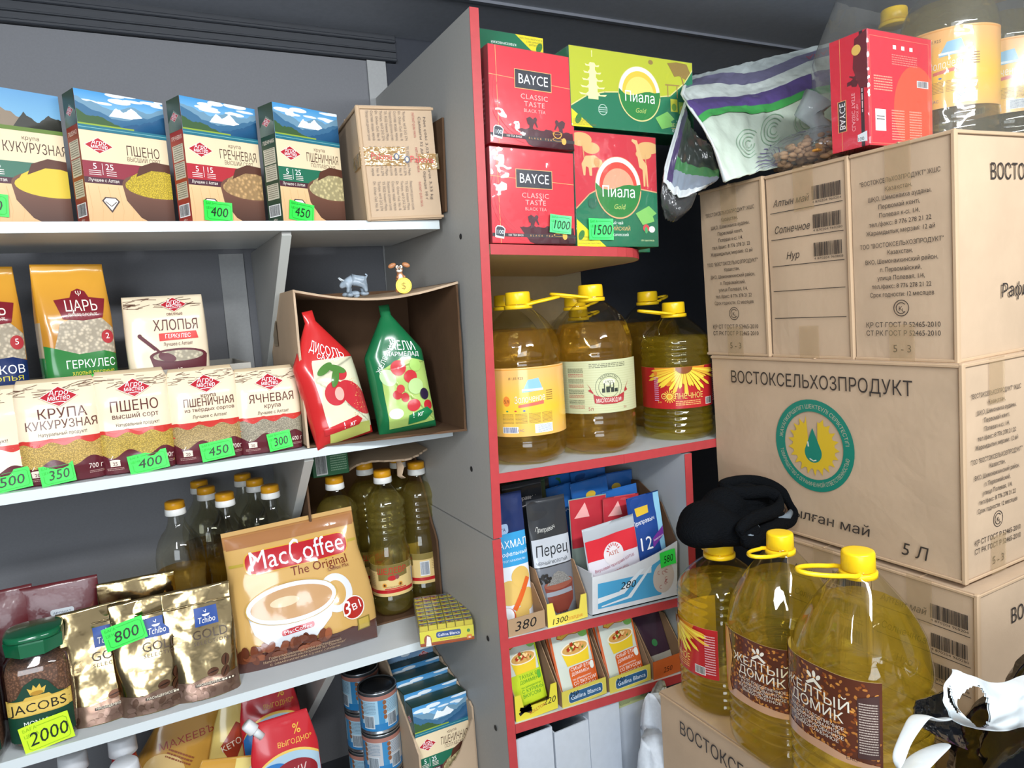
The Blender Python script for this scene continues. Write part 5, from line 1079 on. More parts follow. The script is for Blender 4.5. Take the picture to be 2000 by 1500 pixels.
# ================================================================ tea shelf
def tea_silh(c, x, y, s, col, flip=1):     # a picker bending over the leaves with a basket on the back
    P = [(0, 0), (.5, .05), (.55, .5), (.75, .9), (1.1, .35), (1.25, .4), (1.0, 1.0), (1.15, 1.35), (.95, 1.6), (.7, 1.5), (.6, 1.3), (.1, 1.6), (-.35, 1.35), (-.2, .7), (.05, .6)]
    c.poly([(x+flip*p[0]*s, y+p[1]*s) for p in P], col)
def bayce(label, loc, W, D, H, rz=0, ry=0, side=False, pt=None, ang=0):
    t = thing('tea_box', label, 'tea box', loc, rz, 0, ry); Mb = mat('tea_red', 'd23440', rough=.35, coat=.2)
    mesh('carton_body', *boxg(-W/2, W/2, 0, D, 0, H, .0012), Mb, t)
    def front(c):
        W, H = c.w, c.h; g = M_gloss; gold = 'e8a868'; dk = '4a1c26'; c.rect(0, 0, W, H, 'd8323f', g)
        c.line([(0, H*.70), (W, H*.66)], .0009, gold); c.line([(W*.10, 0), (W*.08, H)], .0009, gold)
        for a in range(3): c.ring(W*.48, H*.52, W*(.40+.04*a), W*(.405+.04*a), 'c22c3a', n=30, a0=160, a1=260)
        c.rect(W*.29, H*.59, W*.44, H*.20, 'e8b878', g); c.rect(W*.297, H*.597, W*.426, H*.187, '32343c', g); c.text('BAYCE', W*.51, H*.645, .024, 'f4f2f2', bold=.05, width=W*.36, m=g)
        c.text('CLASSIC', W*.52, H*.49, .0125, 'f0b8b4', bold=.02, width=W*.33, track=.05, m=g); c.text('TASTE', W*.52, H*.415, .0125, 'f0b8b4', bold=.02, width=W*.25, track=.05, m=g); c.text('BLACK TEA', W*.52, H*.355, .0082, 'f0b8b4', bold=.02, width=W*.26, track=.05, m=g)
        rr = random.Random(4); P = [(W*.44, H*.02)]+[(W*(.32+.66*i/30), H*(.185+rr.uniform(-.012, .012))) for i in range(31)]+[(W, 0), (W*.5, 0)]; c.poly(P, dk, g)
        tea_silh(c, W*.45, H*.17, W*.085, dk, 1); tea_silh(c, W*.86, H*.17, W*.085, dk, -1)
        c.rect(0, H*.07, W, H*.035, '2c2226'); c.text('100 TEA BAGS', W*.27, H*.078, .0050, 'f0e6e0', bold=.03); c.text('BLACK TEA', W*.58, H*.078, .0045, 'e8a868', track=.5, width=W*.28); c.ell(W*.87, H*.087, .005, .006, 'e8b04a')
        c.poly([(W*.03, H*.06), (W*.13, H*.045), (W*.15, H*.15), (W*.12, H*.18), (W*.06, H*.185), (W*.035, H*.16)], 'f0ece8'); c.poly([(W*.04, H*.08), (W*.13, H*.065), (W*.14, H*.15), (W*.11, H*.17), (W*.06, H*.175), (W*.045, H*.155)], '2f3440'); c.text('100', W*.09, H*.095, .0105, 'e8f0f4', bold=.01, width=W*.085)
        c.ring(W*.79, H*.17, .0085, .0100, 'e8b04a', a0=180, a1=360, m=g); c.ring(W*.79, H*.168, .007, .0085, 'e8b04a', ky=.35, m=g); c.ring(W*.79, H*.10, .009, .0105, 'e8b04a', ky=.3); return c
    if not side:
        front(Canvas(W, H)).build('printed_front', t, lambda u, v, o: (u-W/2, -o, v))
        s = Canvas(D, H); s.rect(0, 0, D, H, 'a82430'); s.lines(D*.2, H*.2, D*.6, H*.5, 10, 'd8808a'); s.build('printed_side', t, lambda u, v, o: (-W/2-o, D-u, v))
    else:                                   # standing on its end: narrow side to the left, back panel to the right
        c = Canvas(H, D); c.rect(0, 0, H, D, 'd8283c', M_gloss); c.line([(0, D*.28), (H, D*.28)], .0008, 'e8a868'); c.rect(H*.17, D*.18, H*.28, D*.24, 'e8a868'); c.rect(H*.175, D*.20, H*.27, D*.20, '2a2a32'); c.text('BAYCE', H*.31, D*.235, .0145, 'f4f2f2', bold=.05, width=H*.24)
        c.text('CLASSIC TASTE', H*.32, D*.56, .0085, 'f4b8bc', bold=.02, width=H*.34); c.text('BLACK TEA', H*.31, D*.68, .005, 'f4b8bc', bold=.02); c.rect(0, D*.80, H, D*.09, '2c1c24'); c.lines(H*.3, D*.82, H*.5, D*.05, 1, 'e8d0d0'); tea_silh(c, H*.56, D*.45, H*.07, '5a1422'); c.poly([(H*.5, D), (H*.52, D*.78), (H*.7, D*.62), (H*.95, D*.68), (H, D)], '6a1826')
        c.ell(H*.85, D*.72, .008, .008, 'e8c060'); c.poly([(H*.05, D*.70), (H*.11, D*.70), (H*.13, D*.95), (H*.04, D*.95)], 'e4ecf0'); c.text('100', H*.085, D*.78, .008, '2c3440', rot=90)
        c.build('printed_side', t, lambda u, v, o: (-W/2-o, D-v, u))
        b = Canvas(W, H); b.rect(0, 0, W, H, 'cf3340', M_gloss); b.ell(W*.74, H*.34, W*.36, H*.40, 'e0583e', M_gloss); b.frame(W*.03, H*.02, W*.92, H*.93, .0006, 'e88a6a')
        for k in range(3): b.rect(W*(.38+.13*k), H*.86, W*.05, H*.035, 'f0e6e2')
        b.barcode(W*.76, H*.55, W*.17, H*.055, bg='f0e8e4', col='4a5058'); b.rect(W*.09, H*.13, W*.16, H*.19, 'ece4dc'); b.lines(W*.11, H*.22, W*.12, H*.05, 2, '6a6a6a'); b.lines(W*.34, H*.05, W*.2, H*.28, 12, 'e89a84', seed=3); b.lines(W*.62, H*.05, W*.2, H*.28, 12, 'e89a84', seed=5); b.lines(W*.08, H*.48, W*.28, H*.14, 6, 'e89a84', seed=6); b.lines(W*.36, H*.72, W*.4, H*.1, 5, 'e07a70', seed=7)
        b.build('printed_back', t, lambda u, v, o: (u-W/2, -o, v))
    mesh('shrink_film', *boxg(-W/2-.0016, W/2+.0016, -.0022, D+.001, -.0, H+.0012, .002), M_wrap, t)
    if pt: price(t, pt[0], Matrix.Translation((pt[1], -.003, pt[2])), col='5fe08a', rot=pt[3], w=.046, h=.033)
    return t
tz = lambda x: zf(x)+.0008
bx = bayce('red tea box with dark name plate standing on the shelf, price 1000', (.6605, YR+.002, tz(.6605)+.002), .172, .085, .166, ry=R(2.2), pt=('1000', .052, .036, 4))
bayce('red tea box stacked on top of the priced red tea box', (.6690, YR+.0, tz(.665)+.1735), .172, .085, .166, ry=R(2.6))
def pagoda(c, x, y, s, col):
    for i in range(5): w_ = s*(.50-.06*i); yy = y+i*s*.24; c.poly([(x-w_, yy+s*.02), (x-w_*1.15, yy+s*.09), (x-w_*.6, yy+s*.06), (x-w_*.35, yy+s*.15), (x+w_*.35, yy+s*.15), (x+w_*.6, yy+s*.06), (x+w_*1.15, yy+s*.09), (x+w_, yy+s*.02)], col); c.rect(x-w_*.42, yy-s*.10, w_*.84, s*.12, col)
    c.line([(x, y+s*1.3), (x, y+s*1.5)], s*.03, col)
def pial(label, loc, W, D, H, kind, rz=0, ry=0, pt=None, flip=False):
    t = thing('tea_box', label, 'tea box', loc, rz, 0, ry); g = M_gloss
    mesh('carton_body', *boxg(-W/2, W/2, 0, D, 0, H, .0012), mat('tea_green', '147050', rough=.35), t)
    c = Canvas(W, H); top = 'b5bc2a' if kind == 'green' else 'c8303e'; gd = 'd9cf8a' if kind == 'green' else 'd8a878'; dg = '12734f'
    c.rect(0, 0, W, H, top, g)
    cv = [(0, H*.26), (W*.12, H*.40), (W*.26, H*.47), (W*.42, H*.50), (W*.62, H*.46), (W*.80, H*.52), (W*.93, H*.72), (W, H*.90)] if kind == 'green' else [(0, H*.33), (W*.16, H*.46), (W*.30, H*.52), (W*.55, H*.55), (W, H*.50)]
    c.poly([(0, 0)]+[(W, 0)]+cv[::-1], dg, g); c.line(cv, .0022, gd, g)
    if kind == 'green':
        pagoda(c, W*.17, H*.40, H*.38, 'efe6a2'); c.poly([(W*.80, H*.90), (W*.84, H*.78), (W*.88, H*.80), (W*.94, H*.76), (W*.98, H*.86), (W*.95, H*.97), (W*.86, H*.98), (W*.78, H*.95)], '8f7434', g); c.line([(W*.90, H*.8), (W*.93, H*.62), (W*.96, H*.5)], .003, '8f7434'); c.line([(W*.76, H*.66), (W*.88, H*.67)], .0025, '9a7c38'); [c.line([(W*x, H*.5), (W*x, H*.66)], .0022, '9a7c38') for x in (.78, .86)]; c.ell(W*.64, H*.93, W*.02, H*.03, '8f7434')
    else:
        for x, y, a, b_ in ((.08, .93, .13, .06), (.20, .86, .10, .05), (.90, .90, .14, .055), (.84, .84, .10, .045)): c.ell(W*x, H*y, W*a, H*b_, 'd8ac70', g)
        c.line([(W*.10, H*.88), (W*.12, H*.72)], .002, 'c89a60'); c.line([(W*.86, H*.84), (W*.88, H*.6)], .002, 'c89a60')
        c.poly([(W*.10, H*.62), (W*.08, H*.72), (W*.13, H*.79), (W*.24, H*.80), (W*.31, H*.76), (W*.31, H*.64), (W*.28, H*.64), (W*.28, H*.70), (W*.20, H*.69), (W*.20, H*.62), (W*.17, H*.62), (W*.16, H*.69), (W*.13, H*.70), (W*.12, H*.62)], 'e0b47c', g); c.line([(W*.31, H*.76), (W*.335, H*.68), (W*.325, H*.63)], .004, 'e0b47c', g); c.ell(W*.26, H*.74, W*.035, H*.045, 'c89458', g)
        c.poly([(W*.83, H*.55), (W*.82, H*.70), (W*.78, H*.72), (W*.74, H*.92), (W*.69, H*.95), (W*.70, H*.97), (W*.76, H*.96), (W*.82, H*.80), (W*.88, H*.74), (W*.89, H*.55), (W*.87, H*.55), (W*.86, H*.68), (W*.85, H*.55)], 'e0b47c', g)
    if kind == 'green': cx, cy, rx, ry_ = W*.54, H*.46, W*.165, H*.345
    else: cx, cy, rx, ry_ = W*.51, H*.50, W*.27, H*.265
    cy2 = cy+ry_*.1; c.ell(cx, cy2, rx*1.05, ry_*1.04, gd, g, n=44); c.ell(cx, cy2, rx*1.02, ry_*1.02, 'f4f0e4', g, n=44)
    c.ell(cx, cy+ry_*.12, rx*.86, ry_*.84, 'e8c040' if kind == 'green' else 'd8493c', g, n=40); c.ell(cx, cy+ry_*.05, rx*.72, ry_*.70, 'f0d470' if kind == 'green' else 'f0a080', g, n=40)
    arc = [(cx+rx*1.03*math.cos(R(a)), cy2+ry_*1.02*math.sin(R(a))) for a in range(-188, 9, 7)]; wv = [(cx+rx*(1.0-2*i/8), cy+ry_*(.12+.10*math.sin(i/8*2*math.pi))) for i in range(1, 8)]
    c.poly(arc+wv, '23803a', g); c.ring(cx, cy2, rx*1.0, rx*1.05, gd, ky=ry_/rx, a0=185, a1=355, m=g)
    s_ = rx*.42; c.text('Пиала', cx, cy-ry_*.22, s_*1.35, 'f4f6f4', bold=.055, width=rx*1.55, m=g); c.text('Gold', cx, cy-ry_*.62, s_*.62, 'b8c86a', shear=.3, m=g)
    for a in (-28, -58): c.poly([(cx+rx*.75, cy-ry_*.75), (cx+rx*.75+rx*.75*math.cos(R(a+60)), cy-ry_*.75+rx*.45*math.sin(R(a+60))+.003), (cx+rx*.75+rx*1.0*math.cos(R(a+30)), cy-ry_*.75+rx*.6*math.sin(R(a+30))), (cx+rx*.75+rx*.6*math.cos(R(a)), cy-ry_*.75+rx*.5*math.sin(R(a)))], '7cc060', g)
    c.poly([(0, 0), (W*(.16 if kind == 'green' else .34), 0), (W*.0, H*(.22 if kind == 'green' else .24))], 'e8d820', g); c.ell(W*.05, H*.10, .006, .010, '2a7a34', g, rot=-30)
    if kind == 'green': c.text('чай', W*.87, H*.165, .0085, 'e8f0ea', bold=.03); c.text('ЗЕЛЕНЫЙ', W*.87, H*.105, .009, 'b8d070', bold=.02, width=W*.15); c.text('отборный', W*.87, H*.035, .0085, 'e8f0ea', bold=.03, width=W*.13); c.line([(W*.80, H*.085), (W*.96, H*.085)], .0007, 'e8c870'); c.rect(W*.80, H*.31, W*.06, H*.17, 'c8c83a'); c.rect(W*.87, H*.29, W*.06, H*.16, '8ab848'); c.ell(W*.83, H*.37, W*.02, H*.05, '6a9a3a'); c.ell(W*.9, H*.35, W*.02, H*.05, 'd8d060'); c.ring(W*.24, H*.24, .009, .010, 'c8e0d0'); c.lines(W*.205, H*.2, W*.07, H*.08, 3, 'a8c8b8')
    else: c.text('чёрный чай', W*.44, H*.20, .008, 'e8f0ea', bold=.02); c.text('КЕНИЙСКИЙ', W*.48, H*.145, .010, 'd8b070', bold=.02); c.text('классический', W*.48, H*.095, .008, 'e8f0ea', bold=.02); c.ell(W*.84, H*.17, W*.04, H*.035, 'c83a44'); c.ell(W*.92, H*.16, W*.04, H*.03, 'e8d8d4'); c.ell(W*.84, H*.15, W*.02, H*.03, '3a9a5a'); c.text('100 пакетиков', W*.86, H*.05, .005, 'c8d8a0'); c.ring(W*.19, H*.38, .009, .0100, '0e5a40'); c.ell(W*.19, H*.38, .009, .009, '0e6044')
    for i, s__ in enumerate(('НАСТОЯЩИЙ', 'РЕЗАНЫЙ ЛИСТ', 'В КАЖДОМ ПАКЕТИКЕ')): c.text(s__, W*.01, H*(.075-.028*i), .0045, '6a6a20', align='l', bold=.02)
    c.build('printed_front', t, (lambda u, v, o: (W/2-u, -o, H-v)) if flip else (lambda u, v, o: (u-W/2, -o, v)))
    mesh('shrink_film', *boxg(-W/2-.0016, W/2+.0016, -.0022, D+.001, -.0, H+.0012, .002), M_wrap, t)
    if pt: price(t, pt[0], Matrix.Translation((pt[1], -.003, pt[2])), col='45e070', rot=pt[3], w=.056, h=.040)
    return t
pial('red and green bowl tea box with elephant and giraffe, price 1500', (.849, YR+.004, tz(.849)+.001), .192, .085, .212, 'red', ry=R(1.3), pt=('1500', -.045, .032, 0))
pial('yellow and green bowl tea box with pagoda on top of the elephant one', (.898, YR-.002, tz(.85)+.219), .292, .080, .143, 'green', ry=R(1.0))
pial('red and green tea box behind the upper red tea box, only its top edge showing', (.668, YR+.10, tz(.66)+.215), .180, .08, .192, 'red', ry=R(1.6), flip=True)
pial('dark green tea box behind the elephant one, cut off by its right edge', (.905, YR+.10, tz(.9)+.001), .19, .085, .215, 'red', ry=R(1.5))
# tea box on top of the cartons
bayce('red shrink-wrapped tea box lying on its end on top of the cartons', (1.146, .762, zA+.3415), .172, .066, .176, rz=R(2), ry=R(-1.0), side=True)
# ================================================================ spices
def pouch(label, loc, W, H, D, base, paint, rz=0, rx=R(-8), ry=0, seed=1, foil=False, name='spice_pouch', group=None, cat='pouch'):
    t = thing(name, label, cat, loc, rz, rx, ry, group); rr = random.Random(seed)
    b, fn = bag(t, W, D, H, one, lambda q: 1 if q < .15 else max(.04, 1-(q-.15)/.75), n=2, col=lambda q: base, amp=.004, fs=18, seed=seed, rows=24, cols=40)
    c = Canvas(W, H); c.clipr = (W*.01, .002, W*.99, H*.99); paint(c, W, H); c.build('printed_front', t, fn, maxlen=.007); return t
zP = lambda x: P0+(x-.548)/(.985-.548)*(P1-P0)+.0006
zQ = lambda x: Q0+(x-.5505)/(.985-.5505)*(Q1-Q0)+.0006
def p_starch(c, W, H):
    g = M_gloss; c.rect(0, H*.45, W, H*.25, '3a9ad0', g); c.rect(0, H*.70, W, H*.3, '23315c', g); c.rect(0, 0, W, H*.45, 'dfe3ea', g); c.rrect(W*.05, H*.70, W*.5, H*.075, .006, '9fb8d8', g); c.text('ОМЕГА', W*.30, H*.72, .0085, '3a4a6a', bold=.03)
    c.text('КРАХМАЛ', W*.50, H*.59, .020, 'eef4f8', bold=.05, width=W*1.02, m=g); c.text('картофельный', W*.5, H*.53, .011, 'eef4f8', bold=.02, shear=.2, width=W*.96, m=g); c.text('КАРТОП КРАХМАЛЫ', W*.55, H*.485, .0055, 'd8e8f0', width=W*.7)
    for x, y, a, b in ((.38, .26, .30, .09), (.72, .36, .24, .08), (.80, .19, .24, .085), (.62, .09, .2, .06)): c.ell(W*x, H*y, W*a, H*b, 'd8b464', g)
    c.line([(W*.88, H*.34), (W*.45, H*.14)], .010, 'd8622c', g); c.ell(W*.25, H*.09, W*.2, H*.07, 'c85a34', g); c.ell(W*.25, H*.10, W*.16, H*.06, 'eceef2', g)
pouch('blue potato starch pouch pressed against the red edge', (.590, YR+.035, zP(.59)+.001), .085, .255, .035, '22305c', p_starch, seed=91, rx=R(-4))
def p_pepper(c, W, H):
    g = M_gloss; c.rect(0, H*.44, W, H*.23, 'b9bec6', g); c.text('Приправыч', W*.38, H*.72, .013, 'c8c8c4', bold=.03, shear=.1, arc=-.06, width=W*.55); c.text('Перец', W*.48, H*.525, .030, '23262c', bold=.07, shear=.1, width=W*.86, m=g); c.text('ЧЁРНЫЙ МОЛОТЫЙ', W*.45, H*.455, .0085, '2a2c30', bold=.04, width=W*.8)
    c.rect(0, 0, W, H*.43, '70747c', g); c.poly([(W*.15, H*.28), (W*.95, H*.28), (W*.86, H*.12), (W*.66, H*.04), (W*.38, H*.04), (W*.22, H*.12)], '7a3a30', g); c.ell(W*.55, H*.28, W*.40, H*.045, '8f5244', g); c.poly([(W*.2, H*.28), (W*.42, H*.37), (W*.55, H*.385), (W*.7, H*.36), (W*.90, H*.28)], '9c9a96', M_grain)
    rr = random.Random(3); [c.ell(W*rr.uniform(0, .32), H*rr.uniform(.31, .38), .0028, .0028, '26221f', n=8) for i in range(26)]; c.text('100', W*.55, H*.012, .014, '20242c', bold=.05); c.rect(W*.18, H*.19, W*.7, H*.035, '8a8f98')
def holder(label, x0, x1, z, h, col, th=.0016, depth=.10, paint=None, notch=True, y=None, side_h=None):
    """shop display tray: low front, side walls rising to the back"""
    y = YR+.006 if y is None else y; t = thing('display_tray', label, 'tray', ((x0+x1)/2, y, z)); w = (x1-x0)/2; m = mat('board_'+col, col, rough=.5); sh = side_h or h*2.2
    mesh('tray_base', *boxg(-w, w, 0, depth, 0, th), m, t)
    if notch: V = [(-w, 0, th), (w, 0, th), (w, 0, h), (w*.72, 0, h), (w*.6, 0, h*.45), (-w*.6, 0, h*.45), (-w*.72, 0, h), (-w, 0, h)]
    else: V = [(-w, 0, th), (w, 0, th), (w, 0, h), (-w, 0, h)]
    n = len(V); V = V+[(a, th, c_) for a, b, c_ in V]
    F_ = [(0, 1, 4, 5), (1, 2, 3, 4), (5, 6, 7, 0), (9+4, 9+3, 8, 9+4)] if notch else [(0, 1, 2, 3), (7, 6, 5, 4)]
    if notch: F_ = [(0, 1, 4, 5), (1, 2, 3, 4), (0, 5, 6, 7), (8, 13, 12, 9), (9, 12, 11, 10), (8, 15, 14, 13)]
    F_ += [(i, i+n, (i+1) % n+n, (i+1) % n) for i in range(n)]
    mesh('tray_front', V, F_, m, t)
    for s in (-1, 1):
        a, b = (s*w, s*(w-th)); V = [(xx, yy, zz) for xx in (a, b) for yy, zz in ((th, th), (depth, th), (depth, sh), (depth*.35, sh), (th, h))]
        mesh('tray_side', V, [(0, 1, 2, 3, 4), (9, 8, 7, 6, 5)]+[(i, i+5, (i+1) % 5+5, (i+1) % 5) for i in range(5)], mat('kraft_inner', '9a7a5c', rough=.8), t)
    mesh('tray_back', *boxg(-w, w, depth-th, depth, th, sh), mat('kraft_inner', '9a7a5c', rough=.8), t)
    if paint: c = Canvas(x1-x0, h); paint(c, x1-x0, h); c.build('printing', t)
    return t
def kr380(c, W, H): c.rect(0, 0, W, H*.999, 'a98c6c'); c.text('380', W*.45, H*.25, .026, '1a1a1c', bold=.05, shear=.2, width=W*.6)
holder('kraft tray marked 380 in front of the starch pouch', .553, .632, zP(.59), .034, 'a98c6c', paint=kr380, notch=False, depth=.11)
pouch('dark ground pepper pouch with white band and printed bowl', (.684, YR+.030, zP(.684)+.003), .088, .235, .035, '34363a', p_pepper, seed=92, rx=R(-5))
holder('yellow tray marked 1300 holding the pepper pouch', .638, .728, zP(.684), .048, 'e6d458', depth=.11, paint=lambda c, W, H: (c.text('1300', W*.28, H*.10, .016, '1a1a1c', bold=.05, shear=.2, width=W*.42), c.text('СУПЕРЦЕНА!', W*.68, H*.10, .0085, 'd87a2c', bold=.03, width=W*.40)))
for i in range(3): pouch(('grey-black seasoning pouch directly behind the pepper pouch', 'dark green seasoning pouch behind the pepper pouch', 'rearmost dark seasoning pouch behind the pepper pouch')[i], (.655+.025*i, YR+.085+.028*i, zP(.68)+.003), .09, .262-.004*i, .02, '26282c' if i != 1 else '1c3828', lambda c, W, H: (c.text('Приправыч', W*.5, H*.86, .011, 'b0a8a4', bold=.02, shear=.1), c.line([(W*.2, H*.8), (W*.8, H*.83)], .002, '8a8484')), seed=95+i, rx=R(-3), group='dark seasoning pouches behind the pepper')
# torn kraft liner behind them and the white and blue box with packets
bx_ = thing('display_box', 'white and blue cut-down box marked 280, full of seasoning packets', 'box', (.848, YR+.008, zP(.90)+.004), 0, 0, R(3.4)); W_, H_ = .215, .078
def curvef(x): return H_+.040*((x+W_/2)/W_)**2
n = 14; xs_ = [-W_/2+W_*i/n for i in range(n+1)]; V = [(x, y, z) for y in (0, .002) for x in xs_ for z in (0, curvef(x))]; k0 = 2*(n+1)
Fc = [(2*i, 2*i+2, 2*i+3, 2*i+1) for i in range(n)]+[(k0+2*i, k0+2*i+1, k0+2*i+3, k0+2*i+2) for i in range(n)]+[(2*i+1, 2*i+3, k0+2*i+3, k0+2*i+1) for i in range(n)]+[(0, 1, k0+1, k0), (2*n, k0+2*n, k0+2*n+1, 2*n+1)]
Mw_ = mat('white_board', 'd5d9dc', rough=.5, noise_amt=.03, nscale=50); mesh('box_front', V, Fc, Mw_, bx_)
mesh('box_base', *boxg(-W_/2, W_/2, 0, .20, 0, .002), Mw_, bx_); mesh('box_side', *boxg(-W_/2, -W_/2+.002, .002, .20, .002, .085), Mw_, bx_)
V = [(x, y, z) for x in (W_/2-.002, W_/2) for y, z in ((.002, 0), (.20, 0), (.20, .215), (.13, .225), (.05, .19), (.002, curvef(W_/2)))]; mesh('box_side', V, [tuple(range(6)), tuple(range(11, 5, -1))]+[(i, i+6, (i+1) % 6+6, (i+1) % 6) for i in range(6)], M_cardin, bx_); mesh('box_back', *boxg(-W_/2, W_/2, .198, .20, .002, .21), M_cardin, bx_)
c = Canvas(W_, H_+.03); c.rect(W_*.06, H_*.14, W_*.62, H_*.66, '4a9fcb'); c.poly([(W_*.68, H_*.14), (W_*.80, H_*.14), (W_*.94, H_*1.28), (W_*.68, H_*.98)], '4a9fcb'); c.poly([(W_*.06, H_*.42), (W_*.3, H_*.48), (W_*.55, H_*.95), (W_*.60, H_*.95), (W_*.36, H_*.40), (W_*.06, H_*.28)], 'dfe6ea'); c.poly([(W_*.1, H_*.2), (W_*.4, H_*.3), (W_*.66, H_*.98), (W_*.69, H_*.98), (W_*.44, H_*.25), (W_*.1, H_*.17)], 'dfe6ea')
c.ell(W_*.83, H_*.60, W_*.13, H_*.42, 'c9bdb4'); rr = random.Random(6); [c.ring(W_*rr.uniform(.76, .9), H_*rr.uniform(.35, .85), .003, .0040, 'a0504c', n=10, a0=rr.uniform(0, 90), a1=300) for i in range(9)]
c.text('280', W_*.40, H_*.52, .021, '1c2026', bold=.04, shear=.2, width=W_*.18); c.build('printing', bx_, lambda u, v, o: (u-W_/2, -o, v))
price(bx_, '580', Matrix.Translation((W_*.36, -.003, H_*1.12)), rot=-7, w=.040, h=.032, sub=False)
def p_asyl(c, W, H):
    g = M_gloss; c.rect(0, H*.12, W, H*.62, 'd8d4dc', g); c.rect(0, H*.58, W, H*.26, 'd0303c', g); c.ell(W*.5, H*.60, W*.20, H*.14, 'dcd6da', g); [c.line([(W*.5+.013*math.cos(R(a)), H*.62+.013*math.sin(R(a))), (W*.5+.018*math.cos(R(a)), H*.62+.018*math.sin(R(a)))], .002, 'c03a3c') for a in range(20, 161, 20)]
    c.text('ASYL', W*.5, H*.59, .012, 'b0502c', bold=.04); c.text('Вкусовая приправа LOTUS', W*.5, H*.46, .0085, 'a8586c', bold=.02, width=W*.80, rot=5); c.text('ДӘМДЕУІШ', W*.52, H*.34, .013, 'b03a44', bold=.04, width=W*.48, rot=5); c.poly([(W*.1, H*.15), (W*.5, H*.20), (W*.6, H*.24), (W*.85, H*.25), (W*.85, H*.12), (W*.1, H*.10)], 'c0303a', g); c.text('40', W*.66, H*.15, .016, 'f0e8e8', bold=.04)
pouch('clear and red flavouring packet in the front of the white and blue box', (.822, YR+.022, zP(.82)+.012), .128, .165, .012, 'aeb4ba', p_asyl, seed=101, rx=R(-4), ry=R(-4))
def p_12(c, W, H):
    g = M_gloss; c.rect(0, 0, W, H, '24478c', g); c.rect(W*.82, 0, W*.18, H, '8cc4e0', g); c.text('Приправыч', W*.42, H*.70, .0125, 'eef0f4', bold=.03, shear=.1, rot=6, width=W*.66); c.poly([(W*.25, H*.78), (W*.6, H*.8), (W*.62, H*.88), (W*.22, H*.87)], 'd8b43a', g)
    c.text('12', W*.36, H*.42, .040, 'f4f4f6', bold=.03, width=W*.46, m=g); c.poly([(W*.58, H*.42), (W*.98, H*.52), (W*.98, H*.62), (W*.60, H*.52)], '7a3a9c', g); c.text('Универсальная', W*.79, H*.50, .006, 'f0e8f4', bold=.02, rot=13, width=W*.34); c.text('Овощей', W*.48, H*.28, .015, 'f4f4f6', bold=.03, shear=.1, width=W*.6)
pouch('blue packet with large 12 in the white and blue box', (.918, YR+.028, zP(.92)+.020), .085, .20, .014, '24478c', p_12, seed=102, rx=R(-4), ry=R(-3))
def p_blue(c, W, H): c.rect(0, H*.3, W, H*.7, '2a62a8', M_gloss); c.text('Приправыч', W*.5, H*.74, .011, 'e8ecf4', bold=.02, shear=.1, width=W*.7); c.ell(W*.5, H*.86, W*.14, H*.035, 'd8b43a')
def p_redc(c, W, H): c.rect(0, H*.5, W, H*.5, 'b8343e', M_gloss); c.poly([(W*.1, H*.8), (W*.4, H*.95), (W*.5, H*.8)], 'e8a8a4')
SL = ('blue seasoning packet at the left of the white and blue box, behind the clear one', 'blue seasoning packet in the middle of the white and blue box', 'blue seasoning packet right behind the one numbered 12', 'green seasoning packet at the back left of the white and blue box', 'navy seasoning packet at the back of the white and blue box', 'blue seasoning packet at the back right, against the brown carton wall', 'pale seasoning packet with red top, left of the two red-topped ones', 'red seasoning packet between the clear one and the one numbered 12', 'red seasoning packet in the rearmost row of the white and blue box')
for i, (x, dy, h_, co, pf) in enumerate(((.765, .10, .225, '2a62a8', p_blue), (.845, .085, .235, '2a62a8', p_blue), (.90, .06, .215, '2a62a8', p_blue), (.79, .145, .24, '2f6a3c', p_blue), (.865, .135, .245, '1f4a86', p_blue), (.92, .115, .235, '27549a', p_blue), (.80, .055, .205, '8a9a90', p_redc), (.875, .045, .20, 'c04a50', p_redc), (.83, .165, .25, 'b8343e', p_redc))):
    pouch(SL[i], (x, YR+.03+dy, zP(x)+.010), .095, h_, .010, co, pf, seed=110+i, rx=R(-4), ry=R((i*37 % 9)-4), group='seasoning packets behind the front two' + (' red' if pf is p_redc else ''))
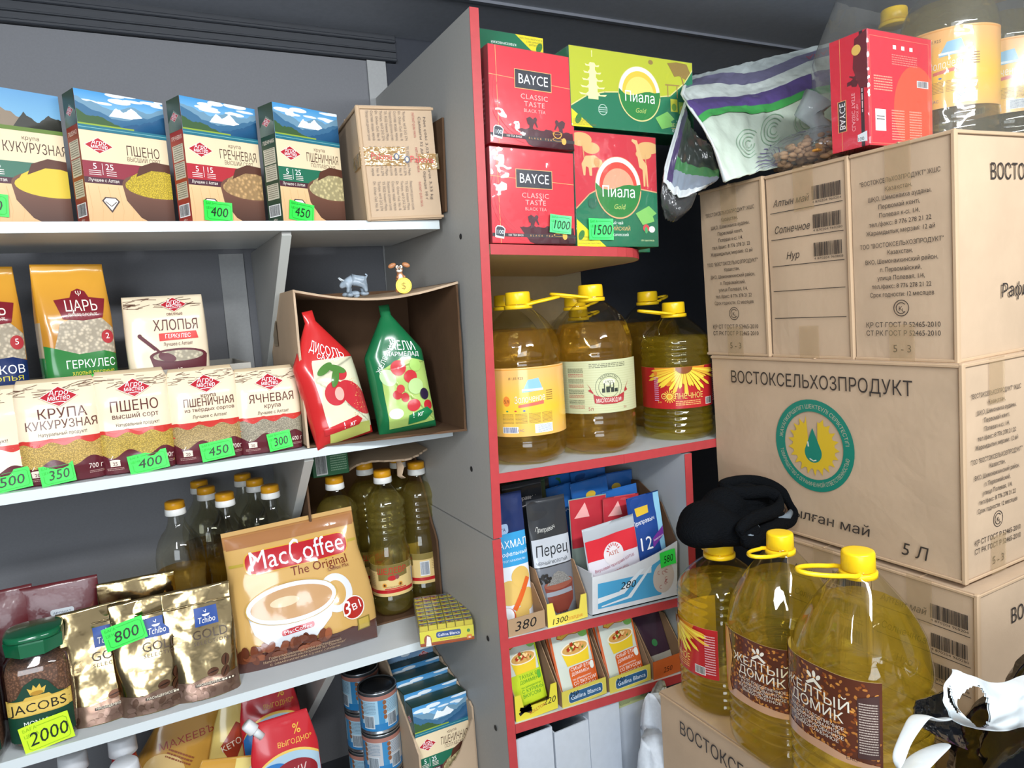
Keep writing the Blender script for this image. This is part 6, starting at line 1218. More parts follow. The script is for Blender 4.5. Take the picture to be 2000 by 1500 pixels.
# ---- soup shelf
def p_soup(kind):
    a = 'b8cc2c' if kind == 'g' else 'cf5f2c'; inkc = '3f8a2c' if kind == 'g' else 'f4ece4'
    def f(c, W, H):
        g = M_gloss; c.rect(0, 0, W, H, 'c9d0c4' if kind != 'g' else 'b8cc2c', g); c.rect(W*.05, H*.42, W*.9, H*.58, 'c6cdc4', g); c.ell(W*.86, H*.80, W*.14, H*.08, '7cb860', g)
        c.poly([(W*.18, H*.86), (W*.30, H*.93), (W*.48, H*.90), (W*.66, H*.95), (W*.84, H*.90), (W*.84, H*.80), (W*.66, H*.79), (W*.48, H*.81), (W*.28, H*.77), (W*.16, H*.80)], 'b04a2c', g); c.poly([(W*.2, H*.858), (W*.30, H*.92), (W*.48, H*.89), (W*.66, H*.94), (W*.82, H*.892), (W*.82, H*.81), (W*.66, H*.80), (W*.48, H*.82), (W*.28, H*.78), (W*.18, H*.808)], 'd8b04a', g); c.text('ROLLTON', W*.51, H*.835, .012, '9c3a20', bold=.04, width=W*.52, rot=4)
        c.poly([(W*.2, H*.62), (W*.92, H*.62), (W*.86, H*.42), (W*.28, H*.42)], 'e0c030', g); c.ell(W*.56, H*.62, W*.37, H*.085, 'e6ddc8', g); c.ell(W*.56, H*.62, W*.33, H*.07, 'c89a54', g); rr = random.Random(7); [c.ell(W*rr.uniform(.34, .78), H*rr.uniform(.60, .68), W*.045, H*.014, rr.choice(('a8341c', 'd89a5c', '5a7a2c', 'e8c88c')), g, n=10, rot=rr.uniform(0, 180)) for i in range(26)]
        c.rrect(W*.30, H*.04, W*.68, H*.36, .006, a, g)
        for i, (s, z_) in enumerate((('СИЫР ЕТIНIҢ' if kind != 'g' else 'ТАУЫҚ ЕТIНIҢ', .0092), ('ДӘМIМЕН', .0085), ('тез дайындалатын', .005), ('СО ВКУСОМ' if kind != 'g' else 'С КУРИНЫМ', .0092), ('ГОВЯДИНЫ' if kind != 'g' else 'ВКУСОМ', .0092))): c.text(s, W*.34, H*(.345-.062*i), z_, inkc, align='l', bold=.05, m=g)
        c.ell(W*.90, H*.34, W*.06, H*.055, 'e8ece4' if kind != 'g' else '5ca83a', g); c.ring(W*.17, H*.09, .0070, .0082, '5a9aa8'); c.rect(0, 0, W*.04, H, a, g); c.rect(W*.95, 0, W*.05, H, a, g)
    return f
def galb(c, W, H): c.rect(0, 0, W, H, 'cbbd50'); c.rrect(W*.14, H*.16, W*.78, H*.66, .007, 'd8d4a8'); c.rrect(W*.15, H*.19, W*.76, H*.60, .006, '2f5a80'); c.text('Gallina Blanca', W*.53, H*.36, .0125, 'dfe8f0', bold=.05, width=W*.68); c.text('250', W*.26, H*.55, .014, '1a1c20', bold=.03, shear=.2)
def h220(c, W, H): c.text('220', W*.80, H*.30, .018, '1a1c20', bold=.04, shear=.2, width=W*.30); c.line([(W*.1, H*.28), (W*.34, H*.5), (W*.14, H*.36), (W*.36, H*.36), (W*.12, H*.46), (W*.36, H*.26)], .007, '1a1c20'); c.text('ROLLTON', W*.52, H*.22, .009, 'b8622c', bold=.02, rot=14, width=W*.4)
holder('yellow tray marked 220 at the left end of the soup shelf', .556, .648, zQ(.60), .052, 'd6c93c', depth=.16, paint=h220, side_h=.115)
for i in range(3): pouch('green chicken noodle packet leaning in the 220 tray' if i == 0 else ('noodle packet directly behind the green chicken one', 'rearmost noodle packet in the 220 tray')[i-1], (.597+.006*i, YR+.022+.022*i, zQ(.60)+.018+.004*i), .078, .140, .008, 'b8cc2c' if i == 0 else 'c8b0a8', p_soup('g') if i == 0 else (lambda c, W, H: c.rect(0, 0, W, H, 'b9a49c', M_gloss)), seed=130+i, rx=R(-14), ry=R(-3), name='noodle_packet', cat='packet')
for k, (x, lb) in enumerate(((.710, 'orange beef noodle packet left of its twin, above a blue plate'), (.822, 'orange beef noodle packet right of its twin on the soup shelf'))):
    holder('yellow display tray with blue name plate, '+('left' if k == 0 else 'right')+' of the two', x-.052, x+.052, zQ(x), .034, 'cbbd50', depth=.17, paint=galb, notch=False, side_h=.12)
    for i in range(4): pouch(lb if i == 0 else 'orange noodle packet '+('second', 'third', 'last')[i-1]+' in the '+('left' if k == 0 else 'right')+' blue-plated tray', (x+.005*i, YR+.014+.026*i, zQ(x)+.008+.003*i), .090, .150, .010, 'cf5f2c', p_soup('o') if i == 0 else (lambda c, W, H: c.rect(W*.05, H*.4, W*.9, H*.6, 'c6cdc4', M_gloss)), seed=140+k*5+i, rx=R(-12), ry=R(-3), name='noodle_packet', cat='packet', group=None if i == 0 else 'orange noodle packets behind the front ones')
holder('orange tray marked 250 with dark packet lying in it', .882, .965, zQ(.92), .040, 'c8622c', depth=.17, paint=lambda c, W, H: c.text('250', W*.45, H*.25, .016, '5a2a18', bold=.03, shear=.2), notch=False, side_h=.105)
pouch('dark purple packet in the orange tray', (.925, YR+.035, zQ(.92)+.012), .075, .150, .012, '3a2838', lambda c, W, H: (c.rect(0, 0, W, H*.14, 'a8a49c', M_gloss), c.ell(W*.5, H*.3, W*.1, H*.05, '3a7a4a', M_gloss), c.text('ROLLTON', W*.4, H*.85, .012, '8a4a3c', bold=.03)), seed=160, rx=R(-24), name='noodle_packet', cat='packet')
# ---- bottom: white boxes, omega box, white sacks
Mwb = mat('plain_white_card', 'bfc6d0', rough=.55, noise_amt=.03, nscale=60)
def openbox(label, x0, x1, y0, y1, z0, hl, hr, m=Mwb, cut=None, name='white_box'):
    t = thing(name, label, 'box', ((x0+x1)/2, y0, z0)); w = (x1-x0)/2; d = y1-y0; th = .003
    for nm, a in (('box_front', (0, th)), ('box_back', (d-th, d))):
        V = [(x, y, z) for y in a for x, z in ((-w, 0), (w, 0), (w, hr), (-w, hl))]; mesh(nm, V, [(0, 1, 2, 3), (7, 6, 5, 4), (0, 4, 5, 1), (1, 5, 6, 2), (2, 6, 7, 3), (3, 7, 4, 0)], m, t)
    mesh('box_side', *boxg(-w, -w+th, th, d-th, 0, hl), m, t); mesh('box_side', *boxg(w-th, w, th, d-th, 0, hr), m, t); mesh('box_base', *boxg(-w+th, w-th, th, d-th, 0, th), m, t); return t
zb = CZ-1.04
openbox('plain white open box at the lower left of the red unit', .549, .634, YR+.01, YR+.25, zb, .232, .232)
openbox('plain white open box lower than its left neighbour', .637, .716, YR+.008, YR+.25, zb, .218, .220)
openbox('tall plain white box right of the two open ones', .7165, .790, YR+.006, YR+.25, zb, .256, .262)
t = openbox('white box with green band and blue oval name, behind the white sack', .792, .885, YR+.03, YR+.25, zb, .262, .262, name='printed_box'); c = Canvas(.093, .262); c.rect(0, .262-.030, .093, .030, '5a8c44'); c.rrect(.0, .262-.060, .088, .028, .004, 'b8c08a'); c.rrect(.002, .262-.045, .050, .018, .008, '5a8ab8'); c.text('ОМЕГА', .026, .262-.041, .010, 'eef2f6', bold=.04, width=.042); c.text('Крахмал', .03, .262-.056, .006, '6a6a4a'); c.text('40г', .076, .262-.052, .007, '3a4a3a', bold=.03); c.build('printing', t)
mesh('shelf_board', *hexa([(x, y, z) for z in (zb-.018, zb-.001) for y in (YR+.002, WY-.013) for x in (.5355, .98)]), M_white, r)
M_sack = mat('woven_white_sack', 'd3dae2', rough=.5, bump=.5, bscale=26, noise_amt=.05, nscale=160)
def sack(label, x, y, z, rx_, ry_, H, seed, lean=0, rz=0, m=None, name='white_sack'):
    t = thing(name, label, 'bag', (x, y, z), rz); V = []; Fc = []; n = 48; rows = 30
    for j in range(rows+1):
        q = j/rows; k = 1+.12*math.sin(q*3)-.30*max(0, q-.6)/.4
        for i in range(n):
            a = 2*math.pi*i/n; nn = noise.noise(Vector((math.cos(a)*2.2, math.sin(a)*2.2, q*3+seed)))*.26+noise.noise(Vector((math.cos(a)*6, math.sin(a)*6, q*5+seed)))*.10; rr_ = k*(1+nn*(.4+q))
            V.append((rx_*rr_*math.cos(a)+lean*q*H, ry_*rr_*math.sin(a), H*q*(1+.10*math.sin(a*2+seed)*(q > .8))))
    for j in range(rows):
        for i in range(n): Fc.append((j*n+i, j*n+(i+1) % n, (j+1)*n+(i+1) % n, (j+1)*n+i))
    Fc.append(tuple(range(rows*n, (rows+1)*n))); mesh('sack_body', V, Fc, m or M_sack, t, True); return t
sack('crumpled white woven sack in front of the white boxes', .800, 1.045, zb-.05, .045, .045, .245, 3, lean=.05)
sack('crumpled white woven sack folded over beside the front kraft carton', .868, 1.075, zb-.05, .036, .045, .305, 7, lean=-.12)
# ================================================================ torn carton with one-litre bottles, green box
t = thing('torn_carton', 'torn open kraft carton around the one-litre oil bottles', 'carton', (.40, 1.405, S3)); w_ = .135
def torn(nm, x0, x1, y0, y1, z0, zf_, m=M_cardin, th=.004, axis='x', seed=0, n=24, drop=None):
    """upright cardboard sheet with a ragged top edge"""
    rd = random.Random(seed); V = []; 
    for k in range(n+1):
        q = k/n; p = (x0+(x1-x0)*q, y0+(y1-y0)*q); top = zf_(q)+rd.uniform(-.0035, .0035)
        d = Vector((y1-y0, -(x1-x0), 0)).normalized()*th
        V += [(p[0], p[1], z0), (p[0], p[1], top), (p[0]+d.x, p[1]+d.y, z0), (p[0]+d.x, p[1]+d.y, top)]
    Fc = []
    for k in range(n):
        a, b = k*4, k*4+4; Fc += [(a, b, b+1, a+1), (a+2, a+3, b+3, b+2), (a+1, b+1, b+3, a+3), (a, a+2, b+2, b)]
    Fc += [(0, 1, 3, 2), (n*4, n*4+2, n*4+3, n*4+1)]; return mesh(nm, V, Fc, m, t)
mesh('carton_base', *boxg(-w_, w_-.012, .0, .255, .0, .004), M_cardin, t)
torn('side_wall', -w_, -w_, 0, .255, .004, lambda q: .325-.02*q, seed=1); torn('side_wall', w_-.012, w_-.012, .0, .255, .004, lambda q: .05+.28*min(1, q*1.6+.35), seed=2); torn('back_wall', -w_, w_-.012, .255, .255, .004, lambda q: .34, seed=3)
V = []; rd = random.Random(5); n = 26
for k in range(n+1):
    q = k/n; x = -w_*.35+(w_*1.28)*q; yf = .0+.03*math.sin(q*7)+rd.uniform(-.004, .004); zz = .335+.014*q
    V += [(x, yf, zz-.004), (x, yf, zz), (x, .255, zz-.004+.01), (x, .255, zz+.01)]
Fc = []
for k in range(n): a, b = k*4, k*4+4; Fc += [(a, b, b+1, a+1), (a+1, b+1, b+3, a+3), (a, a+2, b+2, b)]
mesh('torn_top_flap', V, Fc, M_card, t)
mesh('hanging_scrap', *tube([(.055, .004, .338), (.058, .000, .322), (.054, -.002, .305), (.062, .0, .298)], [(.010, .0015), (.009, .0015), (.006, .0015), (.008, .0012)], 8), M_card, t, True)
g = thing('tea_box', 'small dark green box with barcode side, squeezed under the middle shelf', 'box', (.318, 1.413, S3+.330), 0, R(-4)); g.location.z = CZ-.307+.004
mesh('carton_body', *boxg(-.036, .036, 0, .11, 0, .048, .001), mat('dark_green', '1d5a34', rough=.4), g); c = Canvas(.072, .048); c.barcode(.008, .006, .020, .036, bg='c8ccc8'); c.lines(.036, .008, .032, .032, 7, '7a9a7c'); c.build('printing', g, lambda u, v, o: (u-.036, -o, v))
# ================================================================ lowest visible shelf on the left
grp = 'condensed milk tins'
def tin(lb, x, y, z, lid, seed):
    t = thing('milk_tin', lb, 'tin', (x, y, z), R(seed*37), group=grp); r, h = .040, .0895
    P = [(0, r*.97), (.0015, r*1.01), (.003, r*1.01), (.004, r*.985)]+[(.012+k*.0022, r*(.985+.006*(k % 2))) for k in range(0, 30)]+[(h-.004, r*.985), (h-.003, r*1.01), (h-.001, r*1.01), (h-.0005, r*.97), (h-.003, r*.93), (h-.003, .001)]
    P = [p for p in P if p[0] < h-.0039 or p[0] >= h-.004]
    mesh('tin_body', *lathe(P, 44), mat('tin_metal', 'a8adb2', rough=.25, metal=.9), t, True)
    if lid: mesh('tin_lid', *lathe([(h-.0029, r*.9), (h-.002, r*.93), (h-.0015, r*.6), (h-.0015, .001)], 44), mat('dark_lid', '2a2c30', rough=.25, metal=.6), t, True)
    c = Canvas(2*math.pi*r*.999, .074); W, H = c.w, c.h; c.rect(0, 0, W, H, '9fc4d8' if seed % 3 else 'b9bcc0', M_gloss); c.rect(0, 0, W, H*.2, '2a7ab4', M_gloss); c.rect(0, H*.88, W, H*.12, 'a87468', M_gloss)
    for k in range(5): x0 = W*k/5; c.rect(x0, H*.2, W*.05, H*.68, '3a86b8', M_gloss); c.lines(x0+W*.07, H*.5, W*.11, H*.35, 8, '6a8498', seed=k); c.barcode(x0+W*.075, H*.1, W*.085, H*.33, bg='c8d4dc', col='3a4450', seed=k); [c.ell(x0+W*.055, H*(.8-.14*j), .004, .005, '8a5a3c', n=10) for j in range(4)]
    c.build('label', t, lambda u, v, o: Vector((math.cos(u/r)*(r*1.0+o+.0002), math.sin(u/r)*(r*1.0+o+.0002), .008+v)), maxlen=.006, eps=.0001); return t
for k in range(3):
    tin(('tin in the front stack, lowest', 'tin in the front stack, middle, with silver wrapper', 'dark-lidded blue milk tin on top of the front stack')[k], .371, 1.42, S4+.0005+k*.0905, k == 2, (4, 3, 1)[k]); tin(('tin in the rear stack, lowest', 'tin in the rear stack, middle', 'milk tin on top of the rear stack, in shade')[k], .362, 1.52, S4+.0005+k*.0905+.0, k == 2, (5, 7, 8)[k])
t = thing('cut_carton', 'cut-open kraft carton full of wheat cereal boxes on the bottom shelf', 'carton', (.482, 1.29, S4+.0005)); cw = .075
mesh('carton_base', *boxg(-cw, .045, 0, .30, 0, .004), M_cardin, t)
torn('side_wall', -cw, -cw, 0, .30, .004, lambda q: .17+.16*min(1, q*1.3), M_card, seed=7); torn('side_wall', .045, .045, 0, .30, .004, lambda q: .23+.07*q, M_card, seed=8)
torn('front_wall', -cw, .045, .0, .0, .004, lambda q: .10+.11*q**2.5, M_card, seed=9); torn('back_wall', -cw, .045, .30, .30, .004, lambda q: .32, seed=10)
c = Canvas(.11, .10); c.text('95', .085, .07, .018, '3a3026', shear=.2); c.build('handwriting', t, lambda u, v, o: (u-cw, -.0045-o, v))
G3 = 'wheat cereal boxes in the cut-open carton'
src = [o for o in C.objects if o.name == 'cereal_box.003'][0]
def cp(src, loc, rot, label, group, skip=('price',)):
    r_ = src.copy(); C.objects.link(r_); r_.location = loc; r_.rotation_euler = rot; r_.scale = (.94, 1, 1); r_['label'] = label
    if group: r_['group'] = group
    for ch in src.children:
        if ch.name.startswith(skip): continue
        k = ch.copy(); C.objects.link(k); k.parent = r_
    return r_
D_ = .042
for k in range(4):
    b = cp(src, (.470, 1.302+.047*k, S4+.052+.006*k), (R(-5), 0, 0), 'wheat cereal box facing out at the front of the cut-open carton' if k == 0 else 'cereal box '+('second', 'third', 'fourth')[k-1]+' from the front in the cut-open carton, only its blue top showing', G3 if k else None); b.scale = (.88, 1, 1)
    c = Canvas(.126, D_); c.rect(0, 0, .126, D_, lambda u, v: mixc('9cc4e0', '6a9cc4', v/D_)); rr = random.Random(k); [c.ell(.126*rr.random(), D_*rr.random(), .012, .004, 'd4e0e8', n=12) for i in range(7)]; logo(c, .032, D_*.5, .034); c.text('ПШЕНИЧНАЯ', .088, D_*.45, .009, '4a3a34', bold=.03, width=.045); c.build('printed_top', b, lambda u, v, o: (u-.063, v, .198+o))
for k in range(2):
    b = cp(src, (.470, 1.548, S4+.228+.0), (R(0), 0, 0), 'x', G3); bpy.data.objects.remove(b) if False else None
    b.rotation_euler = (R(90), 0, 0); b.location = (.470, 1.56, S4+.215+.045*k); b['label'] = ('upper' if k else 'lower')+' of the two cereal boxes lying flat at the back of the cut-open carton'; b.scale = (.90, 1, .42); b.rotation_euler = (0, 0, 0); b.scale = (.90, 3.0, .215)
    c = Canvas(.126, .0426); c.rect(0, 0, .126, .0426, lambda u, v: mixc('9cc4e0', '6a8cb4', v/.0426)); rr = random.Random(k+7); [c.ell(.126*rr.random(), .042*rr.random(), .012, .004, 'd4e0e8', n=12) for i in range(7)]; logo(c, .100, .023, .034); c.text('ГРЕЧНЕВАЯ', .045, .026, .0095, '4a3a34', bold=.03, width=.05, rot=180)
    for ch in list(b.children): bpy.data.objects.remove(ch)
    b.scale = (.9, 1, 1); mesh('carton_body', *boxg(-.063, .063, 0, .09, 0, .0426, .001), mat('box_blue', '5f8ab0', rough=.4), b); c.build('printed_side', b, lambda u, v, o: (u-.063, -o, v))
    b.location = (.470, 1.492, S4+.262+.0435*k-.02); b.rotation_euler = (R(-6), 0, 0)
# ---- sauces
def spout_pouch(lb, x, y, z, W, H, paint, base, seed, spx, rz=0, ry=0, capc='e4e6e8', grp=None):
    t = thing('sauce_pouch', lb, 'pouch', (x, y, z), rz, R(-9), ry, grp); 
    b, fn = bag(t, W, .05, H, lambda q: 1 if q < .72 else 1-.22*(q-.72)/.28, lambda q: 1 if q < .2 else max(.06, 1-((q-.2)/.8)**1.3), n=2, col=lambda q: base, amp=.004, fs=16, seed=seed, rows=30)
    c = Canvas(W, H); c.clipr = (W*.01, .002, W*.99, H*.99); paint(c, W, H); c.build('printed_front', t, fn, maxlen=.006)
    p = Vector((W*.36*spx, .02, H*.93)); d = Vector((.62*spx, 0, .78)).normalized(); M = Matrix.Translation(p) @ d.to_track_quat('Z', 'Y').to_matrix().to_4x4()
    mesh('spout', *xf(lathe([(-.012, .007), (.012, .007)], 20), M), mat('spout_white', 'd8dcde', rough=.4), t, True)
    mesh('cap', *xf(lathe([(.008, .0105), (.009, .0115), (.028, .0105), (.030, .009)], 28, rib=lambda g, zz: 1+.03*math.cos(14*g)), M), mat('cap_'+capc, capc, rough=.4), t, True); return t
def p_milk(c, W, H):
    g = M_gloss; c.rect(0, 0, W, H, 'c0242e', g); c.text('%', W*.72, H*.84, .026, 'e8c040', bold=.05, shear=.1); c.text('ВЫГОДНО*', W*.66, H*.77, .0125, 'e8b848', bold=.05, width=W*.56)
    c.ell(W*.55, H*.50, W*.56, H*.235, 'e8c060', g, n=44); c.ell(W*.55, H*.49, W*.55, H*.225, 'a8c4d4', g, n=44); c.ell(W*.30, H*.46, W*.34, H*.20, '2a72b4', g, n=44); c.ell(W*.60, H*.53, W*.34, H*.12, '8c1c26', g, n=36); c.text('ГЖК', W*.62, H*.50, .028, 'd8b8b4', bold=.03, rot=8, width=W*.38, m=g); c.rect(0, 0, W, H*.26, '2a62a4', g)
spout_pouch('red and blue condensed milk pouch with yellow percent sign, in front', .170, 1.318, S4+.065, .125, .230, p_milk, 'b8242e', 171, -1)
spout_pouch('red and blue condensed milk pouch behind its twin, partly under the shelf', .160, 1.40, S4+.10, .115, .235, p_milk, 'b8242e', 172, -1)
def p_mayo(c, W, H): g = M_gloss; c.rect(0, 0, W, H, 'b98a3c', g); c.text('МАХЕЕВЪ', W*.5, H*.66, .018, '9c2c20', bold=.04, rot=38, width=W*.8, m=g); c.ell(W*.4, H*.4, W*.3, H*.14, 'd8b878', g); c.lines(W*.3, H*.5, W*.4, H*.08, 3, '8a4a2c')
spout_pouch('amber mayonnaise pouch leaning deep on the bottom shelf', -.085, 1.43, S4+.13, .13, .235, p_mayo, 'b58a42', 173, 1, ry=R(38), capc='c8ccd0')
spout_pouch('golden mayonnaise pouch with white ribbed cap lying low in front', .020, 1.33, S4+.005, .13, .240, lambda c, W, H: (c.rect(0, 0, W, H, 'c8953c', M_gloss), c.poly([(W*.5, H*.5), (W, H*.55), (W, H), (W*.6, H)], 'e0cc7c', M_gloss)), 'c0903c', 174, 1, ry=R(14))
spout_pouch('pale yellow sauce pouch with red star print, white cap', .050, 1.42, S4+.10, .075, .23, lambda c, W, H: (c.rect(0, 0, W, H, 'd8c070', M_gloss), c.poly([(W*.2, H*.55), (W*.5, H*.75), (W*.85, H*.7), (W*.6, H*.4)], '9c3a24', M_gloss), c.text('KETО', W*.5, H*.55, .016, 'e8d8c0', bold=.04, rot=30)), 'd0b868', 175, 1, ry=R(16))
spout_pouch('blue sauce pouch with white cap at the back of the bottom shelf', .075, 1.47, S4+.11, .08, .24, lambda c, W, H: (c.rect(0, 0, W, H, '2a4f86', M_gloss), c.ell(W*.5, H*.5, W*.3, H*.15, '5a8ab8', M_gloss)), '27487c', 176, -1)
for i, (px, py, Y, lb) in enumerate(((237, 1438, 1.38, 'ketchup bottle with white cap, taller of the two right ones'), (140, 1470, 1.38, 'ketchup bottle with white cap, left one under the shelf'), (242, 1488, 1.335, 'ketchup bottle with white cap nearest the shelf edge'))):
    p = at(px, py, Y=Y); zt2 = p.z-S4; t = thing('ketchup_bottle', lb, 'bottle', (p.x, p.y, S4+.0005), group='ketchup bottles'); 
    mesh('bottle_body', *lathe([(0, .026), (.004, .031), (.05, .033), (zt2*.62, .031), (zt2*.80, .024), (zt2-.036, .019), (zt2-.028, .019)], 32, 2.4), mat('ketchup_red', '8c1a1e', rough=.2, coat=.4), t, True)
    mesh('cap', *lathe([(zt2-.030, .021), (zt2-.029, .0225), (zt2-.003, .0215), (zt2, .019)], 40, rib=lambda g, zz: 1+.012*math.cos(36*g)), mat('ketchup_cap', 'cfd2d6', rough=.45), t, True)
# ================================================================ knitted hat
t = thing('knitted_hat', 'black ribbed knitted hat crumpled on top of the left oil bottle', 'hat', at(1440, 1040, Y=.91)); o0 = t.location.copy()
M_knit = mat('black_knit', '0c0e11', rough=.95, spec=.08, bump=.8, bscale=420, stretch=(.3, 1, 1))
def hp(px, py, Y): return at(px, py, Y=Y)-o0
blob('hat_crown', [(tuple(hp(*p[:3])), .028, p[3]) for p in ((1375, 1020, .92, (1.5, 1.3, 1.2)), (1365, 1040, .90, (1.2, 1.2, .8)), (1410, 995, .94, (1.5, 1.0, 1.3)), (1405, 1035, .90, (1.6, 1.0, .9)), (1450, 980, .95, (1.6, .7, 1.1)), (1445, 1040, .885, (1.3, .9, .7)), (1490, 985, .95, (1.4, .5, .9)), (1470, 1015, .915, (1.6, .7, .5)), (1500, 1010, .92, (1.3, .5, .5)))], M_knit, t, res=.006)
loop_ = [(1402, 951, .965), (1430, 942, .97), (1465, 938, .975), (1500, 944, .97), (1530, 962, .96), (1550, 990, .945), (1552, 1012, .93), (1538, 1022, .915), (1515, 1024, .90), (1495, 1032, .885), (1482, 1046, .87), (1468, 1062, .86), (1452, 1058, .85), (1441, 1042, .85), (1450, 1025, .86), (1480, 1008, .875), (1515, 1000, .885), (1526, 985, .90), (1518, 968, .915), (1495, 958, .925), (1460, 964, .93), (1420, 962, .935)]
V, Fc = tube([hp(*p) for p in loop_], [(.0105+.0015*math.sin(i*1.7), .0125) for i in range(len(loop_))], 12, closed=True); o = mesh('rolled_cuff', V, Fc, M_knit, t, True); sm = o.modifiers.new('s', 'SUBSURF'); sm.levels = 2; sm.render_levels = 2
for a in (((1545, 1000, .925), (1538, 1010, .915), (1520, 1014, .905)), ((1480, 1030, .875), (1470, 1042, .865), (1462, 1050, .858))): mesh('grey_lining', *tube([hp(*p) for p in a], [(.004, .006), (.006, .008), (.003, .005)], 8), mat('grey_fleece', '6f7a84', rough=.9), t, True)
# ================================================================ patterned woven bag and bag of nuts on the cartons
def net(ctrl, rows):
    """smooth sheet through a small net of real points; returns f(u 0..1, v 0..1)"""
    P = [[at(*p[:2], Y=p[2]) for p in row] for row in ctrl]; nv, nu = len(P), len(P[0])
    def cat_(a, b, c_, d, t_): return .5*((2*b)+(c_-a)*t_+(2*a-5*b+4*c_-d)*t_*t_+(3*b-a-3*c_+d)*t_**3)
    def row(r_, u): x = u*(nu-1); i = min(int(x), nu-2); f = x-i; g_ = lambda k: r_[max(0, min(nu-1, k))]; return cat_(g_(i-1), g_(i), g_(i+1), g_(i+2), f)
    def f(u, v): u = max(0, min(1, u)); v = max(0, min(1, v)); y = v*(nv-1); j = min(int(y), nv-2); h_ = y-j; g_ = lambda k: row(P[max(0, min(nv-1, k))], u); return cat_(g_(j-1), g_(j), g_(j+1), g_(j+2), h_)
    return f
def sheet2(nm, f, parent, o0, m, colf, nu=50, nv=34, th=.003, amp=.004, fs=14, seed=1):
    V = []; cols = []; Fc = []
    def P(u, v, s):
        p = f(u, v); q = noise.noise(Vector((u*fs, v*fs*.6, seed)))+.5*noise.noise(Vector((u*fs*2.2, v*fs*1.6, seed+4))); return p-o0+Vector((-.25, -.8, .5))*(q*amp)+Vector((.1, .8, -.3))*(th*s)
    for s in (0, 1):
        for j in range(nv+1):
            for i in range(nu+1): V.append(P(i/nu, j/nv, s))
    N = (nu+1)*(nv+1)
    for j in range(nv):
        for i in range(nu):
            k = j*(nu+1)+i; Fc += [(k, k+nu+1, k+nu+2, k+1), (k+N, k+N+1, k+N+nu+2, k+N+nu+1)]; c_ = lin(colf((i+.5)/nu, (j+.5)/nv)); cols += [c_, c_]
    for i in range(nu):
        for k, d in ((i, 1), (nv*(nu+1)+i, 1)): Fc.append((k, k+d, k+d+N, k+N)); cols.append(lin(colf(i/nu, 0 if k < nu else 1)))
    for j in range(nv):
        for k in (j*(nu+1), j*(nu+1)+nu): Fc.append((k, k+nu+1, k+nu+1+N, k+N)); cols.append(lin(colf(0 if k % (nu+1) == 0 else 1, j/nv)))
    return mesh(nm, V, Fc, m, parent, True, cols=cols)
M_wov = mat('woven_plastic', attr=True, rough=.28, spec=.6, coat=.5, bump=.5, bscale=30)
t = thing('shopping_bag', 'woven plastic shopping bag with purple and green stripes lying on the cartons', 'bag', at(1450, 280, Y=1.02)); o0 = t.location.copy()
f1_ = net([[(1345, 150, 1.20), (1440, 128, 1.22), (1530, 106, 1.24), (1640, 80, 1.26)], [(1332, 185, 1.10), (1430, 178, 1.13), (1530, 150, 1.16), (1640, 120, 1.18)], [(1365, 235, 1.04), (1450, 215, 1.06), (1540, 195, 1.10), (1640, 180, 1.12)], [(1395, 290, 1.00), (1460, 285, 1.01), (1540, 270, 1.04), (1640, 240, 1.08)], [(1415, 355, .985), (1470, 338, .975), (1540, 322, .98), (1640, 300, 1.0)]], 0)
def bagcol(u, v):
    v = v+.035*math.sin(u*9)
    return 'bccabb'
sheet2('bag_side', f1_, t, o0, M_wov, bagcol)
c = Canvas(1, 1); rr = random.Random(2); wv_ = lambda y: [(u_/24, 1-(y-.035*math.sin(u_/24*9)) if False else y-.035*math.sin(u_/24*9)) for u_ in range(25)]
for y0, y1, co in ((-.05, .10, 'b9c4c4'), (.10, .20, '6d6a88'), (.20, .33, 'c9d2ce'), (.33, .47, '55447e'), (.47, .53, '3f9a4c')): c.poly(wv_(y0)+wv_(y1)[::-1], co, M_wov)
for cx, cy in ((.34, .74), (.55, .68), (.80, .66)):
    for r0 in (.10, .075, .05, .028): c.ring(cx, cy, r0-.0045, r0, '86a98c', a0=rr.uniform(0, 60), a1=320, n=26)
for k in range(9): a = R(95+k*13); c.line([(.60, 1-.03), (.60+.14*math.cos(a)*1.1, .97-.20*math.sin(a)*.8), (.60+.22*math.cos(a+.25)*1.1, .97-.26*math.sin(a+.25)*.8)], .005, '5a3f86')
c.ell(.62, .985, .05, .03, '4a2c80'); c.text('АРАЛ', .86, .11, .055, 'a84a5a', rot=0, bold=.02)
def fb(u, v, o):
    p = f1_(u, v); q = noise.noise(Vector((u*14, v*14*.6, 1)))+.5*noise.noise(Vector((u*14*2.2, v*14*1.6, 5))); return p-o0+Vector((-.25, -.8, .5))*(q*.004)+Vector((-.1, -.8, .3)).normalized()*(o+.0012)
c.build('printing', t, fb, maxlen=.03, eps=.0004)
f2_ = net([[(1338, 195, 1.11), (1352, 250, 1.09), (1390, 285, 1.05)], [(1325, 235, 1.13), (1345, 290, 1.10), (1395, 310, 1.06)], [(1300, 320, 1.13), (1340, 340, 1.10), (1405, 345, 1.03)], [(1296, 352, 1.12), (1330, 385, 1.09), (1385, 362, 1.06)]], 0)
sheet2('folded_mouth', f2_, t, o0, M_wov, lambda u, v: 'd4dadc' if u < .14 or v > .86 else '54466e' if u < .26 else '3d4440' if v < .55 else '4f8a58' if v < .66 else '8f9aa8', nu=30, nv=30, amp=.006)
V, Fc = tube([fb(0, v, 0) for v in (0, .12, .25, .4, .55, .7, .85, 1)], [(.004, .0022)]*8, 8); mesh('hem', V, Fc, mat('hem_white', 'd0d8da', rough=.4), t, True)
f3_ = net([[(1296, 345, 1.125), (1330, 380, 1.10), (1362, 375, 1.06)], [(1292, 385, 1.13), (1320, 415, 1.11), (1350, 405, 1.09)], [(1300, 425, 1.14), (1318, 432, 1.13), (1335, 420, 1.12)]], 0)
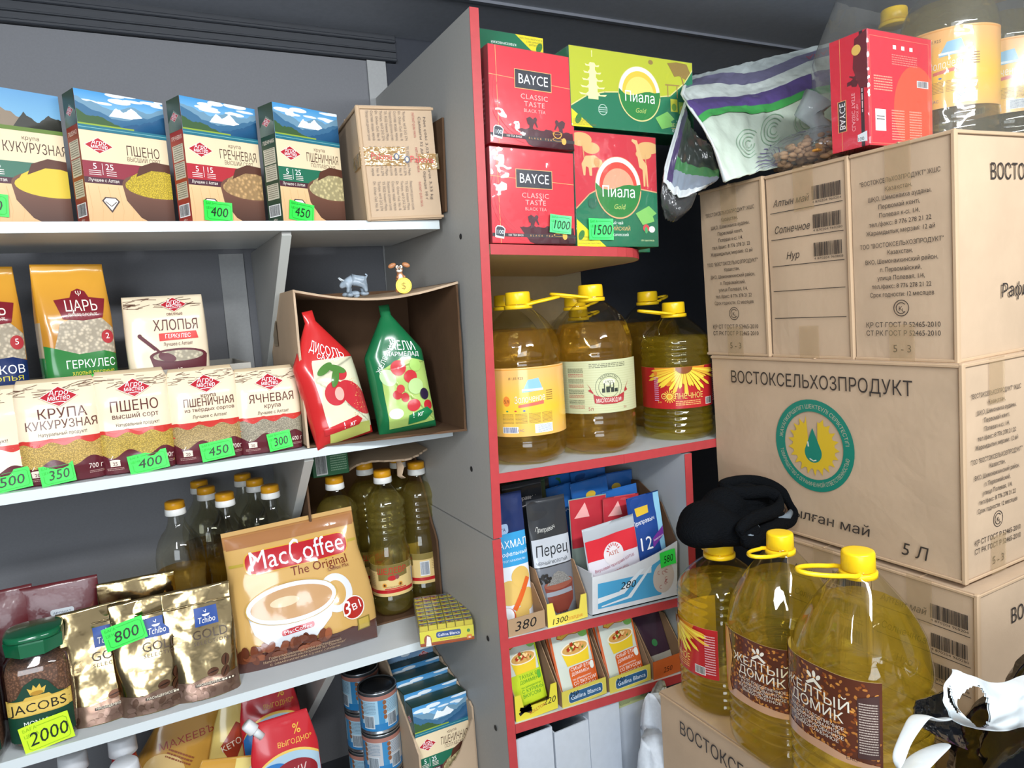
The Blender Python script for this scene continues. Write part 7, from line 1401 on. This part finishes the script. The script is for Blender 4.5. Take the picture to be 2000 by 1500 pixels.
sheet2('clear_overbag', f3_, t, o0, film('grey_clear', 'b8b8b8', tint=.12, refl=1.2, bump=.4, bscale=40), lambda u, v: 'ffffff', nu=20, nv=14, amp=.006)
t = thing('bag_of_nuts', 'clear plastic bag of shelled nuts knotted at the top, on the middle carton', 'bag', (1.165, .935, zA+.341)); rr = random.Random(11)
P_ = []
for i in range(230):
    a = rr.uniform(0, 2*math.pi); q = math.sqrt(rr.random()); z_ = rr.uniform(.004, .058)*(1-.5*q*q); rot = Matrix.Rotation(rr.uniform(0, 3), 3, 'Z') @ Matrix.Rotation(rr.uniform(-.7, .7), 3, 'X'); P_.append(sph(.078*q*math.cos(a), .085*q*math.sin(a), z_+.004, .010, .0052, .0048, 7, rot))
tag(mesh('nut_kernels', *join_geo(P_), mat('nut_brown', 'b08a64', rough=.6, noise_amt=.25, nscale=60), t, True), kind='stuff')
mesh('orange_chips', *join_geo([xf(boxg(-.007, .007, -.006, .006, -.002, .002, .001), Matrix.Translation((-.07+.03*k, -.05+.02*k, .02+.012*(k % 3))) @ Matrix.Rotation(k, 4, 'Y')) for k in range(5)]), mat('dried_orange', 'd8963c', rough=.6), t)
V, Fc = sph(0, 0, .03, .092, .096, .042, 30); V = [Vector(v)*(1+.08*noise.noise(Vector(v)*30)) for v in V]; V = [Vector((v.x, v.y, max(.001, v.z))) for v in V]
mesh('clear_film', V, Fc, film('nut_film', 'fbfbfb', tint=.06, refl=1.7, rough=.06, bump=.9, bscale=28), t, True)
V, Fc = tube([(.01, 0, .06), (.0, .005, .085), (-.015, .01, .10), (-.005, .0, .125)], [.03, .014, .022, .030], 22); V = [Vector(v)+noise.noise_vector(Vector(v)*60)*.008 for v in V]; mesh('knotted_top', V, Fc, film('white_film', 'dfe6ea', tint=.45, refl=1.4, rough=.1, bump=.6, bscale=40), t, True)
# ================================================================ black and white carrier bag, lower right
carton('kraft carton at the lower right corner under the carrier bag', .985, .08, CT-.339, .26, .40, .339, 31)
t = thing('carrier_bag', 'black and white carrier bag with magenta print and torn handles, lower right corner', 'bag', (.96, .42, CT+.001)); o0 = t.location.copy()
M_blk = mat('black_film', '0e0f12', rough=.14, coat=.6, bump=.6, bscale=24); M_wf = mat('white_film_opaque', 'd5dde0', rough=.3, coat=.3, bump=.3, bscale=30); M_mag = mat('magenta_film', '8f3a86', rough=.25, coat=.4, bump=.4, bscale=30, noise_amt=.25, nscale=16)
V = []; Fc = []; n = 56; rows = 40
for j in range(rows+1):
    q = j/rows
    for i in range(n):
        a = 2*math.pi*i/n; p = Vector((math.cos(a), math.sin(a), q)); k = (1-.15*abs(q-.4)-.45*max(0, q-.55)/.45)*(1+.22*noise.noise(p*2.1+Vector((3, 1, 0)))+.14*noise.noise(p*5.2)+.05*noise.noise(p*11)); V.append((p.x*.125*k+.012, p.y*.13*k, q*.235+(.018*noise.noise(p*3) if j else 0)))
for j in range(rows):
    for i in range(n): Fc.append((j*n+i, j*n+(i+1) % n, (j+1)*n+(i+1) % n, (j+1)*n+i))
Fc += [tuple(range(n))[::-1], tuple(range(rows*n, (rows+1)*n))]; bb_ = mesh('bag_body', V, Fc, M_blk, t, True); bb_.data.materials.append(M_mag)
for p in bb_.data.polygons:
    c_ = p.center
    if c_.x < -.055 and c_.z < .105 and c_.y < .02: p.material_index = 1
def ribbon(nm, pts, wd, m, closed=False):
    P = [at(*p[:2], Y=p[2])-o0 for p in pts]; r_ = [(wd[i % len(wd)]*.5, .0016) for i in range(len(P))]; V, Fc = tube(P, r_, 10, closed); o = mesh(nm, V, Fc, m, t, True); s = o.modifiers.new('s', 'SUBSURF'); s.levels = 2; s.render_levels = 2; return o
f4_ = net([[(1862, 1308, .44), (1900, 1320, .43), (1950, 1335, .43), (2010, 1318, .44)], [(1846, 1345, .42), (1885, 1360, .41), (1955, 1368, .41), (2015, 1350, .42)], [(1850, 1385, .41), (1890, 1405, .40), (1950, 1408, .40), (2010, 1385, .41)], [(1875, 1415, .41), (1915, 1425, .405), (1960, 1428, .405), (2000, 1420, .41)]], 0)
def holed(u, v): return 'x'
V = []; Fc = []; nu, nv = 44, 34
for s in (0, 1):
    for j in range(nv+1):
        for i in range(nu+1):
            u, v = i/nu, j/nv; q = noise.noise(Vector((u*5, v*4, 3))); V.append(f4_(u, v)-o0+Vector((0, -.006*q+.0018*s, .003*q)))
N = (nu+1)*(nv+1)
for j in range(nv):
    for i in range(nu):
        u, v = (i+.5)/nu, (j+.5)/nv
        if ((u-.42)/.15)**2+((v-.52)/.36)**2 < 1 or ((u-.14)/.10)**2+((v-.42-(u-.1)*.9)/.16)**2 < 1: continue
        k = j*(nu+1)+i; Fc += [(k, k+nu+1, k+nu+2, k+1), (k+N, k+N+1, k+N+nu+2, k+N+nu+1)]
mesh('white_rim_with_handle_hole', V, Fc, M_wf, t, True)
ribbon('torn_handle', [(1855, 1402, .42), (1835, 1408, .40), (1812, 1402, .40), (1798, 1395, .40), (1782, 1420, .39), (1762, 1455, .38), (1752, 1490, .37), (1756, 1520, .37)], (.014, .012, .014, .020, .016, .012, .014, .012), M_wf)
ribbon('torn_handle', [(1850, 1452, .40), (1830, 1462, .39), (1805, 1478, .385), (1785, 1500, .38), (1765, 1520, .375)], (.012, .020, .026, .026, .02), M_wf)
f5_ = net([[(1792, 1368, .44), (1825, 1358, .45), (1868, 1340, .45)], [(1786, 1395, .43), (1825, 1395, .44), (1870, 1385, .44)], [(1782, 1408, .42), (1828, 1420, .43), (1880, 1430, .43)], [(1810, 1425, .42), (1845, 1445, .43), (1890, 1465, .43)]], 0)
sheet2('black_flap', f5_, t, o0, M_blk, lambda u, v: '101114', nu=20, nv=20, amp=.004)
sb = tray('low kraft box the sauce pouches stand in, on the bottom shelf', -.20, .240, 1.312, 1.60, S4+.0005, .07, m=M_card)
mesh('tray_floor', *boxg(-.216, .216, .004, .284, .055, .060), M_card, sb)
